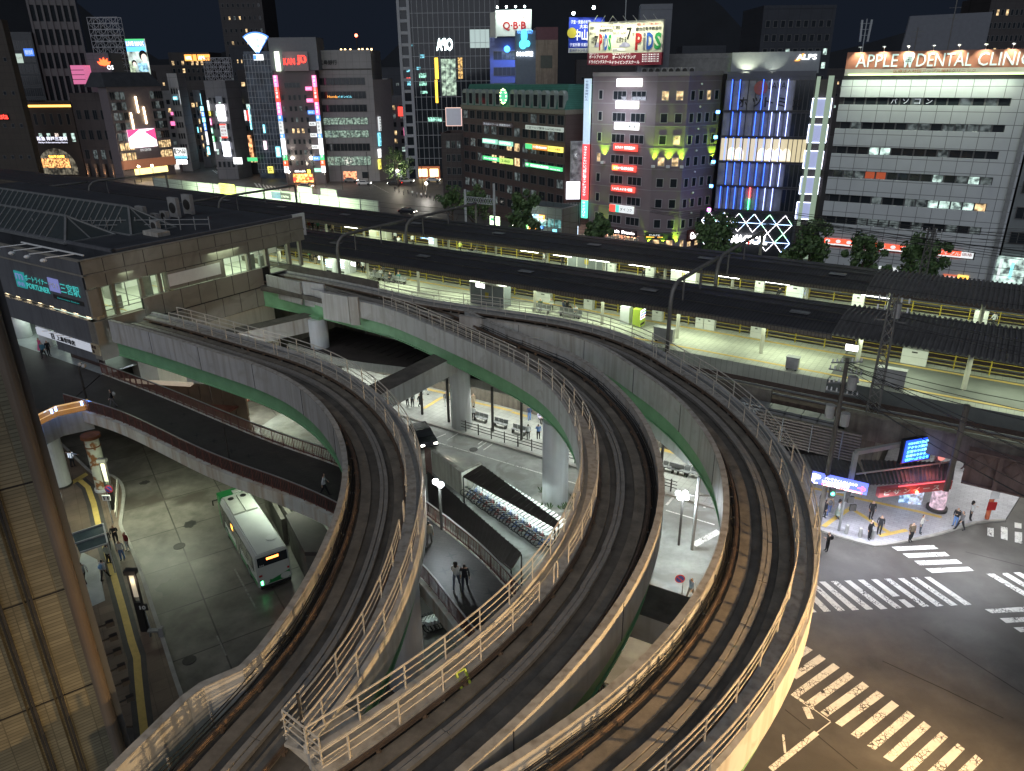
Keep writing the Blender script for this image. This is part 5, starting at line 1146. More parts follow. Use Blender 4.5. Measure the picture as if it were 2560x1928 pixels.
for i,(a,b)in enumerate(rows[:6]):
 n=14
 for k in range(n):
  p=(aW-.6)/n;gl=GL_D
  if(i,k)in((2,3),(2,4),(3,9),(3,12),(4,9),(4,10),(4,11),(4,12)):gl=GL_C
  elif i==4 and k>8:gl=GL_W
  elif RN.random()<.3:gl=GL_B
  if(i,k)in((3,3),(3,4)):gl=mat('glass_red',(.2,.04,.02),.3,var=.2,emit=(.5,.1,.04),es=.3)
  window(AP,.6+p*(k+.5),b+.02,p*.86,a-b-.1,apb,gl,mull=0,off=.06)
for k,c in enumerate('パソコン'):p=(aW-.6)/14;ftext(AP,c,.6+p*(4+k)+.4,.6+p*(5+k)-.4,27.3,28.0,WS,apb,.12)
a0,a1,z0,z1=AP.rect(3,640,455,2212,655,.5)
SGO=mat('sign_orange_panel',(.5,.22,.13),.6,var=.1,scale=.4)
sg=thing('clinic_sign','very wide floodlit orange and white rooftop sign reading dental clinic','sign',tuple(AP.at(AP.w/2,31)))
zs0=AP.px(3,660,655)[1];zs1=AP.px(3,660,455)[1];zm=AP.px(3,660,598)[1];aE_=AP.w+6
fb(SGO,.2,aE_,zm,zs1,.6,F=AP,parent=sg,th=.5);fb(mat('sign_pale',(.6,.62,.52),.6,var=.05),.2,aE_,zs0,zm,.6,F=AP,parent=sg,name='lower_band',th=.5)
fb(glow('s_lime',(.75,1,.45),2.2),.8,aE_,zs0+.05,zs0+.22,.72,F=AP,parent=sg,name='light_line',th=.08)
LT=mat('sign_letter_pale',(.55,.72,.66),.5,var=.0,emit=(.6,.85,.75),es=.35)
def al(x):return AP.px(3,x,520)[0]
zl0,zl1=zm+.25,zs1-.35
ftext(AP,'APPLE',al(770),al(1128),zl0,zl1,LT,sg,.66);ftext(AP,'DENTAL',al(1290),al(1765),zl0,zl1,LT,sg,.66);ftext(AP,'CLINIC',al(1815),al(2280),zl0,zl1,LT,sg,.66)
tp_=[(0,.9),(.25,1),(.5,.92),(.75,1),(1,.9),(1,.6),(.85,.35),(.8,0),(.65,0),(.5,.4),(.35,0),(.2,0),(.15,.35),(0,.6)]
mb=MB();w_=al(1265)-al(1170);mb.add([AP.at(al(1170)+x*w_,zl0-.1+y*(zl1-zl0+.3),.68)for x,y in tp_],[tuple(range(len(tp_)))[::-1]]);mb.build('tooth_emblem',LT,sg)
ftext(AP,'歯',al(1190),al(1245),zl0+.6,zl1-.2,pK,sg,.72);ftext(AP,'医療法人社団アップル歯科クリニック',al(1105),al(1815),zs0+.35,zm-.15,mat('sign_letter_orange',(.4,.15,.06),.6,var=0),sg,.64)
for k in range(9):
 a=2+k*3.3;mb=MB();mb.bar(AP.at(a,zs1,.2),AP.at(a,zs1+.7,1.2),.06);mb.box(a-.25,a+.25,1.1,1.4,zs1+.6,zs1+.75,fr=AP.fr());mb.build('spot_arm',M_WHITEP,sg)
 lamp('SPOT',AP.at(a,zs1+.7,1.6),(1,.95,.75),330,.1,target=AP.at(a,zs0,.3),spot=95)
lamp('AREA',AP.at(12,31.2,2.2),(.85,1,.75),420,22,.3,target=AP.at(12,24,.5));
# shop windows and posters at the bottom
for k,(x,y,w)in enumerate(((490,605,85),(580,612,85),(672,622,85),(868,642,90),(960,652,90),(1052,662,90),(1148,672,90),(1470,705,85),(1562,715,100),(1668,725,100))):
 sign(AP,(7,x,y,x+w,y+62),['red shop window poster with a white disc, leftmost beside the tree','red shop window poster with a white disc, second from left','red shop window poster with a white disc, third from left','red shop window poster right of the middle tree','red shop window poster with disc, second right of the middle tree','red shop window poster with disc, third right of the middle tree','red shop window poster touching the rightmost tree','red shop window poster emerging right of the rightmost tree','red shop window with white katakana right of the rightmost tree','pale shop window poster at the far right of the red row'][k],gWd if k in(9,)else glow('poster_red',(.85,.09,.04),.75),[(('●','プル','価格')[0 if k<7 else(1 if k<9 else 2)],.1,.55 if k<7 else.9,.35,.9,gWd if k!=9 else pR),(None,0,1,0,.22,gWd)],off=.6,th=.1,name='shop_poster',cat='poster',group='red shop window posters')
sign(AP,(7,1640,925,1720,1000),'orange lit shop poster at street level under the big white building',glow('poster_orange',(1,.55,.1),1.),[('営業中',.15,.85,.55,.85,pR),('OPEN',.15,.85,.2,.45,pR)],off=.6,th=.1)
sign(AP,(7,1515,915,1625,985),'dim red shop poster left of the orange one at street level',glow('poster_dim',(.6,.15,.08),.4),[('大特価',.15,.85,.4,.8,gWd)],off=.6,th=.1)
sign(AP,(7,960,850,1150,915),'white lit shop front between two trees under the big white building',gWd,[(None,.1,.3,.2,.9,pK),(None,.5,.55,0,1,pK)],off=.6,th=.1)
# neighbour at the far right edge
NR=fpx(AP.at(AP.w,0),(.857,-.515),(7,2150,200),(7,2212,200));NR=Fac(NR.p0,NR.p0+NR.d*18)
nrb=block(NR,14,0,36,wmat('grey_panel',(.2,.22,.22),ang=math.atan2(-.515,.857)),'dark glassy building cut by the right edge of the picture')
for k in range(7):winrow(NR,.5,9,4,4+k*3.7,1.6,nrb,.9,.3,[GL_C,GL_B])
mb=MB();NR.box(mb,-1.2,-.6,0,31,.3,.8);mb.build('downpipe',M_STEEL,nrb)
sign(NR,(7,1990,760,2190,1010),'pale lit stair front at the foot of the rightmost building',GL_C,[(None,.1,.2,.1,.9,gWd),(None,.5,.6,.2,.8,gC)],off=.5,th=.1,name='lit_entrance',cat='entrance')
# rooftop board and distant towers upper right
UB=fpx((75,165),(1,.05),(3,1170,300),(3,1900,300));z1a=UB.px(3,1200,140)[1];z1b=UB.px(3,1910,103)[1]
ub=thing('rooftop_board','large blank grey billboard back above the big white building','billboard',tuple(UB.at(UB.w/2,30)))
mb=MB();mb.add([UB.at(0,34),UB.at(UB.w,34),UB.at(UB.w,z1b),UB.at(.8,z1a)]+[UB.at(a,z,-.4)for a,z in((0,34),(UB.w,34),(UB.w,z1b),(.8,z1a))],[(0,1,2,3),(4,7,6,5),(0,4,5,1),(1,5,6,2),(2,6,7,3),(3,7,4,0)]);mb.build('board',mat('board_grey',(.17,.18,.2),.7,var=.08),ub)
for a in(2,UB.w/2,UB.w-2):mb=MB();mb.bar(UB.at(a,15,-.8),UB.at(a,38,-.8),.4);mb.build('post',M_STEEL,ub)
def antenna(label,p,z0,h,kind=0):
 o=thing('antenna',label,'antenna',(p.x,p.y,z0),group='rooftop antennas');b=Vector((p.x,p.y,z0));mb=MB();mb.tube([b,b+Vector((0,0,h))],.08,6)
 for k in range(3):q=b+Vector((0,0,h*(.9-.13*k)));mb.bar(q-E1*.9*(1-.1*k),q+E1*.9*(1-.1*k),.05)
 if kind:
  for s_ in(-1,1):q=b+E1*.55*s_;mb.bar(q+Vector((0,0,h*.5)),q+E1*.15*s_+Vector((0,0,h*.98)),.28,.15)
 mb.build('mast',M_LAT if not kind else M_PALE,o)
antenna('tall yagi aerial in front of the blank grey billboard',AP.at(13.5,0,-4),32,11);antenna('small yagi aerial left of the grey billboard',AP.at(9,0,-4),32,6)
antenna('mobile antenna with two white panels behind the left end of the orange sign',AP.at(1.5,0,-5),33,6.5,1)
def tower(F,depth,z1,mt,label,rows,cols,lit,z0=10,gls=None,wf=.5,mull=0,hz=1.6):
 o=block(F,depth,0,z1,mt,label)
 for i in range(rows):winrow(F,.5,F.w-.5,cols,z0+(z1-z0-1)*i/rows,min(hz,(z1-z0)/rows*.7),o,wf,lit,gls,mull=mull)
 return o
M_TD=wmat('tower_dark',(.035,.04,.05));M_TD2=wmat('tower_dark_b',(.05,.045,.045));M_GRY=wmat('facade_grey',(.16,.16,.17));M_GRL=wmat('facade_pale',(.3,.3,.3));M_BRW=wmat('facade_brown',(.085,.055,.048),1.2,1.);M_RED=wmat('facade_maroon',(.10,.03,.035),1.2,1.)
tower(fpx((70,230),(1,0),(3,-60,300),(3,560,300)),20,48,M_TD,'dark block with one lit balcony room behind the rooftops at upper right',7,9,.08,22,[GL_C])
tower(fpx((110,260),(1,-.1),(3,1900,150),(3,2300,150)),20,52,M_TD2,'dark apartment tower with few warm windows at the upper right corner',8,9,.22,22,[GL_W])
tower(fpx((20,300),(1,-.1),(2,1480,300),(2,1860,300)),20,40,M_TD,'unlit curved-top block behind the purple building at right',3,6,.0,25)
# ---- narrow block with blue light lines and the white grid of lights
MG=fpx((41.5,141.5),(.93,-.37),(17,130,60),(17,900,60));am=MG.w
zT=MG.px(17,140,45)[1]
mgb=block(MG,16,0,zT,mat('panel_dim',(.10,.105,.12),.5,var=.12,scale=.4),'narrow block striped with vertical blue light lines above a crossed white light grid')
z=[MG.px(17,x,y)[1]for x,y in((150,340),(150,560),(110,775),(75,985),(45,1190))]
for zz in z:mb=MB();MG.box(mb,-.2,am-.2,zz-.15,zz+.15,.02,.25);mb.build('floor_band',M_DARK,mgb)
zr=[zT-.3]+z
cA=MG.px(17,650,700)[0]
for i in range(5):
 for k in range(9):
  p=cA/9;window(MG,p*(k+.5),zr[i+1]+.2,p*.94,zr[i]-zr[i+1]-.5,mgb,(GL_W if 0 else mat('room_cream',(.4,.35,.2),.5,var=.15,scale=.8,emit=(1,.84,.5),es=.3))if i==2 else mat('panel_film',(.16,.17,.19),.5,var=.3,scale=.4,emit=(.5,.5,.5),es=.02),mull=0,off=.06)
 for k in range(4):
  p=(am-cA)/4;window(MG,cA+p*(k+.5),zr[i+1]+.2,p*.85,zr[i]-zr[i+1]-.5,mgb,mat('room_cream',(.4,.35,.2),.5,var=.15,scale=.8,emit=(1,.84,.5),es=.3)if i==2 else GL_D,mull=0,off=.06)
for k in(0,1,4,5,6,7):
 c=MG.px(17,(145,210,0,0,410,480,550,620)[k]+25,690 if 0 else 700)[0];r_=1.0
 mb=MB();mb.add([MG.at(c+r_*.8*math.cos(t_*math.pi/10),z[2]+1.4+r_*math.sin(t_*math.pi/10)*1.1,.14)for t_ in range(11)]+[MG.at(c-r_*.8,z[2]+.4,.14),MG.at(c+r_*.8,z[2]+.4,.14)],[tuple(range(13))]);mb.build('arched_niche',glow('niche',(1,.85,.6),.5),mgb)
LB=glow('line_blue',(.03,.12,1),2.6);LW=glow('line_white',(.35,.42,1),2.6);LRd=glow('line_red',(1,.05,.05),6);LGr=glow('line_green',(.05,1,.25),6)
cols={0:(180,248,450,522,593,665),1:(180,248,380,450,520,590,660),2:(122,187,255,320,387,455,522,592),3:(133,197,262,327,393,460,527,597),4:(77,138,204,268,333,398,464,531)}
ytop=(60,350,560,775,985)
for i in range(5):
 for j,x in enumerate(cols[i]):
  a=MG.px(17,x,ytop[i]+8,.5)[0];zt_,zb_=zr[i]-.1,zr[i+1]+.25
  if i==4 and x==333:
   mb=MB();MG.box(mb,a-.07,a+.07,(zt_+zb_)/2,zt_,.4,.5);mb.build('light_line',LRd,mgb);mb=MB();MG.box(mb,a-.07,a+.07,zb_,(zt_+zb_)/2,.4,.5);mb.build('light_line',LGr,mgb)
  else:mb=MB();MG.box(mb,a-.045,a+.045,zb_,zt_,.4,.5);mb.build('light_line',LW if j>=len(cols[i])-(3 if i<2 else 2)else LB,mgb)
for s_,x in(('ホ',270),('ッ',388),('ト',495),('ミ',605),('ガ',740)):a=MG.px(17,x,260)[0];zz=MG.px(17,x,262)[1];ftext(MG,s_,a-.75,a+.75,zz-.8,zz+.8,pK,mgb,.3,.01)
a,zz=MG.px(17,425,138);mb=MB();mb.tube([MG.at(a,zz,.2),MG.at(a,zz,.28)],1.15,24);mb.build('red_disc',mat('disc_red',(.35,.1,.08),.5,var=.1),mgb);ftext(MG,'LAVA',MG.px(17,495,120)[0],MG.px(17,645,120)[0],zz-.2,zz+.9,pK,mgb,.3)
for k in range(5):a=-1.0;mb=MB();MG.box(mb,a-.3,a+.3,z[k]-.4,z[k]+.1,.1,.5);mb.build('corner_lamp',glow('cube_blue',(.08,.3,1),6)if k<4 else glow('cube_pink',(.9,.2,.9),5),mgb)
for t_,x in enumerate(range(3)):pass
st2=thing('stair_tower','slim stair tower with five square white-dotted panels between two pale light strips','stair tower',tuple(MG.at(am+2,0)))
aL_,aR_=am+.2,MG.px(17,1050,60)[0]
mb=MB();MG.box(mb,am+.02,aR_+.8,0,zT-.5,-14,-.2);mb.build('wall',mat('stair_brown',(.085,.07,.07),.7,var=.15),st2)
M_STRIP=mat('pale_strip',(.4,.48,.4),.5,var=.05,emit=(.6,.8,.55),es=.16)
mb=MB();MG.box(mb,aL_,aL_+.6,6,zT,-.2,.5);mb.build('light_strip',M_STRIP,st2);mb=MB();MG.box(mb,aR_-.7,aR_+.2,0,zT+.1,-.2,.6);mb.build('light_strip',M_STRIP,st2)
for i,(x0,y0,x1,y1)in enumerate(((868,290,980,392),(835,515,945,615),(800,742,908,840),(768,965,875,1062),(733,1187,840,1280))):
 a0,a1,z0,z1=MG.rect(17,x0,y0,x1,y1,.2);a1=a0+3.1;z1=z0+3
 mb=MB();MG.box(mb,a0,a1,z0,z1,.0,.2);mb.build('square_panel',mat('sq_panel',(.3,.33,.42),.5,var=.15,scale=.5,emit=(.5,.55,.9),es=.28),st2)
 for k in range(7):
  for(pa,pz)in((a0+(a1-a0)*k/6,z0),(a0+(a1-a0)*k/6,z1),(a0,z0+(z1-z0)*k/6),(a1,z0+(z1-z0)*k/6)):
   pass
 mb=MB()
 for(b0,b1,c0,c1)in((a0,a1,z0-.05,z0+.05),(a0,a1,z1-.05,z1+.05),(a0-.05,a0+.05,z0,z1),(a1-.05,a1+.05,z0,z1)):MG.box(mb,b0,b1,c0,c1,.22,.3)
 mb.build('light_border',glow('dot_white',(.75,.8,1),2.2),st2)
# lattice of lights with its name
zg=z[4]-.4;cw=3.55;LX=glow('grid_white',(.95,.9,.95),2.5);LXb=glow('grid_blue',(.4,.6,1),3);LGx=glow('grid_green',(.4,1,.6),3)
mb=MB();MG.box(mb,-2.6,am-.4,0,zg,-.4,.3);mb.build('dark_base',mat('base_dark',(.012,.014,.018),.5,var=0),mgb)
rows_z=[zg-.1,zg-3.3,zg-6.5,zg-9.7]
cw=(am+1.6)/6;hh=.62*cw
for r_ in range(5):
 for k in range(12):
  a=-2.2+k*cw/2;z0_,z1_=zg-.1-(r_+1)*hh,zg-.1-r_*hh
  if z0_<0 or(r_ in(2,3)and 2<k<8)or RN.random()<.06:continue
  q0,q1=(MG.at(a,z0_,.5),MG.at(a+cw/2,z1_,.5))if(k+r_)%2==0 else(MG.at(a,z1_,.5),MG.at(a+cw/2,z0_,.5))
  for h_ in(0,.5):mb=MB();mb.bar(q0.lerp(q1,h_+.01),q0.lerp(q1,h_+.46),.07);mb.build('light_diagonal',RN.choice([LX,LX,LXb,LGx,LX]),mgb)
 if r_%2:mb=MB();mb.bar(MG.at(-2.2,zg-.1-r_*hh,.5),MG.at(am-.6,zg-.1-r_*hh,.5),.06);mb.build('light_rail',LXb,mgb)
a0,z1=MG.px(6,1900,575,.9);a1,z0=MG.px(6,2200,665,.9)
ms=thing('shop_sign','big white glowing letters on the crossed light grid','sign',tuple(MG.at(a0,z0,.9)))
ftext(MG,'MAGICAL',a0,a1,z0,z1,glow('name_white',(1,1,1),5),ms,.9,.04)
ftext(MG,'♥',(a0+a1)/2-.3,(a0+a1)/2+.3,z0-.1,z0+.5,gR,ms,1.0)
# rooftop box with the ALPS sign
AL=fpx(MG.at(0,0,-.5),(.93,-.37),(2,1905,450),(3,460,440));AL2=Fac(AL.p0,AL.p1 if hasattr(AL,'p1')else AL.at(AL.w,0))
zb,zt2=AL.px(2,1910,640)[1],AL.px(2,1910,455)[1]
ab=thing('rooftop_box','grey rooftop screen box lit from below at its left end','rooftop screen',tuple(AL.at(AL.w/2,zb)))
fb(mat('screen_grey',(.26,.28,.3),.6,var=.08),0,AL.w,zb,zt2,0,F=AL,parent=ab,th=5,name='screen')
lamp('SPOT',AL.at(2.5,zb-.2,1.8),(.95,1,.7),500,.2,target=AL.at(2.8,zt2,0),spot=100);lamp('SPOT',AL.at(7,zb-.2,1.8),(.95,1,.8),160,.2,target=AL.at(7,zt2,0),spot=100)
a0,z1=AL.px(3,250,470,.2);a1,z0=AL.px(3,420,515,.2);ls=thing('rooftop_sign','small slanted white letters with an orange first stroke on the rooftop box','sign',tuple(AL.at(a0,z0,.2)))
ftext(AL,'ALPS',a0,a1,z0,z1,gW,ls,.2,.03);mb=MB();mb.add([AL.at(a0-.3,z0-.2,.22),AL.at(a0+.5,z0-.2,.22),AL.at(a0+1.2,z1+.1,.22),AL.at(a0+.9,z1+.1,.22)],[(0,1,2,3)]);mb.build('orange_stroke',gO,ls)
# ---- purple-grey building with green uplights
PP=[Vector((16.8,154,0)),Vector((26.8,144.8,0)),Vector((32.2,143.5,0)),Vector((39.4,148.4,0)),Vector((43,157,0)),Vector((24,172,0))]
P0=fpx(PP[0],(10,-9.2),(2,700,680),(2,1150,640));PP[0]=P0.p0.copy()
FA,FB_,FC=Fac(PP[0],PP[1]),Fac(PP[1],PP[2]),Fac(PP[2],PP[3])
zP=FA.px(2,860,625)[1]
M_PUR=mat('mauve_tile',(.22,.175,.185),.6,var=.08,scale=.4)
pb=thing('building','mauve cornered building with bright sign strips and green uplights above the trees','building',(28,152,0))
mb=MB();mb.prism([(p.x,p.y)for p in PP],0,zP-.6);mb.build('wall',M_PUR,pb)
mb=MB();mb.prism([(p.x,p.y)for p in PP],zP-.59,zP-.5);mb.build('roof',M_ROOFD,pb)
M_TRIM=mat('pale_trim',(.28,.25,.26),.6,var=.05)
zrow=[FA.px(2,865,y)[1]for y in(705,885,1078)];dz=(zrow[0]-zrow[2])/2
for i,(F_)in enumerate((FA,FB_,FC)):
 mb=MB();F_.box(mb,0,F_.w,zP-.7,zP,-.3,.12);mb.build('parapet',M_TRIM,pb)
 for k in range(8):mb=MB();zz=zrow[0]-k*dz;F_.box(mb,.0,F_.w,zz-.07,zz+.07,.0,.06);mb.build('string_course',M_TRIM,pb)
FRT=mat('frame_pale',(.35,.33,.34),.6,var=.03)
for k in range(8):
 zz=zrow[0]-k*dz
 w0,w1=[FA.px(2,x,800)[0]for x in(875,1165)]
 if k<8:
  for a_,b_ in((w0,w0+(w1-w0)*.42),(w0+(w1-w0)*.56,w1)):window(FA,(a_+b_)/2,zz-dz*.82,(b_-a_)*.92,1.45,pb,GL_B if k==7 else GL_D,FRT,2,.0)
  window(FA,FA.px(2,770,800)[0],zz-dz*.8,.8,1.5,pb,GL_W if k==3 else GL_D,FRT,0)
 for j in range(2):window(FB_,FB_.w*(.28+.46*j),zz-dz*.82,1.15,1.5,pb,(GL_W if(k in(0,3,7)or(k==2 and j))else GL_D),FRT,0)
 for j in range(4):window(FC,FC.w*(.14+.24*j),zz-dz*.82,.95,1.5,pb,GL_W if(k==0 and j==2)or k==7 else GL_D,FRT,0)
 mb=MB();q=FC.at(FC.w*.36,zz-.5,.25);mb.ball(q,.2);mb.build('wall_lamp',M_WHITEP,pb)
GU=(.5,1,.04)
for kk,rowk in enumerate((3,7)):
 for F_,a in((FA,FA.px(2,800,1300)[0]),(FB_,.15),(FB_,FB_.w*.52),(FB_,FB_.w-.15),(FC,FC.w*.88)):
  zz=zrow[0]-rowk*dz-dz*.78;mb=MB();F_.box(mb,a-.35,a+.35,zz-.45,zz,.1,.75);mb.build('uplight_box',M_WHITEP,pb)
  lamp('SPOT',F_.at(a,zz+.15,.6),GU,2000,.08,target=F_.at(a,zz+8,.1),spot=62)
for y0,x0,x1,bg,tx,mm,lb in((678,905,1117,gW,'居酒屋 かみのあ',gWd,'topmost blazing white sign strip on the mauve building'),(870,895,1088,gW,'お好み焼き・焼肉',gWd,'second blazing white sign strip on the mauve building'),(1055,884,1090,gW,'と  村',pK,'third white sign strip, with two dark characters, on the mauve building'),(1240,877,1078,gR,'カラオケ 昼割実施中',gW,'upper red karaoke sign strip on the mauve building'),(1418,865,1065,gR,'カラオケ館 超完全個室',gW,'red sign strip with an orange left end on the mauve building'),(1598,856,1055,gR,'しゃぶしゃぶ 食べ放題',gW,'lower red sign strip with two white panels on the mauve building')):
 sign(FA,(2,x0,y0+2,x1,y0+72),lb,bg,[(tx,.08,.92,.25,.75,mm if mm is gW or mm is pK else mat('ink_pale',(.5,.52,.5),.5,var=0),.01)]+([(None,.0,.25,.1,.9,gO)]if 'orange' in lb else[]),off=.5,name='sign_strip',group='sign strips on the mauve building')
sign(FA,(6,845,312,1045,400),'red and white sign strip with teal right end, lowest on the mauve building',gWd,[(None,0,.25,0,1,gR),(None,.25,.4,0,1,glow('s_teal',(.1,.7,.6),.8)),('ダイコク',.45,.95,.25,.75,pK)],off=.5,name='sign_strip',group='sign strips on the mauve building')
# tall vertical sign on its left edge
VS=Fac(PP[0]-FA.d*1.6,PP[0]);zt_=VS.px(2,680,680)[1]
vs=thing('vertical_sign','very tall narrow vertical sign, pale blue above and red below, beside the mauve building','sign',tuple(VS.at(.8,2)))
zmd=VS.px(2,655,1245)[1];zl=VS.px(6,635,275)[1];zb_=VS.px(6,635,430)[1]
fb(mat('vs_pale',(.4,.5,.6),.5,var=.1,emit=(.5,.65,.8),es=.4),0,1.4,zmd,zt_,.6,F=VS,parent=vs,th=.5);fb(glow('vs_red',(.75,.06,.07),.8),0,1.4,zl,zmd,.6,F=VS,parent=vs,name='red_panel',th=.5);fb(glow('vs_mint',(.1,.65,.45),.8),0,1.4,zb_,zl,.6,F=VS,parent=vs,name='green_panel',th=.5)
def vtext(F,s,a0,a1,z0,z1,m_,parent,off):
 n=len(s)
 for i,c in enumerate(s):
  if c!=' ':ftext(F,c,a0,a1,z1-(z1-z0)*(i+.88)/n,z1-(z1-z0)*(i+.12)/n,m_,parent,off)
vtext(VS,'カラオケかわいいコーヒーネットコミック',.35,1.05,zl+.8,zmd-.3,gW,vs,.65);vtext(VS,'サイゼリヤ',.35,1.05,zb_+.2,zl-.2,gW,vs,.65);vtext(VS,'千里馬会館ビル',.35,1.05,zmd+8,zt_-.3,pB,vs,.65)
# ground-floor shop names
sign(FA,(6,825,510,1070,600),'dark fascia with white brush letters over the orange-lit shop at the mauve building',mat('fascia_brown',(.06,.035,.04),.5,var=.1),[('Grazie  Premio',.03,.95,.3,.8,glow('name_w',(1,1,1),2.5),.02)],off=.6)
sign(FC,(6,1525,540,1740,600),'dark sign with white letters around the corner of the mauve building',mat('fascia_red',(.09,.02,.02),.5,var=.1),[('Grazie Premio',.08,.95,.2,.8,glow('name_w',(1,1,1),2.5),.02)],off=.6)
sign(FB_,(6,1150,560,1385,625),'dark shop fascia with small orange lights at the corner of the mauve building',mat('fascia_dk',(.04,.05,.05),.4,var=.3,scale=1),[(None,.05,.35,.3,.45,gO),(None,.45,.65,.3,.45,gO),('CAFE',.15,.55,.55,.8,gWd)],off=.5)
for k in range(5):mb=MB();a=FA.w*.35+k*1.5;q=FA.at(a,1.8,.5);lamp('POINT',q,(1,.5,.25),25,.1)
lamp('AREA',FA.at(7,27,6),(.8,.85,1),350,8,2,target=FA.at(7,22,0));lamp('POINT',FC.at(FC.w-1,14,5),(.15,.25,1),1500,.5);lamp('POINT',FC.at(FC.w-.5,22,5),(.25,.3,1),1200,.5);lamp('AREA',MG.at(am/2,16,6),(.1,.2,1),50,10,14,target=MG.at(am/2,16,0))
# billboards on the mauve building roof
M_SCR=mat('billboard_cream',(.62,.62,.50),.6,var=.05)
def pids(F,q,lab,wide):
 n,x0,y0,x1,y1=q;a0,a1,z0,z1=F.rect(n,x0,y0,x1,y1);zm_=z0+(z1-z0)*.28
 o=thing('billboard',lab,'billboard',tuple(F.at((a0+a1)/2,z0)),group='cream driving-school billboards')
 fb(M_SCR,a0,a1,zm_,z1,0,F=F,parent=o,name='cream_panel',th=.6);fb(mat('billboard_maroon',(.22,.02,.04),.6,var=.05),a0,a1,z0,zm_,0,F=F,parent=o,name='maroon_panel',th=.6)
 w=a1-a0;H_=z1-z0;T=lambda s,f0,f1,g0,g1,m_,b=0.:ftext(F,s,a0+w*f0,a0+w*f1,z0+H_*g0,z0+H_*g1,m_,o,.06,b)
 cR,cGy,cBl,cGn=pR,mat('ink_grey',(.15,.16,.18),.5,var=0),mat('ink_royal',(.02,.09,.4),.5,var=0),mat('ink_leaf',(.02,.3,.08),.5,var=0)
 f0=.48 if wide else.42
 T('P',f0,f0+.13,.34,.72,cR,.04);T('i',f0+.15,f0+.20,.34,.72,cGy,.03);T('D',f0+.22,f0+.35,.34,.72,cBl,.04);T('S',f0+.37,f0+.5,.34,.72,cGn,.04)
 T('総合自動車教習所',f0,.97,.76,.85,pK,.01);T('普通二種から大型二種まで',f0+.02,.95,.88,.93,pR)
 T('7',.30,.40,.58,.85,pK,.02)if wide else T('7',.22,.38,.45,.68,pK,.02);T('分',.41,.45,.66,.74,pK);T('三宮から',.1,.3,.52,.65,pK,.01);T('在籍急行',.03,.22,.82,.9,pK);T('無料スクールバス',.03,.28,.7,.77,pK)
 T('ポートアイランド',.03,.5 if wide else.8,.15,.23,gWd,.005);T('ドライビングスクール',.03,.58 if wide else.95,.03,.11,gWd,.005);T('合格までスクール',.03,.4,.245,.275,gWd)
 if wide:
  for k in range(4):T('●大型二種 ●中型二種',.63,.95,.22-k*.05,.25-k*.05,gWd)
  fb(M_WHITEP,a0+w*.02,a0+w*.28,z0+H_*.33,z0+H_*.4,.03,F=F,parent=o,name='search_box',th=.03);T('pids',.04,.12,.34,.39,pK)
 c0=.28 if wide else.35;mb=MB();mb.add([F.at(a0+w*(c0-.12+x),z0+H_*(.42+y),.05)for x,y in((0,0),(.2,0),(.22,.03),(.2,.07),(.13,.11),(.07,.1),(.03,.05),(0,.04))],[tuple(range(8))]);mb.build('car_picture',mat('car_picture',(.35,.35,.5),.4,var=.3,scale=1),o)
 return o
BL1=fpx(PP[0]+Vector((.2,1.2,0)),(.8,-.6),(2,865,400),(2,1290,400));bb1=pids(BL1,(2,868,188,1288,560),'wide cream billboard with a white car and big four-colour letters, right of the pair',True)
BL0=fpx(BL1.p0,(1,.25),(2,668,400),(2,865,400));bb2=pids(BL0,(2,668,190,866,560),'narrow cream billboard with four-colour letters, left of the pair',False)
for F_,n_ in((BL1,5),(BL0,3)):
 for k in range(n_):
  a=F_.w*(k+.5)/n_;zt_=F_.px(2,1000,190)[1];mb=MB();mb.bar(F_.at(a,zt_,-.1),F_.at(a,zt_+.9,1.8),.08);mb.build('lamp_arm',M_WHITEP,bb1 if F_ is BL1 else bb2);lamp('SPOT',F_.at(a,zt_+.9,2.2),(1,1,.75),420,.1,target=F_.at(a,zt_-5,0),spot=100)
NB=fpx((13,163),(1,.1),(2,492,300),(2,790,300));
nbs=sign(NB,(2,494,150,790,455),'blue temple billboard with a yellow disc and white brush lettering',mat('bb_blue',(.012,.045,.42),.5,var=.05),[('子宝・安産の祈願',.05,.6,.82,.92,gWd),('大本山',.3,.6,.68,.8,gWd),('中山寺',.15,.75,.35,.66,gWd,.02),('子宝祈願 安産祈願 お宮参り',.03,.95,.18,.28,gWd),(None,0,1,0,.13,M_SCR),('新神戸トンネル経由（宝塚）',.03,.95,.02,.11,pB)],off=0,th=.5,name='billboard',cat='billboard')
q=NB.at(NB.w*.08,(NB.px(2,515,285)[1]),.1);mb=MB();mb.tube([q,q+NB.n*.05],.95,24);mb.build('yellow_disc',mat('disc_yellow',(.6,.5,.04),.5,var=0),nbs)
zt_=NB.px(2,500,150)[1]
for k in range(3):lamp('SPOT',NB.at(NB.w*(k+.5)/3,zt_+1,2.4),(.85,.9,1),420,.1,target=NB.at(NB.w*(k+.5)/3,zt_-6,0),spot=100)
for p_,z_,lb in((NB.at(NB.w*.1,0),zt_-1,'bare bulb glare at the left top of the blue temple billboard'),(BL0.at(.5,0),zt_-.8,'bright floodlight bulb at the left top of the narrow cream billboard')):mb=MB();mb.ball((p_.x,p_.y-1.5,z_+1.6),.28);tag(mb.build('floodlight',glow('bulb',(.8,1,1),20)),lb,'floodlight')
PH=fpx(BL1.at(BL1.w,0,-3),(1,-.1),(2,1110,100),(2,1385,100));ph=block(PH,5,20,PH.px(2,1110,85)[1],mat('penthouse',(.16,.17,.19),.7,var=.1),'tall grey penthouse box behind the wide cream billboard',name='penthouse',cat='rooftop structure')
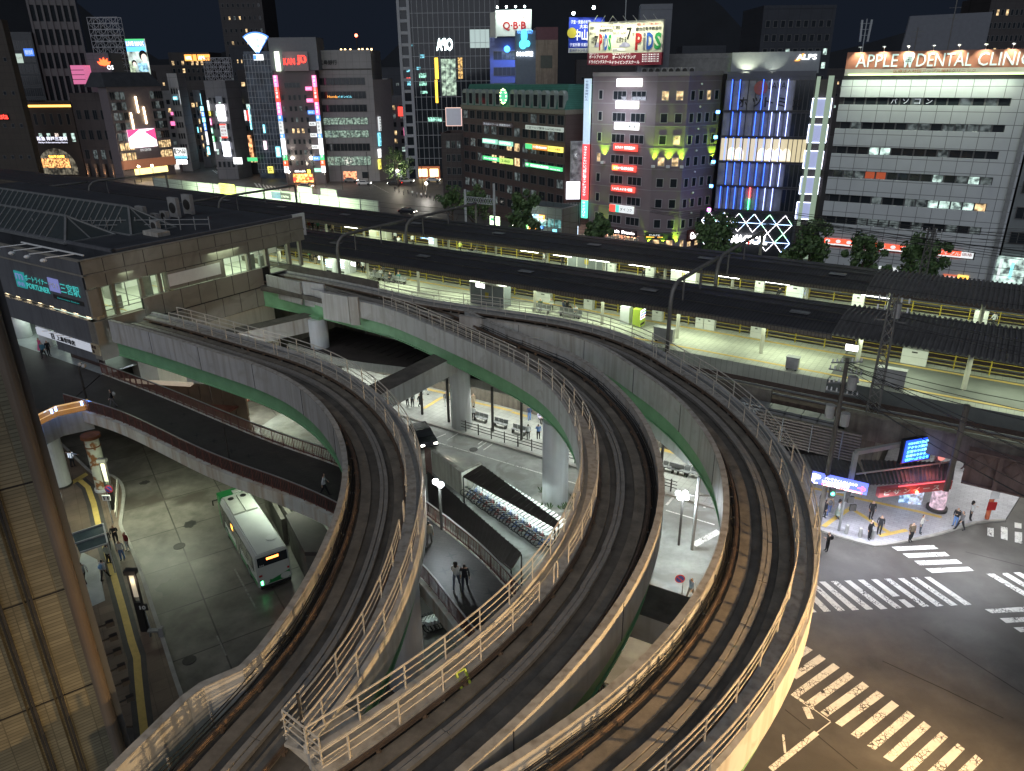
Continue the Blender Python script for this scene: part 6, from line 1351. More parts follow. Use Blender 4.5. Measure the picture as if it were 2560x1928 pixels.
rb=fpx(FA.at(6,0,-8),(1,-.3),(2,1200,600),(2,1890,600));rbx=block(rb,4,zP-.5,zP+2.2,mat('roofbox',(.2,.2,.19),.7,var=.2),'long pale plant room along the mauve roof',name='plant_room',cat='rooftop structure')
for k in range(8):p=FA.at(9.5+k*1.35,zP-.4,-3-k*.12);ac_unit('rooftop fan unit, %s along the mauve roof'%('first second third fourth fifth sixth seventh eighth'.split()[k]),tuple(p),0,1.1,.5,1.1,group='fan units on the mauve roof')
antenna('mobile antenna with white panels above the cream billboards',BL1.at(2,0,-1),40,9,1)
# ---- brown building with the green mansard roof
GF=fpx((10.5,160),(.56,-.83),(1,1780,890),(2,465,950));zG=GF.px(2,465,950)[1]
M_BRT=mat('brown_tile',(.10,.07,.063),.6,var=.12,scale=.4,kind='grid',gx=1.1,gy=.9,joint=.03,gcol=(.7,.7,.7),ang=math.atan2(-.83,.56),wall='x',c2=.9)
gb=thing('building','brown office building with a green mansard roof, arched dormers and colourful sign strips','building',tuple(GF.at(GF.w/2,0,-8)))
mb=MB();GF.box(mb,0,GF.w,0,zG,-14,0);mb.build('wall',M_BRT,gb)
mb=MB();GF.box(mb,-.2,GF.w+.2,zG-.9,zG,-14.2,.3);mb.build('cornice',mat('cornice_beige',(.2,.18,.14),.7,var=.1),gb)
M_MAN=mat('mansard_green',(.05,.17,.13),.5,var=.15,scale=1,kind='grid',gx=50,gy=.35,joint=.03,gcol=(.6,.6,.6),ang=0,wall='x',c2=.9)
zR=zG+4.6;pts=[GF.at(0,zG+.01,.1),GF.at(GF.w,zG+.01,.1),GF.at(GF.w,zG+.01,-14),GF.at(0,zG+.01,-14),GF.at(1.2,zR,-1.6),GF.at(GF.w-1.2,zR,-1.6),GF.at(GF.w-1.2,zR,-12.5),GF.at(1.2,zR,-12.5)]
mb=MB();mb.add(pts,[(0,1,5,4),(1,2,6,5),(2,3,7,6),(3,0,4,7),(4,5,6,7)]);mb.build('roof',M_MAN,gb)
M_DRM=mat('dormer_grey',(.22,.26,.24),.6,var=.1)
nd=14
for k in range(nd):
 a=GF.w*(k+.5)/nd;
 if k in(6,):
  mb=MB();mb.tube([GF.at(a,zG+2.2,.35),GF.at(a,zG+2.2,.5)],1.5,20);c_=mb.build('clock_ring',glow('clock_green',(.1,.5,.3),.5),gb)
  for j in range(12):mb=MB();mb.ball(GF.at(a+1.15*math.sin(j*math.pi/6),zG+2.2+1.5*math.cos(j*math.pi/6),.6),.13,nu=6,nv=4);mb.build('clock_bulb',glow('clock_bulb',(.8,1,.3),5),gb)
  continue
 mb=MB();mb.tube([GF.at(a,zG+2.6,-.9),GF.at(a,zG+2.6,.15)],1.0,14);GF.box(mb,a-1.0,a+1.0,zG+.1,zG+2.6,-.9,.15);dm=mb.build('dormer',M_DRM,gb)
 mb=MB();GF.box(mb,a-.65,a+.65,zG+.4,zG+2.7,.16,.2);mb.build('dormer_window',GL_D,dm)
SF=Fac(GF.at(GF.w,0),GF.at(GF.w,0,-14));
for k in range(7):
 zz=zG-2.9-k*3.15
 if zz<1:break
 n_=13;p=GF.w/n_
 for j in range(n_):
  gl=GL_W if(k,j)in((2,6),(2,7),(3,5),(3,7),(3,4))else(GL_B if RN.random()<.25 else GL_D)
  window(GF,p*(j+.5),zz,p*.66,1.7,gb,gl,mull=1)
for q_,bg,tx,lb in(((1,1955,1050,2212,1105),mat('dim_sign',(.16,.13,.14),.5,var=.3,scale=.8),[('英会話スクール 体験受付中',.05,.95,.2,.8,WS)],'unlit grey sign strip high on the brown building, left column'),((1,1955,1195,2080,1250),gM,[('北野武道具店',.05,.9,.3,.8,gW)],'mint sign strip at left on the brown building'),((1,2095,1215,2212,1268),gM,[('神戸学習会',.1,.9,.3,.8,gW)],'mint sign strip just right of its mint neighbour on the brown building'),((1,1958,1345,2100,1400),gG,[('みんなの保険',.1,.9,.3,.8,gW)],'green sign strip at lower left on the brown building'),((1,2103,1362,2212,1425),glow('s_lime2',(.6,.85,.2),.8),[('2-860',.2,.85,.3,.75,pG)],'lime sign strip beside the green one on the brown building'),((2,115,1080,437,1145),mat('grey_lit',(.3,.33,.31),.5,var=.2,scale=.6,emit=(.6,.7,.62),es=.25),[('三宮アロマ整体 Leaf 242-1848',.04,.96,.25,.8,pK)],'pale grey sign strip high on the brown building, right column'),((2,115,1240,435,1322),gY,[(None,0,.2,0,1,gG),(None,.2,.62,0,1,mat('orange_dk',(.3,.1,.02),.5,var=.2,emit=(.8,.3,.05),es=.5)),('ラフ 整体 BRANDNEW',.22,.6,.3,.8,gW),('ゆらら治療院',.66,.96,.3,.8,pR)],'yellow and orange sign strip, right column of the brown building'),((2,115,1405,428,1485),gG,[('7F',.02,.1,.3,.8,gW),('新田鍼灸整骨院',.16,.66,.2,.85,gW,.01),('078-272-4976',.7,.97,.2,.45,gW)],'green clinic sign strip with white characters, lowest on the brown building')):
 sign(GF,q_,lb,bg,tx,off=.35,name='sign_strip',group='sign strips on the brown building')
lamp('AREA',SF.at(4,2.5,3),(.9,.8,.7),200,4,1)
# low wing and small boards left of it
LWg=fpx(GF.p0+Vector((-1,2,0)),(1,-.1),(1,1600,1200),(1,1790,1200));zz=LWg.px(1,1600,1185)[1]
lwb=block(LWg,12,0,zz,wmat('wing_brown',(.07,.055,.05),1.2,1.),'low dark brown wing left of the green-roofed building')
for k in range(4):winrow(LWg,1,LWg.w-.5,3,zz-2.6-k*3.2,1.6,lwb,.6,.2,[GL_B])
sign(LWg,(1,1640,935,1775,1085),'blank pale rooftop board beside the glass tower',mat('blank_board',(.42,.43,.48),.6,var=.05,emit=(.5,.5,.6),es=.12),[],off=.2,frame=glow('pink_edge',(1,.6,.5),.6),name='rooftop_board',cat='billboard')
# narrow things between the brown and the mauve building
LN=fpx((14.5,156),(1,0),(2,505,1220),(2,620,1220))
sign(LN,(2,512,1225,615,1560),'tall dark hanging display board between the brown and mauve buildings',mat('display_dark',(.1,.11,.12),.4,var=.8,scale=.8,emit=(.4,.4,.45),es=.1),[('K',.3,.5,.6,.7,WS)],off=0,frame=M_STEEL,name='display_board',cat='display')
sign(LN,(6,470,120,585,270),'bright white menu board above the passage left of the vertical sign',glow('menu',(.9,.9,1),1.),[('温泉ホテル',.1,.9,.75,.9,pR),('¥2,500 宴会',.1,.9,.5,.65,pB),('飲み放題付',.1,.9,.28,.42,pR),('年中無休',.1,.9,.08,.2,pB)],off=.2,name='menu_board')
vsign(LN,(6,435,345,468,540),'narrow red vertical sign with white characters at the passage',gR,'ホテルCOM',gW,off=.2)
sign(LN,(6,470,300,590,500),'dark barred window screen above the passage entrance',mat('bars',(.05,.05,.05),.5,var=.4,scale=2),[(None,.1+.2*k,.14+.2*k,0,1,M_STEEL)for k in range(5)],off=-.2,name='window_grille',cat='window screen')
sign(LN,(6,470,505,570,590),'bluish-white lit passage entrance left of the street trees',glow('entr',(.6,.8,1),1.),[(None,.6,.85,0,1,gW),(None,.1,.2,.1,.9,pB)],off=-.1,name='lit_entrance',cat='entrance')
SH=fpx((-2,158),(.8,-.6),(6,0,500),(6,430,500))
sh=block(SH,6,0,6.5,wmat('arcade',(.1,.12,.12),1.5,2),'low shop arcade with teal-lit glass in front of the brown building')
for k in range(7):window(SH,SH.w*(k+.5)/7,3.6,SH.w/7*.85,1.6,sh,mat('teal_glass',(.05,.12,.12),.2,var=.4,scale=1,emit=(.2,.5,.5),es=.35))
sign(SH,(6,178,400,225,432),'small white-blue sign over the low arcade',glow('s_b2',(.4,.7,1),1.2),[('酒',.3,.7,.2,.8,pB)],off=.3);sign(SH,(6,230,405,277,450),'small orange sign over the low arcade',gO,[('名鮮',.2,.8,.2,.8,gW)],off=.3)
sign(SH,(6,115,490,200,545),'green and orange convenience store front half hidden by a tree',gO,[(None,0,.3,0,1,glow('green_e',(.3,1,.3),1.5))],off=.3,name='store_front',cat='shop front');sign(SH,(5,2020,415,2100,500),'bright green and white store window beyond the signal gantry',glow('store',(.75,1,.6),1.5),[(None,.45,.5,0,1,pK),(None,.1,.4,.5,.8,gG)],off=.3,name='store_front',cat='shop front')
sign(SH,(6,215,500,262,525),'short blue light strip under the arcade',gB,[],off=.4);sign(SH,(6,350,530,380,558),'second short blue light strip under the arcade',gC,[],off=.4)
# ---- glass tower
GT=fpx((-34,258),(1,-.02),(1,1215,0),(1,2100,0));zGT=70
M_GT=mat('tower_glass',(.02,.024,.03),.05,var=0)
gt=thing('glass_tower','tall dark curtain-wall tower with thin white mullions and a pale ladder-like edge','tower',tuple(GT.at(16,0,-10)))
pw=GT.px(1,1340,300)[0]
mb=MB();GT.box(mb,0,GT.w,0,zGT,-20,0);mb.build('glass_wall',M_GT,gt)
M_MUL=mat('mullion',(.4,.42,.44),.5,var=.0)
a=pw+.6
while a<GT.w:mb=MB();GT.box(mb,a-.05,a+.05,4.5,zGT,0,.12);mb.build('mullion',M_MUL,gt);a+=1.62
for y in(115,240,375,490,597,705,840,950,1055,1170,1280,1370):
 z_=GT.px(1,1360,y)[1];mb=MB();GT.box(mb,pw,GT.w,z_-.06,z_+.06,.0,.1);mb.build('transom',M_MUL,gt)
for z_ in(58,62,66):mb=MB();GT.box(mb,pw,GT.w,z_-.06,z_+.06,.0,.1);mb.build('transom',M_MUL,gt)
for a in(.3,pw-.5):mb=MB();GT.box(mb,a-.45,a+.45,0,zGT,0,.5);mb.build('edge_column',mat('edge_pale',(.3,.31,.33),.6,var=.05),gt)
k=3.
while k<68:mb=MB();GT.box(mb,.75,pw-.95,k,k+.9,.1,.4);mb.build('edge_rung',MATS['edge_pale'],gt);k+=3.4
for a,z_,w,h,m_ in((pw+4,18,4.5,1.3,gM),(pw+2.5,37,1.4,1.0,gC),(-2+pw,40.5,2.2,.5,gC),(pw+1.2,33.6,1.2,.8,gC),(pw+1.8,31.2,2.3,1.4,gM),(pw+1.8,28.9,2.3,1.2,gM),(pw+2,26.5,2.2,.8,gM),(1.8,33,1.3,1,gC),(1.8,29,1.5,1.6,gC),(1.6,31,1.3,.4,gR)):mb=MB();GT.box(mb,a,a+w,z_,z_+h,.02,.04);mb.build('lit_pane',mat('pane_%s'%m_.name,(.1,.15,.15),.3,var=.9,scale=1.3,emit=m_.node_tree.nodes['Principled BSDF'].inputs['Emission Color'].default_value[:3],es=.45),gt)
a0,a1,z0,z1=GT.rect(1,1395,1440,1590,1535,.3);fb(mat('orange_base',(.3,.09,.04),.5,var=.05,emit=(.8,.25,.1),es=.2),a0,a1,0,z1,.3,F=GT,parent=gt,name='orange_base',th=.3)
for f in(.05,.55):fb(glow('base_window',(1,.75,.35),2.),a0+(a1-a0)*f,a0+(a1-a0)*(f+.38),.6,z1-.8,.36,F=GT,parent=gt,name='display_window')
ra=GT.px(1,1560,440)[0];rz_=GT.px(1,1560,440)[1];ftext(GT,'OPA',ra+5.2,ra-0.5+.0 if 0 else ra+.0,rz_,rz_+3.6,glow('opa',(.8,1,1),3),gt,.2,.03)  # mirror reflection of a sign, put onto the glass as glowing letters
# lit gold hall reflected / seen beside the tower
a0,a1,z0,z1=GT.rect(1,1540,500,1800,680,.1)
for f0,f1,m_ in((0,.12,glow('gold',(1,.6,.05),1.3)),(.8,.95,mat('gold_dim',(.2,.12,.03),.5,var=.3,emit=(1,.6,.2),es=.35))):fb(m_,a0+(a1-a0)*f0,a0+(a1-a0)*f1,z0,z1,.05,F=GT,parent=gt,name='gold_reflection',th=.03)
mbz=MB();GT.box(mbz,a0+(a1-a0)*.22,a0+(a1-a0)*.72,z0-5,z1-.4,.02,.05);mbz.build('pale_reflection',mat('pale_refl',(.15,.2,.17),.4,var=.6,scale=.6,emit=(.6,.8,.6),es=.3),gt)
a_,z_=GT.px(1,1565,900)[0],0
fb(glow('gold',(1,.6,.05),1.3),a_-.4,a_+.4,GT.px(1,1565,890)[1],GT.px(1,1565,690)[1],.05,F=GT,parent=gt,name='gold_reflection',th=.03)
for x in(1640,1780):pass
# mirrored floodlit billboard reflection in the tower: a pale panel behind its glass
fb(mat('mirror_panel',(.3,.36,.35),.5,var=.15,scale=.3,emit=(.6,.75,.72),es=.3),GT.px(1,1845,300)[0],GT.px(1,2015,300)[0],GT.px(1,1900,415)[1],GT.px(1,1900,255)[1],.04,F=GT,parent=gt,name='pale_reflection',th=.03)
# ---- bank
BF=fpx((-60.8,252),(1,-.03),(1,512,600),(1,1000,600));zB=38.5
M_BNK=mat('bank_stone',(.24,.235,.235),.7,var=.08,scale=.3,kind='grid',gx=2.2,gy=3.6,joint=.06,gcol=(.7,.7,.7),ang=0,wall='x',c2=.96)
bk_=block(BF,16,0,zB,M_BNK,'grey banded bank block with dark ribbon windows and four dark characters on top')
for i,(y0,y1)in enumerate(((678,735),(795,852),(910,968),(1020,1078),(1130,1190),(1245,1305),(1355,1430))):
 zt_,zb_=BF.px(1,560,y0)[1],BF.px(1,560,y1)[1];n=6;aR=BF.w*.86
 for k in range(n):window(BF,.8+(aR-.8)*(k+.5)/n,zb_,(aR-.8)/n*.97,zt_-zb_,bk_,mat('glass_refl',(.1,.13,.12),.2,var=.95,scale=1.6,emit=(.5,.7,.55),es=.18)if i in(3,4,6)else GL_D,mull=1,off=.02)
ftext(BF,'徳島銀行',1.3,7,35.2,36.6,pK,bk_,.1,.02);fb(M_DARK,0,BF.w,33.7,34.1,.06,F=BF,parent=bk_,name='groove',th=.08)
for x in(735,770,815,890,920,962,998):a_=BF.px(1,x,450)[0];mb=MB();mb.ball(BF.at(a_,zB+1,-.3),.3,nu=8,nv=5);mb.build('roof_lamp',glow('roofbulb',(1,.65,.3),8 if x>950 else 3),bk_)
fb(mat('lit_shop_red',(.4,.1,.05),.5,var=.5,scale=1,emit=(1,.4,.2),es=.6),BF.px(1,755,1500)[0],BF.px(1,870,1500)[0],.8,3.2,.1,F=BF,parent=bk_,name='shop_window');fb(GL_D,BF.px(1,918,1500)[0],BF.px(1,975,1500)[0],1,3,.1,F=BF,parent=bk_,name='shop_window')
sign(BF,(1,580,822,830,852),'tiny orange and white neon words in the second window band of the bank',GL_D,[('Honda',.15,.5,.2,.9,gO),('イオンビル',.5,1,.2,.8,gC)],off=.12,th=.02,name='window_sign')
BS=Fac(BF.at(BF.w,0),BF.at(BF.w,0)+Vector((4.2,10,0)));
sb_=block(BS,8,0,30,mat('side_pale',(.25,.22,.23),.7,var=.1),'narrow side wing of the bank hung with vertical street signs')
for k,(y0,y1,m_,s_)in enumerate(((1010,1130,gWd,'麻雀倶楽部'),(1150,1260,gC,'駐車場'),(1290,1360,gW,'入口'),(1380,1460,gY,'中華'))):sign(BS,(1,1058,y0,1085,y1),'%s vertical sign on the narrow wing beside the bank'%('white','pale blue','bright white','yellow')[k],m_,[(c,.15,.85,1-(i+.9)/len(s_),1-(i+.1)/len(s_),pK)for i,c in enumerate(s_)],off=.5)
# ---- block with the red neon name
KJ=fpx((-72.8,247),(1,0),(1,152,645),(1,512,645));zK=KJ.px(1,150,640)[1]
M_KJ=mat('brown_grey_wall',(.11,.095,.1),.7,var=.08,scale=.3)
kj=block(KJ,14,0,zK,M_KJ,'brown-grey tower block flanked by two rainbow strings of shop signs under a neon name')
zk2=KJ.px(1,130,325)[1];KT=Fac(KJ.at(-.6,0),KJ.at(KJ.w+1.2,0))
mb=MB();KT.box(mb,0,KT.w,zK+.95,zk2,-10,-.3);mb.build('upper_box',mat('upper_grey',(.16,.165,.18),.7,var=.08),kj)
sg=sign(KJ,(1,222,447,458,612),'red neon KANJU name on a pale panel with a red bar over its last letters',mat('neon_panel',(.3,.24,.25),.6,var=.05),[('KAN',.03,.47,.32,.66,glow('neon',(1,.03,.02),2.6)),('JU',.56,.93,.32,.72,glow('neon',(1,.03,.02),2.6),.05),(None,.6,.88,.76,.8,glow('neon',(1,.03,.02),2.6))],off=.6,name='neon_sign')
lamp('POINT',KJ.at(5.5,zK+5,3),(1,.5,.4),25,.5)
sign(KJ,(1,155,447,215,615),'tall white lit panel with a green edge beside the red neon name',glow('panel_lime',(.85,1,.75),1.3),[('(',.4,.6,.2,.8,pG)],off=.6,name='sign_board')
strip=[(gP,4),(gR,5),(gP,4.5),(gB,2),(gWd,4.5),(gB,1.4),(gW,6),(gG,2),(glow('s_rd2',(1,.1,.03),1.5),2),(gW,2.4)]
for side,(x0,x1,yt)in enumerate(((152,180,650),(486,514,650))):
 z_=KJ.px(1,x0,yt)[1];a0=KJ.px(1,x0,yt)[0];tot=sum(h for _,h in strip);sc_=(z_-3.5)/tot*1.0
 o=thing('sign_column','vertical string of pink, red, blue and white shop signs on the %s edge of the neon block'%('left','right')[side],'sign column',tuple(KJ.at(a0+.6,3.5,.6)),group='vertical sign strings')
 for i,(m_,h)in enumerate(strip):
  mb=MB();KJ.box(mb,a0,a0+1.15,z_-h*sc_+.08,z_-.04,.1,.9);mb.build('sign_box',m_,o)
  for c in range(max(1,int(h*sc_/1.1))):ftext(KJ,'神戸三宮居酒屋歯科学院銀行'[(i*2+c)%13],a0+.25,a0+.9,z_-(c+.85)*1.1,z_-(c+.15)*1.1,pK if m_ in(gW,gWd)else gW,o,.93)
  z_-=h*sc_
for k in range(9):
 z_=zK-4.2-k*3.25
 if k==0:window(KJ,KJ.w*.42,z_+.3,4.6,1.3,kj,GL_D,mull=3);continue
 if z_<4:break
 for f in(.13,.3,.42,.54,.68):window(KJ,KJ.w*f+.3,z_,.75,1.35,kj,GL_W if k==4 and f in(.3,.42,.54)else(GL_B if RN.random()<.3 else GL_D),mull=0)
for k,(y,m_)in enumerate(((765,gP),(868,gP),(970,gB),(1070,gWd),(1168,gWd),(1270,gWd),(1368,gB),(1470,gM))):
 sign(KJ,(1,424+k*11,y-15,484+k*11,y+17),'%s small %s sign box down the right side of the neon block'%(('topmost','second','third','fourth','fifth','sixth','seventh','lowest')[k],('pink','pink','blue','white','white','white','blue','green')[k]),m_,[('BAR',.15,.85,.25,.75,pK if m_ is gWd else gWd)],off=.8,name='sign_box',group='small sign boxes on the neon block')
for x in(315,475):a_,z_=KJ.px(1,x,1365,.8);mb=MB();mb.ball(KJ.at(a_,z_,.8),.45,nu=8,nv=6);tag(mb.build('floodlight',glow('flood_warm',(1,.95,.75),12)),'round warm floodlight glare low on the %s of the neon block'%('left' if x<400 else 'right'),'floodlight');lamp('SPOT',KJ.at(a_,z_+.3,1.2),(1,.95,.8),900,.3,target=KJ.at(a_,z_+12,0),spot=60)
sign(KJ,(1,330,1465,435,1495),'white lit burger shop name at the foot of the neon block',M_BRN,[("McDonald's",.05,.95,.2,.85,gW,.02)],off=.8);sign(KJ,(1,440,1462,475,1500),'yellow lit m emblem at the foot of the neon block',M_BRN,[('m',.1,.9,.1,.9,glow('yel',(1,.75,.05),4),.05)],off=.8)
sign(KJ,(1,320,1505,495,1575),'orange-red glowing shop opening at the foot of the neon block',mat('shop_orange',(.4,.15,.04),.5,var=.6,scale=1,emit=(1,.4,.1),es=1.6),[(None,0,.12,.1,.6,gR),(None,.8,1,.2,.7,gR)],off=.5,name='store_front',cat='shop front')
# ---- fan-shaped sign on the scaffold-like glass tower
FT=fpx((-90,262),(1,-.02),(16,1010,500),(16,1290,500));zF=FT.px(16,1010,240)[1]
ft=block(FT,10,0,zF,mat('net_glass',(.03,.038,.05),.2,var=.6,scale=.3,emit=(.3,.4,.55),es=.015),'netted glass tower behind thin white scaffold lines, topped by a glowing fan sign')
for k in range(9):a=FT.w*k/8;mb=MB();FT.box(mb,a-.05,a+.05,2,zF,.5,.6);mb.build('upright',M_MUL,ft)
k=3
while k<zF:mb=MB();FT.box(mb,-.3,FT.w+.3,k-.05,k+.05,.62,.72);mb.build('ledger',M_MUL,ft);k+=1.9
FS=fpx((-90,261),(1,-.02),(16,985,100),(16,1225,100));c0=FS.w/2;zc0=FS.px(16,1115,225)[1];zc1=FS.px(16,1105,15)[1];R_=zc1-zc0
fs=thing('fan_sign','glowing white fan-shaped sign with a blue rim above the netted tower','sign',tuple(FS.at(c0,zc0)))
def fan(r0,r1,off,m_,nm,ang=.62,n=14):
 mb=MB();vs=[];base=zc0-R_*.1
 for i in range(n+1):t_=-ang+2*ang*i/n;vs.append((c0+r1*math.sin(t_),base+r1*math.cos(t_)))
 for i in range(n+1):t_=ang-2*ang*i/n;vs.append((c0+r0*math.sin(t_),base+r0*math.cos(t_)))
 V=[FS.at(a,z_,off)for a,z_ in vs]+[FS.at(a,z_,off-.4)for a,z_ in vs];N=len(vs)
 mb.add(V,[tuple(range(N))[::-1],tuple(range(N,2*N))]+[(i,(i+1)%N,N+(i+1)%N,N+i)for i in range(N)]);mb.build(nm,m_,fs)
fan(R_*.10,R_*1.18,0,glow('fan_rim',(.1,.25,.8),.6),'rim',.66);fan(R_*.17,R_*1.1,.2,glow('fan_face',(.6,.9,.95),1.1),'face')
ftext(FS,'日本生命',c0-1,c0+3.6,zc0+R_*.6,zc0+R_*.75,pB,fs,.3);ftext(FS,'兵庫共済',c0-1,c0+3.2,zc0+R_*.28,zc0+R_*.42,pB,fs,.3)
sign(FS,(16,1075,240,1183,300),'small white rectangle sign right under the glowing fan',gW,[(None,0,.3,.1,.9,gB)],off=.2)
# ---- white food billboard and the blue-lit stepped building
QB=fpx((-2,215),(.9,-.12),(1,2070,200),(2,168,200));z0=QB.px(1,2080,315)[1];z1=QB.px(1,2080,88)[1]
q1=sign(QB,(1,2070,88,2645+0,310),'white floodlit rooftop billboard with dark red letters Q B B',mat('bb_white',(.62,.64,.6),.6,var=.03),[('ベビーチーズは',.18,.95,.66,.86,pR,.01),('Q·B·B',.2,.95,.18,.55,pR,.03)],off=0,th=.6,name='billboard',cat='billboard')if 0 else None
a0,a1=0,QB.w
q1=thing('billboard','white floodlit rooftop billboard with dark red letters Q B B','billboard',tuple(QB.at(a1/2,z0)))
fb(mat('bb_white',(.62,.64,.6),.6,var=.03),0,a1,z0,z1,0,F=QB,parent=q1,name='face',th=.5);Hq=z1-z0
ftext(QB,'ベビーチーズは',a1*.25,a1*.8,z0+Hq*.66,z0+Hq*.85,pR,q1,.05,.01);ftext(QB,'Q·B·B',a1*.2,a1*.85,z0+Hq*.2,z0+Hq*.56,pR,q1,.05,.03)
QS=fpx(QB.p0,(.35,-1),(1,2022,200),(1,2070,200));fb(MATS['bb_white'],0,QS.w,z0-.4,z1-.3,0,F=QS,parent=q1,name='side_face',th=.3)
for k in range(4):lamp('SPOT',QB.at(a1*(k+.5)/4,z1+1,2.6),(.85,1,.95),650,.1,target=QB.at(a1*(k+.5)/4,z0+3,0),spot=100);mb=MB();mb.ball(QB.at(a1*(k+.3)/4,z1+.6,1.2),.25,nu=8,nv=5);mb.build('lamp_bulb',glow('bulb',(.8,1,1),20),q1)
BB=fpx(QB.at(0,0,-1),(1,-.1),(1,2020,500),(2,230,500));zt_=QB.px(1,2080,320)[1]-1
bb=block(BB,14,0,zt_,mat('blue_wall',(.12,.14,.3),.6,var=.1),'blue-lit stepped office building under the white billboard')
for k in range(6):winrow(BB,1,BB.w-.5,5,zt_-4.4-k*3.9,1.9,bb,.93,.3,[GL_B],mull=1)
for k in range(2):lamp('SPOT',BB.at(4+k*6,zt_-1,5),(.15,.3,1),1600,.3,target=BB.at(4+k*6,zt_-12,0),spot=110)
a_,z_=BB.px(1,2170,425,.3);mb=MB();mb.ball(BB.at(a_,z_,.3),.8,nu=12,nv=6);mb.build('blue_emblem',glow('emb',(.05,.3,1),3),bb)
# grey corner building with the cyan drop emblem
AN=fpx((4,178),(1,0),(2,30,400),(2,205,400));z1=AN.px(2,30,235)[1]-1.6
an=block(AN,10,0,z1,mat('grey_blue',(.13,.15,.19),.7,var=.1),'grey-blue corner building carrying a cyan water-drop emblem')
AN2=Fac(AN.at(AN.w,0),AN.at(AN.w,0)+Vector((11,.8,0)));AN2=fpx(AN2.p0,(1,.05),(2,205,300),(2,397,300));an2=block(AN2,9,0,AN2.px(2,205,385)[1],mat('beige_old',(.26,.2,.15),.7,var=.15,kind='streak',scol=(.16,.12,.09)),'weathered beige building with one big square louvre right of the cyan drops')
fb(mat('maroon_box',(.13,.05,.06),.6,var=.1),.1,AN2.w,AN2.px(2,205,380)[1]+.1,AN2.px(2,205,235)[1],.02,F=AN2,parent=an2,name='maroon_box',th=8);fb(mat('louvre_grey',(.08,.085,.07),.6,var=.1),AN2.w*.22,AN2.w*.76,AN2.px(2,250,590)[1],AN2.px(2,250,480)[1],.06,F=AN2,parent=an2,name='louvre')
o=thing('emblem_sign','cyan three-drop emblem with blue words above and white words below','sign',tuple(AN.at(AN.w/2,z1-12,.3)))
CY=glow('drop_cyan',(.08,.6,.85),1.2)
for x,y,r_,sz in((105,310,.7,1.9),(95,385,.85,1.1),(135,378,.55,1.2)):a_,z_=AN.px(2,x,y,.3);mb=MB();mb.ball(AN.at(a_,z_,.3),r_,nu=16,nv=10,sz=sz);mb.build('drop',CY,o)
a0,zz1=AN.px(2,45,245,.3);a1,_=AN.px(2,178,245,.3);ftext(AN,'マンションはアルファ',a0,a1,zz1-1.1,zz1-.2,glow('w_blue',(.1,.35,1),3),o,.3);a0,zz1=AN.px(2,38,445,.3);a1,zz0=AN.px(2,180,487,.3);ftext(AN,'あなぶき興産',a0,a1,zz0,zz1,glow('w_wh',(.9,.95,1),3),o,.3,.02)
# ---- left group ------------------------------------------------
OS=fpx((-131.5,260.6),(.551,.834),(0,920,780),(0,1390,770));zO=OS.px(0,920,780)[1]
osb=block(OS,5,0,zO,mat('os_wall',(.15,.13,.14),.6,var=.1),'wide building with three slanting warm light lines and a bright pink-white screen')
OSr=[OS.at(-.5,zO+.9,.4),OS.at(OS.w+.5,zO+.9,.4),OS.at(OS.w-1.5,zO+5.4,-3),OS.at(1,zO+5.4,-3)]
mb=MB();mb.add(OSr+[OS.at(-.5,zO+.9,-12),OS.at(OS.w+.5,zO+.9,-12),OS.at(OS.w-1.5,zO+5.4,-9),OS.at(1,zO+5.4,-9)],[(0,1,2,3),(1,5,6,2),(5,4,7,6),(4,0,3,7),(3,2,6,7)]);mb.build('mansard_roof',M_ROOFD,osb)
for k in range(8):
 for f in(.05,.14,.23,.78,.86,.94):window(OS,OS.w*f+.5,zO-3-k*3.2,OS.w*.075,2.3,osb,GL_W if k in(5,6)else(GL_B if RN.random()<.4 else GL_D),mull=1)
for x0,y0,x1,y1 in((1170,835,1198,975),(1240,925,1268,1070),(1130,975,1158,1115)):p=OS.px(0,x0,y0,.3);q=OS.px(0,x1,y1,.3);mb=MB();mb.bar(OS.at(p[0],p[1],.3),OS.at(q[0],q[1],.3),.3);mb.build('light_line',glow('warm_line',(1,.75,.45),7),osb)
sc_=thing('video_screen','bright pink and white video screen on the building with three light lines','screen',tuple(OS.at(8,8,.5)));a0,a1,z0,z1=OS.rect(0,1095,1125,1362,1262,.5)
fb(glow('scr_white',(1,.8,.88),1.2),a0,a1,z0,z1,.5,F=OS,parent=sc_,name='lit_face');mb=MB();mb.add([OS.at(a0,z1,.56),OS.at(a0,z0+(z1-z0)*.55,.56),OS.at(a0+(a1-a0)*.45,z1,.56)],[(0,1,2)]);mb.add([OS.at(a1,z0+(z1-z0)*.35,.56),OS.at(a1,z1,.56),OS.at(a0+(a1-a0)*.6,z0+(z1-z0)*.85,.56)],[(0,1,2)]);mb.build('pink_shape',glow('scr_pink',(.8,.06,.2),.8),sc_)
ftext(OS,'OPA CENTER',a0+3.5,a0+7.5,z0-1.3,z0-.5,gWd,osb,.4)
a0,a1=0,OS.w;fb(mat('canopy_orange',(.2,.09,.06),.5,var=.1,emit=(.8,.3,.15),es=.12),a0,a1,3.4,6.2,1.2,F=OS,parent=osb,name='entrance_canopy',th=1.2);fb(glow('gold_front',(1,.75,.25),1.2),a0+4,a1-3,1.2,3.2,.3,F=OS,parent=osb,name='lit_front')
AR=fpx((-168.6,275.5),(.98,-.1),(0,152,900),(0,610,900));zA=AR.px(0,300,905)[1]
M_ARW=mat('arch_brown',(.08,.06,.05),.7,var=.1,scale=.3)
ar=block(AR,14,0,zA,M_ARW,'brown terminal building with a big glowing arched window and an orange roof line')
fb(glow('roof_line',(1,.5,.1),1.6),0,AR.w,zA-.8,zA-.1,.2,F=AR,parent=ar,name='orange_roof_line')
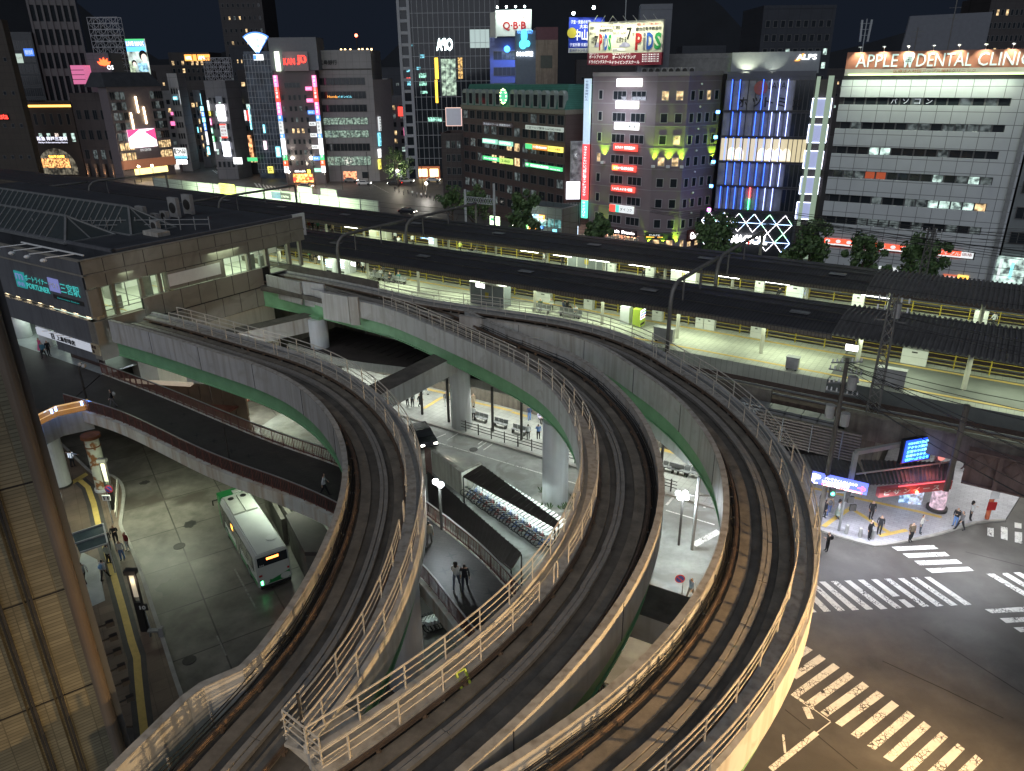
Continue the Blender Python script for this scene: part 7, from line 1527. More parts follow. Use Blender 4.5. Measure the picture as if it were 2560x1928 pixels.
for i in range(6):
 window(AR,AR.w*(.12+.155*i),zA-6.6,1.1,3.6,ar,GL_D,mat('frame_br',(.2,.17,.14),.6,var=0),0);window(AR,AR.w*(.14+.155*i),zA-12.2,1.3,2.8,ar,[GL_W,GL_C,GL_C,mat('glass_pink',(.2,.15,.13),.3,var=.3,emit=(1,.8,.7),es=.5),GL_C,GL_C][i],MATS['frame_br'],0)
ca,cz=AR.px(0,500,1420);r_=(AR.px(0,660,1420)[0]-AR.px(0,330,1420)[0])/2
mb=MB();mb.add([AR.at(ca+r_*math.cos(math.pi*i/20),max(.5,cz-1.5)+r_*.95*math.sin(math.pi*i/20),.1)for i in range(21)]+[AR.at(ca-r_,.5,.1),AR.at(ca+r_,.5,.1)],[tuple(range(23))]);mb.build('arched_window',mat('arch_glass',(.08,.08,.07),.2,var=.7,scale=.5,emit=(.8,.7,.5),es=.08),ar)
for k in range(7):aa=ca-r_+2*r_*k/6;hh=max(.5,cz-1.5)+r_*.95*math.sqrt(max(0,1-((aa-ca)/r_)**2));mb=MB();AR.box(mb,aa-.06,aa+.06,.5,hh,.12,.2);mb.build('arch_mullion',M_STEEL,ar)
fb(mat('arch_lit',(.3,.15,.08),.5,var=.9,scale=1.2,emit=(1,.45,.15),es=.6),ca-r_*.9,ca+r_*.65,cz-1.2,cz+2,.15,F=AR,parent=ar,name='lit_hall')
sign(AR,(0,415,1342,562,1365),'orange coffee shop neon inside the big arch',M_DARK,[("TULLY'S COFFEE",.02,.98,.1,.9,glow('or_neon',(1,.3,.05),5),.02)],off=.4,th=.1)
sign(AR,(0,318,1182,592,1242),'white station name letters above the big arched window',M_ARW,[('阪急 神戸三宮駅',.0,1,.45,1,glow('ltr',(.8,.8,1),.9),.02),('Hankyu Kobe-sannomiya Station',.02,.98,.02,.3,glow('ltr',(.8,.8,1),.9))],off=.2,th=.05,name='station_sign')
BR=fpx(AR.at(AR.w,0,.5),(.9,-.25),(0,640,1000),(0,920,900));brb=tower(BR,12,BR.px(0,700,830)[1],wmat('brown_pier',(.085,.07,.068),4,5),'plain brown block with lit columns at its foot, right of the arch',3,4,.15,6,[GL_B],.5,1,3)
for k in range(4):a_=BR.w*(k+.5)/4;mb=MB();mb.tube([BR.at(a_,0,1),BR.at(a_,4.5,1)],.5,12);mb.build('column',mat('col_warm',(.3,.2,.14),.6,var=.1),brb);lamp('SPOT',BR.at(a_,.3,2.2),(1,.6,.35),120,.1,target=BR.at(a_,4,1),spot=70)
# dark tower with vertical fins
FNd=fpx((-184,300),(.8,.35),(0,300,300),(0,700,300));fn_=block(FNd,16,0,75,mat('fin_glass',(.02,.025,.03),.2,var=.2),'very tall dark tower with close vertical stone fins at upper left',name='tower',cat='tower')
for k in range(8):a_=FNd.w*k/7;mb=MB();FNd.box(mb,a_-.35,a_+.35,24,75,0,.6);mb.build('fin',mat('fin_stone',(.16,.15,.15),.7,var=.05),fn_)
for z_ in(33,41,49,57,65):mb=MB();FNd.box(mb,0,FNd.w,z_,z_+2.6,.01,.25);mb.build('spandrel',MATS['fin_stone'],fn_)
GLf=fpx((-200,296),(.9,.2),(0,20,300),(0,270,300));gl_=tower(GLf,12,47,mat('curtain_dark',(.025,.03,.035),.2,var=.3),'dark glass wing with a pale lit shop floor at the left edge',6,6,.0,22,None,.92,1,3)
sign(GLf,(0,75,465,205,545),'pale clinic sign strip inside the dark glass wing at upper left',mat('clin',(.3,.33,.3),.5,var=.1,emit=(.6,.75,.65),es=.35),[('ひろクリニック',.15,.95,.4,.7,pR)],off=.2);sign(GLf,(0,200,420,298,485),'blue lit sign inside the dark glass wing at upper left',glow('bl_s',(.05,.15,.6),.8),[('個別指導',.1,.9,.2,.8,gWd)],off=.2)
LFt=fpx((-196,258),(.9,-.1),(0,-200,900),(0,190,900));lf=tower(LFt,2.5,48,wmat('left_brown',(.055,.045,.035),2,2),'dark brown block at the very left edge with a red neon word',4,5,0,8,None,.3,0,1)
sign(LFt,(0,-60,975,78,1035),'red neon word at the very left edge',MATS['left_brown'],[('Rasta',.0,.98,.1,.9,glow('neon',(1,.03,.02),2.6),.02)],off=.3,th=.05)
# grey block with the red petal emblem and scaffold tower
OG=fpx((-160,300),(1,0),(0,770,600),(0,960,600));og=block(OG,14,0,OG.px(0,780,480)[1],M_GRY,'grey windowless block with a red petal emblem')
o=thing('emblem_sign','red petal-shaped emblem with two small white letters','sign',tuple(OG.at(3,30,.3)))
a_,z_=OG.px(0,905,570,.3)
for k in range(5):
 t_=math.radians(-60+30*k);d_=Vector((math.sin(t_),math.cos(t_)));mb=MB();L_=2.9
 mb.add([OG.at(a_-d_.x*0+0,z_,.3),OG.at(a_+d_.x*L_*.6-d_.y*.55,z_+d_.y*L_*.6+d_.x*.55,.3),OG.at(a_+d_.x*L_,z_+d_.y*L_,.3),OG.at(a_+d_.x*L_*.6+d_.y*.55,z_+d_.y*L_*.6-d_.x*.55,.3)],[(0,1,2,3)]);mb.build('petal',glow('petal',(1,.08,.02),2.5),o)
ftext(OG,'OS',a_+.8,a_+3.2,z_-1.3,z_+.2,gW,o,.4,.02)
PK=fpx((-155,290),(1,0),(0,620,640),(0,730,640));o=thing('lit_box','pink lit glass box on the roof left of the petal emblem','lit box',tuple(PK.at(2,25)));z0,z1=PK.px(0,640,728)[1],PK.px(0,640,565)[1];fb(mat('pink_glass',(.5,.12,.25),.4,var=.15,scale=.3,emit=(1,.25,.5),es=.28),0,PK.w,z0,z1,0,F=PK,parent=o,name='glass',th=5)
for k in range(1,4):fb(M_DARK,0,PK.w,z0+(z1-z0)*k/4-.1,z0+(z1-z0)*k/4+.1,.06,F=PK,parent=o,name='band')
def scaff(F,z0,z1,lab,nx,nz,mt,s0=0.):
 o=thing('sign_scaffold',lab,'sign scaffold',tuple(F.at(F.w/2,z0)),group='bare rooftop sign scaffolds');mb=MB();w=.16
 for off in(0,-3):
  for k in range(nx+1):a_=F.w*k/nx;mb.bar(F.at(a_,z0,off),F.at(a_,z1,off),w)
  for j in range(nz+1):z_=z0+(z1-z0)*j/nz;mb.bar(F.at(0,z_,off),F.at(F.w,z_,off),w)
  for k in range(nx):
   for j in range(nz):
    a0_,a1_=F.w*k/nx,F.w*(k+1)/nx;b0,b1=z0+(z1-z0)*j/nz,z0+(z1-z0)*(j+1)/nz
    if(k+j)%2:mb.bar(F.at(a0_,b0,off),F.at(a1_,b1,off),w*.7)
    else:mb.bar(F.at(a0_,b1,off),F.at(a1_,b0,off),w*.7)
 mb.build('lattice',mt,o)
M_SCF=mat('scaffold_grey',(.4,.4,.42),.5,var=.1)
S1=fpx((-150,310),(1,0),(0,800,400),(0,1060,400));scaff(S1,S1.px(0,900,660)[1],S1.px(0,800,150)[1],'tall bare steel sign scaffold left of the green-topped billboard',5,10,M_SCF)
S2=fpx((-95,330),(1,0),(0,1765,600),(0,1985,600));scaff(S2,S2.px(0,1800,700)[1],S2.px(0,1800,500)[1],'square bare steel sign scaffold right of the orange-lit hotel sign',6,5,M_SCF)
LM=fpx((-140,300),(1,-.05),(0,1075,400),(0,1300,400));lm=sign(LM,(0,1077,338,1300,655),'bright portrait billboard, green top with outlined white letters and two people below',mat('bb_photo',(.1,.15,.15),.5,var=.8,scale=.25,emit=(.5,.6,.55),es=.5),[(None,0,1,.95,1,gG),(None,0,1,.8,.95,glow('bb_w',(.12,.25,.45),1)),('LIVE MAX',.04,.96,.82,.93,gW,.03),(None,0,1,.66,.79,glow('bb_sky',(.1,.4,.8),1)),(None,.0,.3,.0,.4,mat('bb_dress',(.3,.35,.28),.5,var=.6,scale=.5,emit=(.6,.75,.5),es=.4)),(None,.45,.95,.12,.35,mat('bb_coat',(.15,.25,.3),.5,var=.4,scale=.5,emit=(.3,.6,.8),es=.6)),(None,.2,.8,0,.1,glow('bb_y',(.6,.7,.2),.7))],off=0,th=.6,name='billboard',cat='billboard')
for x,y,r_,sz,m_ in((1235,480,1.5,1.2,'hair'),(1245,500,1.1,1.25,'skin'),(1160,545,.9,1.2,'hair'),(1163,555,.65,1.2,'skin')):
 a_,z_=LM.px(0,x,y,.1);mb=MB();mb.add([LM.at(a_+r_*math.cos(i*.524),z_+r_*sz*math.sin(i*.524),.08 if m_=='hair' else.1)for i in range(12)],[tuple(range(12))]);mb.build('pictured_'+m_,mat('bb_'+m_,(.02,.02,.02)if m_=='hair' else(.4,.3,.25),.5,var=.1,emit=(.0,.0,.0)if m_=='hair' else(1,.8,.7),es=.0 if m_=='hair' else.6),lm)
AH=fpx((-110,340),(1,0),(0,1465,550),(0,1820,550));ah=tower(AH,14,AH.px(0,1470,475)[1],M_TD2,'hotel block with an orange and white lit top sign',6,8,.12,22,[GL_W]);sign(AH,(0,1590,472,1815,525),'orange lit hotel sign with small white letters',gO,[('HOTEL',.05,.28,.2,.7,gW,.02),('APA',.55,.82,.2,.75,gW,.03),(None,.3,.33,0,1,pR),(None,.48,.52,0,1,pR)],off=.4)
TT=fpx((-75,420),(1,0),(0,1900,100),(1,60,100));tower(TT,24,100,M_TD2,'very tall dim residential tower with scattered warm windows behind the fan sign',12,8,.25,30,[GL_W,GL_B],.35)
TT2=fpx((-72,400),(1,0),(0,1990,500),(1,0,500));tower(TT2,14,45,M_TD,'dim slab with a few warm windows left of the netted tower',6,6,.25,10,[GL_W],.3)
# buildings along the shopping street
def streetb(p,d,l,r,topq,mt,lab,rows,cols,lit,gls=None,wf=.5):
 F_=fpx(p,d,l,r);z1=F_.px(*topq)[1];o=block(F_,10,0,z1,mt,lab)
 for i in range(rows):winrow(F_,.4,F_.w-.4,cols,4+(z1-6)*i/rows,min(1.7,(z1-6)/rows*.6),o,wf,lit,gls,mull=0)
 return F_,o
A1,_=streetb((-118,285),(1,.1),(16,180,600),(16,285,600),(16,190,470),M_GRL,'pale narrow building left of the shopping street',7,3,.05)
A2,_=streetb((-108,320),(1,.1),(16,310,900),(16,440,900),(16,330,790),M_RED,'dark maroon building inside the shopping street',6,4,.05)
A3,_=streetb((-100,300),(1,.1),(16,440,700),(16,520,700),(16,450,645),M_GRY,'slim grey building with a stack of blue-white shop windows',7,2,.4,[GL_W])
A4,_=streetb((-104,262),(1,-.15),(16,575,700),(16,800,700),(16,540,550),M_GRY,'grey corner building covered in bright signs on the crossing',6,4,.15,[GL_C])
A5,_=streetb((-97,262),(.7,.5),(16,800,700),(16,890,700),(16,800,540),M_GRL,'pale side wall right of the bright signs on the crossing',5,1,0)
A6,_=streetb((-90,275),(1,-.1),(16,890,800),(16,1060,800),(16,890,640),wmat('facade_dk',(.08,.08,.09)),'building with yellow-framed shop floors left of the netted tower',6,3,.6,[GL_W,GL_C],.8)
for F_,q_,bg,tx,lb in((A4,(16,680,778,785,945),glow('blaze',(1,.97,1),3),[],'large blank blazing white screen on the corner building'),(A4,(16,715,978,805,1128),gWd,[(None,0,1,.9,1,gR),(None,0,1,0,.12,gR),('忍者酒場',.1,.9,.7,.86,pR),('個室完備',.1,.9,.45,.62,pR),('全品三百',.1,.9,.2,.38,pR)],'red-framed white menu sign below the blazing screen'),(A4,(16,740,1165,838,1322),glow('blaze2',(.85,.88,1),2.2),[('笑',.2,.5,.6,.9,pB),('楽',.5,.85,.55,.85,pR),('店',.2,.8,.12,.45,pB)],'white poster sign with blue and red characters, lowest on the corner building'),(A4,(16,670,685,748,748),mat('grey_lit2',(.3,.32,.36),.5,var=.1),[],'unlit grey sign panel above the blazing screen'),(A6,(16,928,835,1005,940),gW,[('カラオケ',.1,.9,.3,.7,pR)],'white lit sign with small red words left of the netted tower'),(A6,(16,1003,835,1038,945),gR,[],'red panel joined to the white sign left of the netted tower'),(A6,(16,888,718,955,765),glow('cream_s',(.9,.85,.5),.7),[('三宮',.2,.8,.2,.6,pK)],'cream arched sign on the roof corner left of the netted tower'),(A6,(16,1010,1100,1080,1330),mat('or_floor',(.25,.1,.05),.5,var=.5,scale=.6,emit=(1,.45,.2),es=.6),[],'orange-lit lower floors left of the netted tower'),(A1,(16,222,688,268,722),gC,[('楽天',.1,.9,.2,.8,gW)],'small cyan sign high on the pale narrow building'),(A4,(16,860,1335,960,1405),gW,[('ドラッグ',.05,.95,.5,.9,pG),(None,.3,.34,0,.5,pK)],'white lit drugstore front at the crossing')):sign(F_,q_,lb,bg,tx,off=.6,name='street_sign')
BG=fpx((-112,262),(1,-.1),(16,225,1240),(16,375,1240));sign(BG,(16,225,1232,375,1345),'white billboard with bold black brush characters at the street mouth',gWd,[('歌わへん?',.04,.96,.42,.95,pK,.04),(None,0,1,0,.24,glow('bl3',(.1,.4,.6),.7)),('カラオケ館',.2,.8,.27,.38,pR)],off=0,th=.4,name='billboard',cat='billboard');sign(BG,(16,258,1360,372,1403),'blazing white light box under the brush-character billboard',glow('blaze',(1,.97,1),3),[],off=0,th=.4)
for F_,q_,m_,s_,lb in((A3,(16,508,790,550,840),gC,'焼肉','upper pale blue sign of the street stack'),(A3,(16,520,850,560,900),gB,'酒場','second blue sign of the street stack'),(A3,(16,530,910,570,960),gC,'食堂','third pale blue sign of the street stack'),(A3,(16,545,970,582,1045),gB,'居酒','fourth blue sign of the street stack'),(A3,(16,563,1060,606,1200),gW,'駅前食堂','long white sign low in the street stack'),(A3,(16,580,1220,620,1305),gC,'薬局','lowest cyan sign of the street stack'),(A4,(16,580,730,612,835),gW,'ハウス','white vertical sign at the top right of the street'),(A4,(16,600,845,622,890),gY,'鍋','yellow vertical sign right of the street'),(A4,(16,612,920,634,990),gP,'猫茶','pinkish vertical sign right of the street'),(A4,(16,625,1020,648,1080),gM,'本','mint vertical sign right of the street'),(A4,(16,640,1105,665,1165),gG,'医院','green vertical sign right of the street'),(A4,(16,650,1170,678,1265),gW,'美容室','lower white vertical sign right of the street'),(A2,(16,430,970,470,1215),glow('dimy',(.6,.55,.35),.45),'メガネの三城','dim cream vertical sign deep in the street'),(A1,(16,282,620,305,770),gWd,'ストイングホ','pale vertical neon word on the narrow building'),(A3,(16,508,655,530,775),gC,'カラオケ','cyan vertical neon word at the top of the slim building'),(A6,(16,1030,800,1050,1040),gC,'銀行本店','thin cyan vertical sign beside the netted tower'),(FT,(16,1175,985,1205,1075),gC,'水','small cyan sign seen through the netted tower'),(FT,(16,1180,1160,1222,1250),glow('pinkw',(1,.7,.8),.9),'Bar','pinkish sign behind the netted tower'),(FT,(16,1310,1220,1370,1330),gC,'薬','pale blue sign at the foot of the netted tower'),(FT,(16,1225,1430,1290,1500),gY,'丼','yellow glowing shop sign at the foot of the netted tower'),(A2,(16,412,1180,428,1240),gP,'1','tiny magenta sign down the shopping street'),(A2,(16,446,1205,466,1290),gC,'中','tiny cyan sign down the shopping street'),(A4,(16,1010,1335,1120,1375),gG,'','long green strip light above the crossing pavement')):
 n=len(s_);sign(F_,q_,lb,m_,[(c,.15,.85,1-(i+.9)/n,1-(i+.1)/n,pK if m_ in(gW,gWd,gY)else gW)for i,c in enumerate(s_)],off=.8,name='street_sign',group='shopping street signs')
# more small blocks that fill the districts behind
rq=random.Random(31);oi2='first second third fourth fifth sixth seventh eighth ninth tenth eleventh twelfth'.split()
for i,(x,y,w,h)in enumerate(((-196,335,20,30),(-172,345,18,34),(-150,340,15,26),(-128,318,12,30),(-116,345,16,34),(-92,318,11,27),(-84,345,14,36),(-46,300,11,24),(-40,330,14,32),(-36,285,7,17),(-20,330,18,27),(-60,320,12,30))):
 F_=Fac((x,y),(x+w,y-1));o=tower(F_,8,h,rq.choice([M_GRY,M_GRL,M_TD2,M_BRW]),'%s of the small lit infill blocks behind the main street fronts, from the left'%oi2[i],6,max(3,w//3),.45,5,[GL_W,GL_C,GL_B,GL_W],.5,0,1.6);o['group']='infill city blocks'
 for k in range(2):a=rq.uniform(.1,.7)*F_.w;z_=rq.uniform(.3,.85)*h;mb=MB();F_.box(mb,a,a+rq.uniform(1,3),z_,z_+rq.uniform(1,4),.3,.6);mb.build('infill_glow',rq.choice([gC,gP,gWd,gY,gR,gW]),o)  # random glowing panels added to fill dark gaps between the blocks
for k,(n,x,y,w,c)in enumerate(((0,1060,1500,60,gP),(0,1180,1492,90,gY),(0,1290,1488,80,gO),(0,1400,1470,60,gWd),(16,700,1400,70,gWd),(16,800,1395,60,gC),(16,1140,1440,50,gO),(16,1240,1440,50,gY),(16,1330,1400,60,gC),(1,660,1530,50,gWd),(1,1100,1530,40,gY),(1,1150,1535,40,gWd))):  # emissive fronts added to give the avenue its street glow
 p=G(*K(n,x,y),0);F_=Fac(p,p+Vector((w/9,-.2,0)));o=thing('store_front','%s glowing front added for street glow, from the left along the avenue'%oi2[k],'shop front',tuple(p),group='added street-glow fronts')
 mb=MB();F_.box(mb,0,F_.w,.2,2.6,-.3,0);mb.build('added_glow_panel',c,o);mb=MB();F_.box(mb,0,F_.w,2.65,3.2,-.3,.3);mb.build('awning',M_DARK,o)
# far dark skyline
M_HILL=mat('hill_dark',(.012,.015,.02),.9,var=.3,scale=.01)
hl=MB();hp=[]
for i in range(40):
 a=math.radians(35+i*2.9);R_=1900;h=150+90*math.sin(i*.45)+45*math.sin(i*1.3+1);hp+=[Vector((R_*math.cos(a),R_*math.sin(a),-5)),Vector((R_*math.cos(a),R_*math.sin(a),max(60,h))),Vector(((R_+500)*math.cos(a),(R_+500)*math.sin(a),-5))]
hl.add(hp,[f for i in range(39)for f in((3*i,3*i+3,3*i+4,3*i+1),(3*i+1,3*i+4,3*i+5,3*i+2))]);hl.build('hills',M_HILL)['kind']='structure'
for i,(x,y,R_,lb)in enumerate(((865,307,900,'single red aviation light on the dark hill behind the bank'),)):r=ray(*K(1,x,y));p=Vector((0,0,CAMH))+r*R_;mb=MB();mb.tube([(p.x,p.y,0),(p.x,p.y,p.z)],.6,6);o=thing('radio_mast','thin mast with '+lb,'mast',(p.x,p.y,0));mb.build('mast',M_DARK,o);mb=MB();mb.ball(p,1.9,nu=8,nv=5);mb.build('red_light',glow('avi',(1,.1,.05),8),o)
rd2=random.Random(5)
adj='leftmost second third fourth fifth sixth seventh eighth ninth tenth eleventh twelfth thirteenth fourteenth'.split()
for i in range(14):
 x=-330+i*52;y=420+rd2.uniform(-30,60);F_=Fac((x,y),(x+rd2.uniform(28,46),y+rd2.uniform(-3,3)));h=rd2.uniform(24,38)
 o=tower(F_,20,h,rd2.choice([M_TD,M_TD2]),'%s in the dim row of distant city blocks, counted from the left'%adj[i],3,8,.35,14,[GL_W,GL_W,GL_B,GL_C],.25,0,1.3);o['group']='distant city blocks'
# ================================================================ foreground things
def lpart(nm,mb,mt,o,smooth=False):return mb.build(nm,mt,o,smooth)
# ---- bus
bc=Vector((-18.8,45.4,0));fwd=Vector((-.556,.831,0));bus=thing('city_bus','white and green city bus waiting in the yard with an orange display on its back','bus',tuple(bc),math.atan2(-fwd.x,fwd.y),world=False)
M_BW=mat('bus_white',(.52,.54,.5),.35,var=.06,scale=1);M_BG=mat('bus_green',(.02,.22,.06),.35,var=.05);L2,W2=4.85,1.12
mb=MB();pr=[(-W2,.35),(-W2,2.7),(-W2+.16,3.0),(W2-.16,3.0),(W2,2.7),(W2,.35)]
vs=[(x,y,z)for y in(-L2,L2)for x,z in pr];mb.add(vs,[(0,1,2,3,4,5),(11,10,9,8,7,6)]+[(i,i+6,(i+1)%6+6,(i+1)%6)for i in range(6)]);body=mb.build('body',M_BW,bus)
bm=bmesh.new();bm.from_mesh(body.data);bmesh.ops.bevel(bm,geom=bm.edges[:],offset=.07,segments=2,affect='EDGES');bm.to_mesh(body.data);bm.free()
mb=MB();mb.box(-W2-.012,W2+.012,L2-.9,L2+.02,.4,3.02);mb.build('green_front',M_BG,bus)
for s_ in(-1,1):
 for k in range(6):
  y0=-L2+.7+k*1.45;mb=MB();mb.box(s_*(W2+.004)-.02,s_*(W2+.004)+.02,y0,y0+1.3,1.35,2.45);mb.build('side_window',M_GLASSD,bus)
 mb=MB();mb.box(s_*(W2+.006)-.02,s_*(W2+.006)+.02,-L2+.2,L2-.1,.4,.72);mb.build('green_skirt',M_BG,bus)
 for y in(-2.6,3.0):
  mb=MB();mb.tube([(s_*(W2-.2),y,.48),(s_*(W2+.02),y,.48)],.48,18);w_=mb.build('wheel',M_BLACKP,bus);mb=MB();mb.tube([(s_*(W2+.0),y,.48),(s_*(W2+.04),y,.48)],.26,12);mb.build('hub',M_STEEL,w_)
for y in(-.1,4.0):mb=MB();mb.box(-W2-.03,-W2+.0,y-.5,y+.5,.4,2.4);mb.build('door',M_GLASSD,bus)
mb=MB();mb.box(-W2-.03,-W2-.01,.7,1.2,1.9,2.3);mb.build('side_display',glow('led_or',(1,.4,.05),2.),bus)
mb=MB();mb.box(-W2+.12,W2-.12,-L2-.015,-L2+.05,2.0,2.72);mb.build('rear_window',M_GLASSD,bus)
mb=MB();mb.box(-.38,.42,-L2-.03,-L2-.012,2.42,2.58);mb.build('rear_display',glow('led_or2',(1,.22,.04),4),bus)
mb=MB();mb.add([(-W2+.1,-L2-.012,.55),(W2-.1,-L2-.012,.55),(W2-.1,-L2-.012,1.15),(.4,-L2-.012,.95),(-.2,-L2-.012,.8),(-W2+.1,-L2-.012,1.05)],[(0,1,2,3,4,5)]);mb.build('green_wave',M_BG,bus)
for x in(-.72,.72):mb=MB();mb.add([(x+.36*math.cos(i*.524),-L2-.016,.78+.24*math.sin(i*.524))for i in range(12)],[tuple(range(12))]);mb.build('white_oval',M_BW,bus)
mb=MB();mb.box(-.95,-.82,-L2-.04,-L2-.014,.6,.9);mb.build('lamp_green',glow('lampg',(.1,1,.3),5),bus);mb=MB();mb.box(.88,1.02,-L2-.03,-L2-.014,1.25,1.4);mb.build('tail_lamp',pR,bus);mb=MB();mb.box(-1.02,-.8,-L2-.03,-L2-.014,1.25,1.4);mb.build('tail_lamp',pR,bus)
mb=MB();mb.box(-W2+.1,W2-.1,-L2-.06,-L2+.1,.3,.5);mb.build('bumper',M_BLACKP,bus)
put_text('546',.2,M_BW,bus,(-.75,-L2-.02,2.1),(1,0,0),(0,0,1),wid=.32,hgt=.12,off=.02,name='fleet_number')
for x in(-.48,.42):mb=MB();mb.box(x-.4,x+.4,.9,3.6,3.0,3.14);mb.build('roof_unit',mat('roof_unit',(.45,.46,.4),.6,var=.1),bus)
for x in(-.48,.42):mb=MB();mb.tube([(x,3.15,3.13),(x,3.15,3.16)],.22,16);mb.build('roof_fan',M_BLACKP,bus)
mb=MB();mb.tube([(.45,-3.4,3.0),(.45,-3.4,3.05)],.34,20);mb.build('roof_hatch',mat('hatch',(.6,.62,.58),.5,var=.05),bus)
mb=MB();mb.box(-.1,.5,3.95,4.45,3.0,3.1);mb.build('roof_vent',M_BW,bus)
for s_ in(-1,1):mb=MB();mb.tube([(s_*W2,L2-.1,2.5),(s_*(W2+.35),L2+.1,2.4),(s_*(W2+.35),L2+.1,2.0)],.05,6);mb.build('mirror',M_BLACKP,bus)
# walls and dark box beside the bus
o=thing('ramp_wall','dark concrete ramp wall running close beside the bus','wall',tuple(GK(9,350,1500)));
for a,b,z_ in((GK(9,60,1150,1.2),GK(9,230,1480,1.2),2.2),(GK(9,200,1280,1.6),GK(9,440,1650,1.6),2.4)):mb=MB();panel(mb,a,b,0,z_,.3);mb.build('wall',M_CONCD,o)
o=thing('stair_roof','dark brown rounded stair roof between the bus and the left guideway','roof',tuple(GK(9,450,1450)));mb=MB();q=[GK(9,x,y,3.0)for x,y in((255,1340),(400,1280),(490,1310),(640,1500),(600,1660),(420,1660))];mb.prism(q,2.7,3.0);mb.build('roof',M_CAN,o);mb=MB();mb.prism([v*.98+q[2]*.02 for v in q],0,2.7);mb.build('walls',M_CONCD,o)
# cars
def car(label,loc,rz,col,taxi=False,suv=0,lights=True,group='cars',s=1.):
 o=thing('car',label,'car',tuple(loc),rz,group,world=False);mt=mat('car_%.2f_%.2f'%(col[0],col[2]),col,.25,var=0);h=1.45+suv*.25
 prof=[(-2.2,.35),(-2.25,.75),(-2.1,.95),(-1.65,1.0),(-1.2,h),(.5,h),(1.15,1.0),(2.05,.88),(2.25,.6),(2.2,.35)]
 if suv:prof[3]=(-2.1,1.1);prof[4]=(-1.95,h)
 mb=MB();n=len(prof);vs=[(-.85+(.14 if z>1.2 else 0),-x,z)for x,z in prof]+[(.85-(.14 if z>1.2 else 0),-x,z)for x,z in prof]
 mb.add(vs,[tuple(range(n)),tuple(range(n,2*n))[::-1]]+[(i,(i+1)%n,(i+1)%n+n,i+n)for i in range(n)]);b=mb.build('body',mt,o,True)
 b.data.polygons.foreach_set('use_smooth',[False]*len(b.data.polygons))
 for s_ in(-1,1):
  mb=MB();x0,x1=(-1.85 if suv else-1.15),.45;mb.add([(s_*.855,-x0+.1,1.02),(s_*.855,-x1-.45,1.02),(s_*.735,-x1,h-.07),(s_*.735,-x0-.05,h-.07)],[(0,1,2,3)]);mb.build('side_window',M_GLASSD,o)
  for y in(1.4,-1.4):mb=MB();mb.tube([(s_*.66,y,.33),(s_*.9,y,.33)],.33,14);w_=mb.build('wheel',M_BLACKP,o)
  mb=MB();mb.box(s_*.62-.16,s_*.62+.16,-2.28,-2.2,.6,.74);mb.build('headlight',glow('head',(1,.97,.85),10 if lights else.3),o)
  mb=MB();mb.box(s_*.66-.14,s_*.66+.14,2.2,2.28,.65,.82);mb.build('tail_light',glow('tail',(1,.05,.03),3 if lights else.5),o)
 mb=MB();mb.add([(-.72,-.52,h-.04),(.72,-.52,h-.04),(.82,-1.18,1.03),(-.82,-1.18,1.03)],[(0,1,2,3)]);mb.build('windscreen',M_GLASSD,o)
 if taxi:mb=MB();mb.box(-.25,.25,0,.2,h,h+.14);mb.build('roof_sign',glow('taxi',(1,.8,.3),3),o)
 return o
cB=(.02,.02,.025);cW=(.55,.56,.56)
p=GK(9,1440,700);o=car('black car with four bright lamps coming along the lit road',p,math.atan2(.9,.45)+.1,cB)
o.rotation_euler=(0,0,math.atan2(GK(9,1500,760).y-GK(9,1400,620).y,GK(9,1500,760).x-GK(9,1400,620).x)+math.pi/2);lamp('SPOT',p+Vector((.9,-2.6,.8)),(1,.9,.7),260,.1,target=GK(9,1750,900),spot=50)
for n,x,y,rz,c,lab,kw in((1,935,1600,1.57,cW,'white saloon car, leftmost on the avenue before the bank',{}),(1,1305,1580,1.57,cW,'white van-like car in the middle of the avenue',dict(suv=1)),(1,1530,1572,1.57,cW,'white car in front of the orange shop of the glass tower',{}),(1,1200,1600,-1.57,cB,'black car with red tail lights between two white cars',{}),(5,1310,395,1.2,cB,'black car on the street just beyond the far roof',{}),(1,430,1625,1.4,(.15,.15,.16),'grey car on the crossing near the neon block',{}),(0,1670,1445,.3,cB,'first dark car with white lamps deep in the shopping street',{}),(0,1650,1420,.3,cB,'second dark car behind it in the shopping street',{}),(1,820,1575,1.5,(.2,.2,.2),'parked grey car beside the bank wall',dict(lights=False))):
 car(lab,GK(n,x,y),rz,c,group='cars on the avenue',**kw)
# ---- lamps
GLB=glow('globe',(.85,.95,1),9)
def globe_lamp(n,gl,base,zb,lab,power,col=(.85,.95,1),r=.19,dead=0):
 pb_=GK(n,*base,zb);F_=Fac(pb_,pb_+Vector((1,0,0)));o=thing('street_lamp',lab,'street lamp',tuple(pb_),group='globe street lamps');zt=max(F_.px(n,*g)[1]for g in gl)
 mb=MB();mb.tube([pb_,(pb_.x,pb_.y,zt-.3)],.09,8);mb.build('pole',M_DARK,o)
 for g in gl:
  a_,z_=F_.px(n,*g);q=F_.at(a_,z_);mb=MB();mb.ball(q,r,nu=12,nv=8);mb.build('globe',M_ACU if power<2 else GLB,o);mb=MB();mb.tube([(pb_.x,pb_.y,zt-.5),q-Vector((0,0,r))],.04,6);mb.build('arm',M_DARK,o)
 q=F_.at(F_.px(n,*gl[0])[0]+.25,zt-.1,.7);lamp('POINT',q,col,power,.3);return zt
globe_lamp(10,((1435,1150),(1497,1150),(1450,1190),(1510,1190)),(1440,1600),0,'dazzling cluster of four white globes on one post right of centre',520)
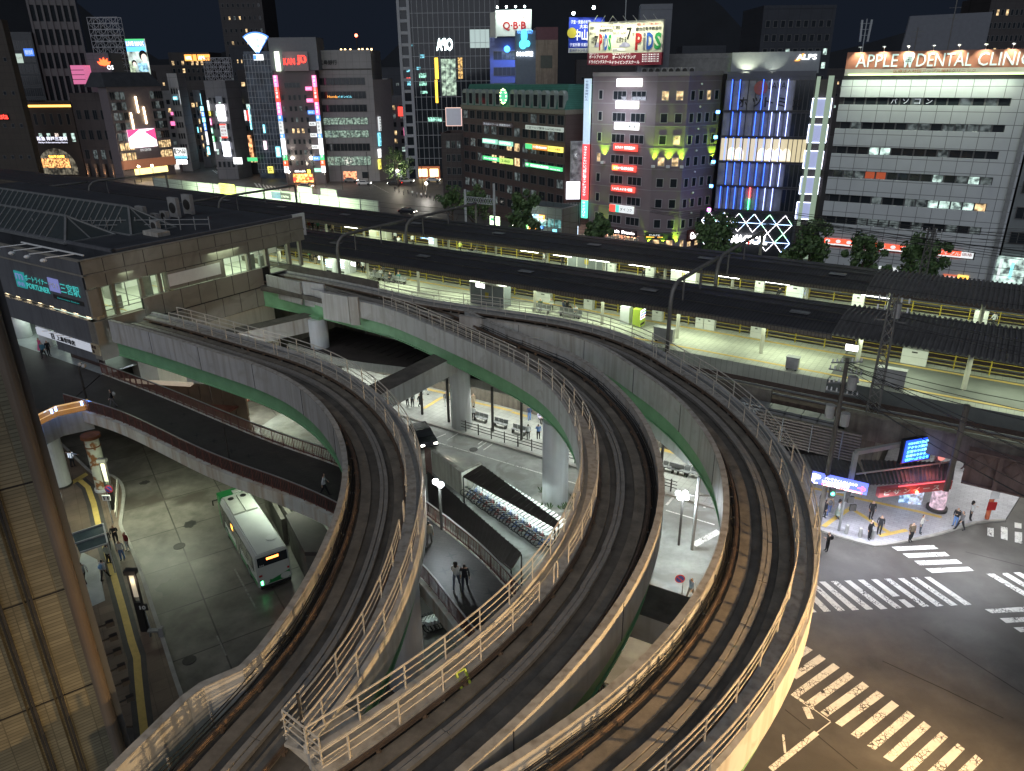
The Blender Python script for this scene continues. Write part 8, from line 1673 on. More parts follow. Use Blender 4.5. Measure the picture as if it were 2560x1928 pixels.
globe_lamp(9,((1552,1052),(1597,1078)),(1605,1465),ZD,'pair of white globes on a dark post at the edge of the pedestrian deck',260);globe_lamp(8,((2042,222),(2085,228)),(2110,520),0,'pair of white globes on a post behind the deck railing near the red canopy',500);globe_lamp(8,((690,35),(725,50)),(745,330),ZD,'unlit-looking twin lamp post standing on the deck corner',1)
def pole(name,lab,cat,n,top,base,zb,r=.06,mt=None,extra=None,maxz=14):
 pb_=GK(n,*base,zb);F_=Fac(pb_,pb_+Vector((1,0,0)));zt=min(maxz,F_.px(n,*top)[1]);o=thing(name,lab,cat,tuple(pb_));mb=MB();mb.tube([pb_,(pb_.x,pb_.y,zt)],r,8);mb.build('pole',mt or M_STEEL,o);return o,pb_,F_,zt
pole('deck_pole','thin dark post on the near side of the pedestrian deck','post',8,(1955,580),(2000,960),ZD,.05,M_DARK)
o,pb_,F_,zt=pole('lamp_post','tall grey post with a cross arm right of the four white globes','lamp post',10,(1610,1010),(1555,1640),0,.12);mb=MB();z_=F_.px(10,1520,1160)[1];mb.bar(F_.at(-1.6,z_),F_.at(1.6,z_-.2),.08);mb.build('cross_arm',M_STEEL,o)
def ring_sign(n,x,y,base,zb,lab,r=.33,off=None,txt=None,col='blue'):
 pb_=GK(n,*base,zb);F_=Fac(pb_,pb_+Vector((1,0,0)));a_,z_=F_.px(n,x,y);o=thing('road_sign',lab,'road sign',tuple(pb_));q=F_.at(a_,z_,.05);mb=MB();mb.tube([q,q+F_.n*.03],r,20);mb.build('rim',mat('sign_ringred',(.4,.03,.03),.5,var=0),o)
 mb=MB();mb.tube([q+F_.n*.032,q+F_.n*.04],r*.78,20);mb.build('face',mat('sign_ringblue',(.03,.06,.3),.5,var=0)if col=='blue' else M_WHITEP,o)
 if col=='blue':mb=MB();mb.bar(q+F_.n*.045+Vector((-r*.5,0,r*.5)),q+F_.n*.045+Vector((r*.5,0,-r*.5)),.06);mb.build('slash',mat('sign_ringred',(.4,.03,.03),.5,var=0),o)
 mb=MB();mb.tube([pb_,(pb_.x,pb_.y+.05,z_)],.04,6);mb.build('post',M_STEEL,o)
 if txt:put_text(txt,1,M_BLACKP,o,q,(1,0,0),(0,0,1),wid=r,hgt=r*.5,off=.05)
 return o
ring_sign(8,943,1113,(960,1300),.15,'round blue no-stopping sign at the bus island beside the rusty column');ring_sign(14,1275,200,(1290,340),0,'round blue no-stopping sign seen between the middle and right guideways');ring_sign(11,2065,1030,(1900,1350),.12,'round blue sign on the orange-lit post at the right');ring_sign(11,1990,1112,(1895,1345),.12,'round white height-limit sign below the blue one at the right',.3,txt='4.5',col='white')
def stop_sign(n,x,y,base,zb,num,lab,tall):
 pb_=GK(n,*base,zb);F_=Fac(pb_,pb_+Vector((1,0,0)));a_,z_=F_.px(n,x,y);o=thing('bus_stop_sign',lab,'bus stop sign',tuple(pb_));mb=MB();mb.tube([pb_,F_.at(a_,z_)],.035,6);mb.build('post',M_PALE,o)
 mb=MB();F_.box(mb,a_-.3,a_+.3,z_-.2,z_+.28,.02,.08);mb.build('plate',M_WHITEP if num=='11' else M_DARK,o);put_text(num,1,M_BLACKP if num=='11' else M_WHITEP,o,F_.at(a_,z_+.04,.09),(1,0,0),(0,0,1),wid=.38,hgt=.28,off=.01,name='number',bold=.03)
stop_sign(8,922,1193,(975,1410),.15,'11','white bus stop plate number 11 on a slim post',1);stop_sign(12,1090,420,(1150,600),.15,'10','dark bus stop plate number 10 on a slim post',1)
def pylon(n,base,zb,top,lab):
 pb_=GK(n,*base,zb);F_=Fac(pb_,pb_+Vector((1,0,0)));zt=min(5,F_.px(n,*top)[1]);o=thing('lamp_pylon',lab,'lamp pylon',tuple(pb_),group='dark lamp pylons')
 for s_ in(-.22,.22):mb=MB();mb.bar((pb_.x+s_,pb_.y,zb),(pb_.x+s_,pb_.y,zt),.12,.1);mb.build('side_post',M_DARK,o)
 mb=MB();mb.box(-.35,.35,-.2,.2,0,.3,fr=lambda v:Vector((pb_.x+v.x,pb_.y+v.y,zt+v.z)));mb.build('cap',M_DARK,o);mb=MB();mb.box(-.14,.14,-.05,.05,zt*.62,zt-.1,fr=lambda v:Vector((pb_.x+v.x,pb_.y+v.y,v.z)));mb.build('lit_tube',glow('pylon',(1,.8,.6),.1),o)
 mb=MB();mb.box(-.2,.2,-.1,.1,0,zt*.5,fr=lambda v:Vector((pb_.x+v.x,pb_.y+v.y,zb+v.z)));mb.build('dark_board',M_BLACKP,o);lamp('POINT',(pb_.x,pb_.y-.4,zt-.5),(1,.8,.6),5,.1)
pylon(8,(985,1290),.15,(875,885),'twin-post dark lamp pylon in front of the rusty column');pylon(12,(1105,600),.15,(1010,165),'twin-post dark lamp pylon beside bus stop number 10')
o=thing('barrier','curved white railing piece at the kerb corner beside the pylon','barrier',tuple(GK(8,1010,1340,.15)));mb=MB();a=GK(8,1015,1050,1.0);b=GK(8,1000,1340,.9);mb.bar(a,b,.08,.5);mb.build('panel',M_RAILB,o)
o=thing('stop_bench','small metal stand and box at bus stop number 10','stand',tuple(GK(12,1180,640,.15)));mb=MB();q=GK(12,1180,640,.15);mb.box(-.35,.35,-.15,.15,.4,.5,fr=lambda v:q+v);mb.box(-.3,-.25,-.1,.1,0,.4,fr=lambda v:q+v);mb.box(.25,.3,-.1,.1,0,.4,fr=lambda v:q+v);mb.build('stand',M_STEEL,o);mb=MB();mb.box(.35,.6,-.15,.1,0,.7,fr=lambda v:q+v);mb.build('box',M_ACU,o)
# glass canopy of the stairs at the island
o=thing('glass_canopy','small glass canopy with three pale bars beside the tiled building','canopy',tuple(GK(8,760,1520,.15)));zc_=2.6;A_=[GK(8,x,y,zc_)for x,y in((620,1505),(890,1415),(910,1500),(640,1590),(930,1585),(690,1666))]
mb=MB();mb.add([v-Vector((0,0,.06))for v in(A_[0],A_[1],A_[4],A_[5])],[(0,1,2,3)]);mb.build('glass',mat('canopy_glass',(.08,.11,.11),.15,var=.2),o)
for a,b in((0,1),(3,2),(5,4),(1,4)):mb=MB();mb.bar(A_[a],A_[b],.1);mb.build('bar',M_PALE,o)
for v in(A_[1],A_[4]):mb=MB();mb.bar(v,(v.x,v.y,.15),.07);mb.build('post',M_PALE,o)
mb=MB();q=GK(8,590,1200,2.2);mb.bar(GK(8,520,1150,2.2),GK(8,640,1660,2.2),.08);mb.build('edge_rail',M_PALE,o)
# fence and boxes along the forecourt
o=thing('kerb_fence','dark three-rail fence between forecourt and lit road','fence',place(W(-30,51.6),.12));fp=[W(t,51.6,.12)for t in(-41,-36,-30,-24,-18)]
for h in(.4,.7,1.0):mb=MB();mb.tube([v+Vector((0,0,h))for v in fp],.035,5);mb.build('rail',M_DARK,o)
for k in range(16):mb=MB();v=W(-41+k*1.5,51.6,.12);mb.bar(v,v+Vector((0,0,1.15)),.1);mb.build('post',M_DARK,o)
for k,(n,x,y)in enumerate(((9,1940,530),(9,2110,580),(10,60,640),(10,1370,970),(10,1450,990),(10,1560,1010))):bench(n,x,y,.12,'tan slatted bench on the lit forecourt, %s from the left'%('first','second','third','fourth','fifth','last')[k],3)
for k,(n,x,y)in enumerate(((9,2130,370),(9,2212,400),(10,20,410))):ecase(n,x,y,.12,1.3,.9,.7,('dark planter box under the canopy','grey stand under the canopy','red stall box under the canopy edge')[k],(M_DARK,M_ACU,mat('stall_red',(.4,.03,.03),.5,var=.1))[k])
for k in range(9):
 t=-60+k*5.2;s_=56.5;o=tubelight(t,s_,4.35,2.4,lab='%s white strip light from the left under the forecourt canopy'%'first second third fourth fifth sixth seventh eighth ninth'.split()[k],grp='forecourt strip lights');lamp('AREA',W(t,55,4.25),(.95,1,.93),130,3,1.2)
# red slanting canopy and beige roofs behind the deck at left
o=thing('red_canopy','reddish slanting canopy roof behind the pedestrian deck','canopy',tuple(GK(8,1950,350,3)));q=[GK(8,x,y,3.4)for x,y in((1765,235),(2190,320),(1960,465),(1790,410))];mb=MB();mb.prism(q,3.3,3.45);mb.build('roof',mat('canopy_red',(.22,.06,.045),.5,var=.25,scale=.8),o);mb=MB();mb.tube([(q[0].x+1,q[0].y-1,0),(q[0].x+1,q[0].y-1,3.3)],.12,8);mb.build('post',M_STEEL,o)
# brown cladding below the station, awning and lit recess
o=thing('clad_wall','brown panelled wall under the left guideway with a thin lit ledge','wall',tuple(GK(8,1350,200,2)));F_=Fac(W(-67.5,34.4),W(-56,39.5));mb=MB();wallpanels(F_,mb,0,F_.w,0,5.4,1.1,.05);mb.build('panels',mat('clad_brown',(.16,.10,.07),.6,var=.1),o);mb=MB();F_.box(mb,0,F_.w*.6,5.4,5.6,0,.6);mb.build('lit_ledge',mat('ledge',(.45,.38,.3),.5,var=.1,emit=(1,.8,.6),es=.15),o)
# bicycle sheds with corrugated roofs east of the deck
for lab,q in(('long dark brown corrugated shed roof running down-right beside the deck',((1470,930),(1580,900),(2212,1500),(2212,1640),(1900,1480))),):pass
def shed(lab,pts,z_,post=True):
 q=[G(*K(n,x,y),z_)for n,x,y in pts];o=thing('bicycle_shed',lab,'shed',(q[0].x,q[0].y,0),group='brown roofed bicycle sheds');mb=MB();mb.prism(q,z_-.15,z_);mb.build('roof',M_CAN,o)
 d=(q[1]-q[0]);n_=int(d.length/.5)
 for i in range(1,min(n_,60)):mb=MB();a=q[0].lerp(q[1],i/n_);b=q[3].lerp(q[2],i/n_);mb.bar(a+Vector((0,0,.03)),b+Vector((0,0,.03)),.07,.05);mb.build('roof_rib',M_CAN,o)
 for v in q[:4]:mb=MB();mb.bar((v.x,v.y,0),(v.x,v.y,z_-.15),.1);mb.build('post',M_DARK,o)
 return o
shed('long brown ribbed shed roof beside the deck railing, under the left guideway',[(9,1480,960),(10,80,1666),(13,1940,130),(9,1490,1230)],3.0);shed('shorter brown ribbed shed roof between the white racks and the thick column',[(9,1790,1000),(10,370,1440),(10,400,1390),(9,1950,905)],3.0)
o=thing('ramp_parapet','concrete ramp parapet with brown fence end beside the lit road','wall',tuple(GK(9,1650,900)));mb=MB();panel(mb,GK(9,1515,780,2.2),GK(9,1775,975,2.2),0,2.2,.3);mb.build('wall',M_CONC,o);mb=MB();panel(mb,GK(9,1775,975,2.2),GK(9,1950,895,2.2),0,2.2,.3);mb.build('end_wall',M_CONC,o)
for k in range(7):mb=MB();v=GK(9,1460+k*8,790+k*3,2.2);mb.bar((v.x,v.y,0),(v.x,v.y,2.6),.06);mb.build('fence_bar',M_BROWNR,o)
M_BK=[mat('bike_white',(.55,.58,.55),.4,var=.1),mat('bike_blue',(.05,.12,.35),.4,var=.1),mat('bike_grey',(.2,.2,.22),.4,var=.1),mat('bike_red',(.3,.04,.03),.4,var=.1)]
def bicycle(lab,loc,rz,mt,group='parked bicycles'):
 o=thing('bicycle',lab,'bicycle',tuple(loc),rz,group,world=False)
 for y in(-.52,.52):mb=MB();mb.tube([(0,y+.33*math.cos(a*.5236),.34+.33*math.sin(a*.5236))for a in range(13)],.03,5,caps=False);mb.build('wheel',M_BLACKP,o)
 mb=MB()
 for a,b in(((0,-.52,.34),(0,-.35,.9)),((0,-.4,.8),(0,.1,.35)),((0,-.4,.8),(0,.25,.78)),((0,.1,.35),(0,.27,.9)),((0,.1,.35),(0,.52,.34)),((0,.25,.75),(0,.52,.34)),((-.26,-.3,1.0),(.26,-.3,1.0))):mb.bar(a,b,.04)
 mb.build('frame',mt,o);mb=MB();mb.box(-.07,.07,.17,.42,.9,.96);mb.build('saddle',M_BLACKP,o);mb=MB();mb.box(-.17,.17,-.75,-.45,.72,.98);mb.build('basket',M_PALE,o);return o
b0=None
row1=[(GK(9,1840,1180),GK(10,300,1640))]
for k in range(26):
 p=row1[0][0].lerp(row1[0][1],(k+.5)/26);
 if b0 is None:b0=bicycle('parked bicycle in the white-lit racks between the two brown shed roofs',p,RZ+1.9,M_BK[0]);
 else:c=copy_tree(b0,p,RZ+1.9+random.uniform(-.08,.08));[setattr(ch.material_slots[0],'link','OBJECT')or setattr(ch.material_slots[0],'material',M_BK[k%4])for ch in c.children if ch.name.startswith('frame')]
for k in range(9):p=GK(13,1250+k*26,600-k*8);c=copy_tree(b0,p,1.2,'parked bicycle in the small lit gap below the deck, left of the service walkway','parked bicycles below the deck')
o=thing('bicycle_rack','white sloping bicycle rack rows lit brightly between brown roofs','bicycle rack',tuple(GK(10,50,1450)))
a,b=row1[0];d=(b-a).normalized();n_=Vector((-d.y,d.x,0))
for k in range(24):v=a.lerp(b,k/24)+n_*.6;mb=MB();mb.bar(v+Vector((0,0,.9)),v+n_*1.9+Vector((0,0,1.2)),.22,.06);mb.build('rack_bar',M_WHITEP,o)
for f in(.15,.5,.85):v=a.lerp(b,f);lamp('AREA',v+n_*.9+Vector((0,0,2.85)),(.85,1,.95),75,3,.4)
lamp('POINT',GK(13,1330,560)+Vector((0,0,3)),(.85,1,.95),60,.2)
# traffic light and bollards on the plaza
o,pb_,F_,zt=pole('traffic_light','traffic light post with a green lamp standing in the white-lit plaza','traffic light',11,(680,1130),(610,1475),.12,.1,M_STEEL);z_=F_.px(11,560,1145)[1]
mb=MB();mb.bar(F_.at(0,z_),F_.at(F_.px(11,560,1145)[0],z_),.07);mb.build('arm',M_STEEL,o)
for x,m_,dz in((555,glow('tl_green',(.05,1,.6),8),0),(690,mat('tl_dark',(.05,.05,.05),.5,var=0),-.3)):a_=F_.px(11,x,1145)[0];mb=MB();F_.box(mb,a_-.2,a_+.2,z_-.45+dz,z_+.4+dz,-.15,.1);mb.build('housing',M_DARK,o);mb=MB();mb.tube([F_.at(a_,z_+dz-.05,.1),F_.at(a_,z_+dz-.05,.14)],.13,12);mb.build('lens',m_,o)
for x,y in((720,1270),(700,1200)):a_,zz=F_.px(11,x,y);mb=MB();F_.box(mb,a_-.15,a_+.3,zz-.25,zz+.25,0,.2);mb.build('control_box',M_DARK,o)
for k,(x,y)in enumerate(((675,1500),(793,1530),(900,1545))):v=GK(11,x,y,.12);o=thing('bollard','%s grey round-topped bollard at the plaza kerb'%('left','middle','right')[k],'bollard',tuple(v),0,'plaza bollards',world=False);mb=MB();mb.tube([(0,0,0),(0,0,.75),(0,0,.82)],[.14,.14,.06],12);mb.build('post',M_ACU,o)
o,pb_,F_,zt=pole('signal_post','orange-painted rugged post with boards at the right end of the plaza','post',11,(2050,800),(1890,1370),.12,.16,mat('post_orange',(.5,.13,.06),.6,var=.2));
for dz,m_ in((1.0,pR),(2.0,M_WHITEP),(2.9,pB)):mb=MB();F_.box(mb,-.35,.3,dz,dz+.7,.17,.25);mb.build('notice',m_,o)
o=thing('kiosk_stand','white newspaper stand with a leaning bicycle beside the passage','stand',tuple(GK(11,1910,990,.12)));v=GK(11,1915,990,.12);mb=MB();mb.box(-.9,.9,-.5,.5,0,1.5,fr=lambda w_:v+w_);mb.build('body',M_WHITEP,o);bicycle('bicycle leaning by the white stand in the passage',v+Vector((-.3,-.9,0)),1.4,M_BK[2],None)
o=thing('poster_column','round advertising column with a red flower poster at the station exit','advertising column',tuple(GK(11,1460,1290,.12)));v=GK(11,1455,1290,.12);mb=MB();mb.tube([v,v+Vector((0,0,.25))],.75,20);mb.build('base',M_DARK,o);mb=MB();mb.tube([v+Vector((0,0,.25)),v+Vector((0,0,2.7))],.55,20);mb.build('poster',mat('poster_mix',(.45,.35,.4),.5,var=.8,scale=2.5,emit=(.9,.6,.7),es=.25),o);mb=MB();mb.ball(v+Vector((-.1,-.45,2.1)),.22,sz=.8);mb.build('red_flower',pR,o)
for k,(x0,x1,y0,y1)in enumerate(((1150,1225,1170,1235),(1235,1310,1165,1250))):q_=GK(11,(x0+x1)/2,y1,.12);F_=Fac(q_-Vector((.55,0,0)),q_+Vector((.55,0,0)));o=thing('standing_poster',('left','right')[k]+' of two blue and orange standing posters at the station exit','poster',tuple(q_));mb=MB();F_.box(mb,0,1.05,.1,1.7,-.08,0);mb.build('panel',mat('poster_mix%d'%k,((.1,.2,.35),(.35,.3,.3))[k],.4,var=.9,scale=3,emit=(.4,.55,.8),es=.45),o)
# distant street furniture: lamp posts, tents, canopy lights on the avenue
for k,(n,x,y,zz,c,lb)in enumerate(((1,128,1165,5,(1,.6,.4),'orange globe lamp at the foot of the netted tower'),(1,1120,1200,5,(1,1,1),'white globe lamp in the side street right of the bank'),(1,1222,1475,5,(1,.9,.7),'warm globe lamp beside the dark avenue tree'),(1,1470,1585,4,(1,.95,.85),'bright globe lamp on the avenue before the glass tower'),(1,590,1480,5,(1,.9,.8),'warm lamp at the right foot of the neon block'),(0,1490,1210,6,(1,.85,.7),'warm lamp on the pale narrow building corner'),(0,1198,1440,5,(1,.8,.55),'left warm lamp before the three-line building'),(0,1313,1432,5,(1,.8,.55),'right warm lamp before the three-line building'),(1,282,1485,5,(1,.8,.6),'warm lamp left of the burger shop'),(6,20,495,4,(.9,1,.8),'white-green shop lamp behind the far roof'))):
 p=GK(n,x,y,zz);o=thing('street_lamp',lb,'street lamp',(p.x,p.y,0),group='avenue lamps');mb=MB();mb.tube([(p.x,p.y,0),(p.x,p.y,zz)],.08,6);mb.build('pole',M_DARK,o);mb=MB();mb.ball(p,.38,nu=8,nv=6);mb.build('globe',mat('glb%d'%k,c,.5,var=0,emit=c,es=14),o);lamp('POINT',(p.x,p.y-.8,zz),c,650,.4)
for k in range(9):p=GK(5,300+k*190,330+k*8,0);q=GK(1,60+k*230,1640,0);o=thing('light_post','%s slim dark post standing along the avenue, from the left'%'first second third fourth fifth sixth seventh eighth ninth'.split()[k],'post',tuple(q),group='avenue posts');mb=MB();mb.tube([q,q+Vector((0,0,9+k%3*2))],.09,6);mb.build('pole',M_DARK,o)
# avenue crossings
for n,x0,y0,k_,dx,dy,lx,ly in((1,10,1620,7,34,6,-30,-40),(0,1830,1470,8,26,4,40,30),(1,1000,1590,6,22,12,30,12)):
 for i in range(k_):x=x0+dx*i;y=y0+dy*i;mark([GK(n,x,y),GK(n,x+dx*.5,y+dy*.5),GK(n,x+dx*.5+lx,y+dy*.5+ly),GK(n,x+lx,y+ly)],'crosswalk_stripe')
# ---- trees
M_LEAF=[mat('leaf_a',(.085,.15,.05),.6,var=.35,scale=2),mat('leaf_b',(.05,.10,.035),.6,var=.35,scale=2),mat('leaf_c',(.12,.19,.07),.6,var=.3,scale=2)]
M_BARK=mat('bark',(.07,.05,.04),.9,var=.3)
def tree(lab,base,h,r,seed,nleaf=2600,dens=1.):
 rn=random.Random(seed);o=thing('street_tree',lab,'tree',tuple(base),group='street trees');b=Vector(base);cz=h-r*1.05
 mb=MB();mb.tube([b,b+Vector((.1,0,h*.3)),b+Vector((0,.1,h*.7))],[.28,.2,.08],8)
 for k in range(7):a=k*.9+rn.random();st=b+Vector((0,0,h*(.28+.05*k)));mb.tube([st,st+Vector((math.cos(a)*r*.5,math.sin(a)*r*.5,r*.5)),st+Vector((math.cos(a)*r*.8,math.sin(a)*r*.8,r*.95))],[.1,.06,.02],5)
 mb.build('trunk',M_BARK,o)
 cl=[]
 for k in range(30):
  t_=rn.uniform(0,6.28);ph=rn.uniform(-.9,1.3);rr=r*rn.uniform(.35,1.08);cl.append((Vector((math.cos(t_)*math.cos(ph)*rr,math.sin(t_)*math.cos(ph)*rr,math.sin(ph)*rr*1.15)),r*rn.uniform(.14,.36)))
 mb=MB()
 for i in range(nleaf):
  c,cr_=rn.choice(cl);d=Vector((rn.gauss(0,1),rn.gauss(0,1),rn.gauss(0,1))).normalized()*cr_*rn.uniform(.5,1.05);p=b+Vector((0,0,cz))+c+d
  s_=rn.uniform(.16,.4);n_=(d.normalized()+Vector((rn.uniform(-.8,.8),rn.uniform(-.8,.8),rn.uniform(-.3,.9)))).normalized();u_=n_.orthogonal().normalized()*s_;v_=n_.cross(u_).normalized()*s_*.6
  mb.add([p-u_,p-v_,p+u_,p+v_],[(0,1,2,3)],rn.choice((0,0,1,2)))
 mb.build('crown',M_LEAF,o)
for k,(n,xc,yt,yb,w,lb)in enumerate(((6,110,240,560,230,'green street tree left of the passage, behind the far roof'),(6,735,440,640,215,'green street tree below the red vertical sign'),(6,1770,470,760,330,'green street tree before the crossed light grid'),(7,370,505,850,360,'big street tree at the left corner of the big white building'),(7,830,635,900,370,'middle street tree before the big white building'),(7,1340,590,970,400,'rightmost big street tree behind the lattice mast'))):
 F_=Fac(W(-160,112),W(60,112));a_,zt=F_.px(n,xc,yt);a0,_=F_.px(n,xc-w/2,(yt+yb)/2);a1,_=F_.px(n,xc+w/2,(yt+yb)/2);r_=(a1-a0)/2*1.15;b=F_.at((a0+a1)/2,0);tree(lb,(b.x,b.y,0),zt+.3,r_,k+1,3400)
for k,(n,xc,yt,w,s_,lb)in enumerate(((5,1690,150,170,122,'dark tree left of the signal gantry'),(5,1890,110,220,118,'dark tree right behind the signal gantry'),(1,1215,1290,190,180,'dark round avenue tree beside the glass tower'),(1,1120,1220,70,230,'small lit green tree in the side street'),(1,1225,1130,60,260,'small green tree farther up the side street'),(16,560,1290,80,225,'small dark tree in the middle of the shopping street'))):
 F_=Fac(W(-260,s_),W(60,s_));a_,zt=F_.px(n,xc,yt);a0,_=F_.px(n,xc-w/2,yt+60);a1,_=F_.px(n,xc+w/2,yt+60);b=F_.at((a0+a1)/2,0);tree(lb,(b.x,b.y,0),max(4,min(zt,12)),(a1-a0)/2,k+20,1500)
# ---- people
def body_mesh(pose):
 J={'hip':(0,0,.93),'w':(0,0,1.08),'ch':(0,.0,1.3),'nk':(0,.0,1.45),'h0':(0,-.015,1.54),'h1':(0,-.02,1.64)}
 R_={'hip':.145,'w':.13,'ch':.155,'nk':.055,'h0':.085,'h1':.09}
 E_=[('hip','w'),('w','ch'),('ch','nk'),('nk','h0'),('h0','h1')]
 def leg(s,k,f,fy=0.):J['t'+s]=(k*.09,0,.86);J['k'+s]=(k*.1,-f*.5,.48);J['a'+s]=(k*.1,-f+(.08 if f<0 else 0),.08);J['f'+s]=(k*.11,-f-.16,.045);R_.update({'t'+s:.095,'k'+s:.062,'a'+s:.042,'f'+s:.038});E_.extend([('hip','t'+s),('t'+s,'k'+s),('k'+s,'a'+s),('a'+s,'f'+s)])
 def arm(s,k,el,ha):J['s'+s]=(k*.18,0,1.38);J['e'+s]=el;J['h'+s]=ha;R_.update({'s'+s:.055,'e'+s:.042,'h'+s:.03});E_.extend([('ch','s'+s),('s'+s,'e'+s),('e'+s,'h'+s)])
 def fingers(s,k):
  hx,hy,hz=J['h'+s];ex,ey,ez=J['e'+s];d=Vector((hx-ex,hy-ey,hz-ez)).normalized();sd=d.cross(Vector((0,0,1)));sd=sd.normalized()if sd.length>.1 else Vector((0,1,0))
  pm=Vector((hx,hy,hz))+d*.06;J['p'+s]=tuple(pm);R_['p'+s]=.03;E_.append(('h'+s,'p'+s))
  for i,ln in enumerate((.07,.085,.08,.06)):q=pm+sd*(i-1.5)*.019+d*ln+Vector((0,-.012,0));J['g%s%d'%(s,i)]=tuple(q);R_['g%s%d'%(s,i)]=.009;E_.append(('p'+s,'g%s%d'%(s,i)))
  q=pm-sd*.045+d*.02;J['g%s4'%s]=tuple(q);R_['g%s4'%s]=.01;E_.append(('h'+s,'g%s4'%s))
 if pose=='walk':leg('L',-1,.28);leg('R',1,-.25);arm('L',-1,(-.25,.1,1.12),(-.26,.12,.88));arm('R',1,(.25,-.08,1.12),(.25,-.22,.92))
 elif pose=='phone':leg('L',-1,.03);leg('R',1,.0);arm('L',-1,(-.25,.02,1.12),(-.24,.0,.86));arm('R',1,(.24,-.03,1.12),(.1,-.28,1.22))
 elif pose=='point':leg('L',-1,.05);leg('R',1,-.08);arm('L',-1,(-.46,.0,1.36),(-.72,-.02,1.3));arm('R',1,(.42,.0,1.44),(.62,.0,1.56))
 elif pose=='sit':
  J['hip']=(0,0,.52);J['w']=(0,.02,.66);J['ch']=(0,.03,.88);J['nk']=(0,.01,1.03);J['h0']=(0,-.02,1.12);J['h1']=(0,-.03,1.22)
  for s,k in(('L',-1),('R',1)):J['t'+s]=(k*.09,-.05,.52);J['k'+s]=(k*.11,-.44,.5);J['a'+s]=(k*.11,-.46,.09);J['f'+s]=(k*.11,-.62,.045);R_.update({'t'+s:.095,'k'+s:.065,'a'+s:.042,'f'+s:.038});E_.extend([('hip','t'+s),('t'+s,'k'+s),('k'+s,'a'+s),('a'+s,'f'+s)])
  for s,k in(('L',-1),('R',1)):J['s'+s]=(k*.18,.02,.95);J['e'+s]=(k*.23,-.06,.72);J['h'+s]=(k*.1,-.3,.66);R_.update({'s'+s:.055,'e'+s:.042,'h'+s:.03});E_.extend([('ch','s'+s),('s'+s,'e'+s),('e'+s,'h'+s)])
 else:leg('L',-1,.02);leg('R',1,-.03);arm('L',-1,(-.24,.03,1.12),(-.23,-.02,.87));arm('R',1,(.24,.03,1.12),(.23,-.02,.87))
 for s,k in(('L',-1),('R',1)):fingers(s,k)
 ks=list(J);ks.remove('hip');ks=['hip']+ks;me=bpy.data.meshes.new('body');me.from_pydata([J[k]for k in ks],[(ks.index(a),ks.index(b))for a,b in E_],[])
 o=bpy.data.objects.new('b',me);COL.objects.link(o);sk=o.modifiers.new('s','SKIN');sk.use_smooth_shade=True
 for i,k in enumerate(ks):f_=1.0 if k[0]in 'gph' and k!='hip' else 1.16;me.skin_vertices[0].data[i].radius=(R_[k]*f_,R_[k]*f_*(.72 if k in('ch','w','hip')else 1))
 me.skin_vertices[0].data[0].use_root=True;ss=o.modifiers.new('u','SUBSURF');ss.levels=1;ss.render_levels=1
 bpy.context.view_layer.update();dg=bpy.context.evaluated_depsgraph_get();out=bpy.data.meshes.new_from_object(o.evaluated_get(dg));bpy.data.objects.remove(o)
 ht=J['h1'][2];hp=J['hip'][2];nk=J['nk'][2]
 bm=bmesh.new();bm.from_mesh(out)
 for v in bm.verts:
  if v.co.z>nk+.06 and v.co.y<-.07 and abs(v.co.x)<.03 and abs(v.co.z-(ht-.07))<.035:v.co.y-=.025
 bm.to_mesh(out);bm.free()
 mats_=[]
 hands=[Vector(J[k])for k in J if k[0]in 'gp' or k in('hL','hR')]
 for p in out.polygons:
  c=p.center
  if c.z>nk+.02:mi=3 if(c.z>ht+.01 or c.y>-.03)else 0
  elif c.z>nk-.03:mi=0
  elif any((c-h_).length<.07 for h_ in hands):mi=0
  elif c.z<.1 and c.y<.3 and pose!='sit' or c.z<.1:mi=4
  elif c.z<hp-.04+(0 if pose!='sit' else.08)and abs(c.x)<.21 and not(pose!='sit' and abs(c.x)>.18):mi=2
  else:mi=1
  mats_.append(mi)
 for k in range(5):out.materials.append(None)
 out.polygons.foreach_set('material_index',mats_);return out
BM_={k:body_mesh(k)for k in('stand','walk','phone','point','sit')}
def cm(c,nm='cloth'):return mat('%s_%.2f_%.2f_%.2f'%(nm,*c),c,.85,var=.15,scale=6)
SKN=mat('skin',(.42,.27,.19),.6,var=.05);HR=mat('hair',(.012,.01,.009),.6,var=.1)
ck,cw_,cg,cn_,cb_,cr_2,ct=(.015,.015,.018),(.5,.52,.52),(.14,.14,.145),(.03,.045,.1),(.12,.22,.45),(.25,.03,.03),(.28,.22,.15)
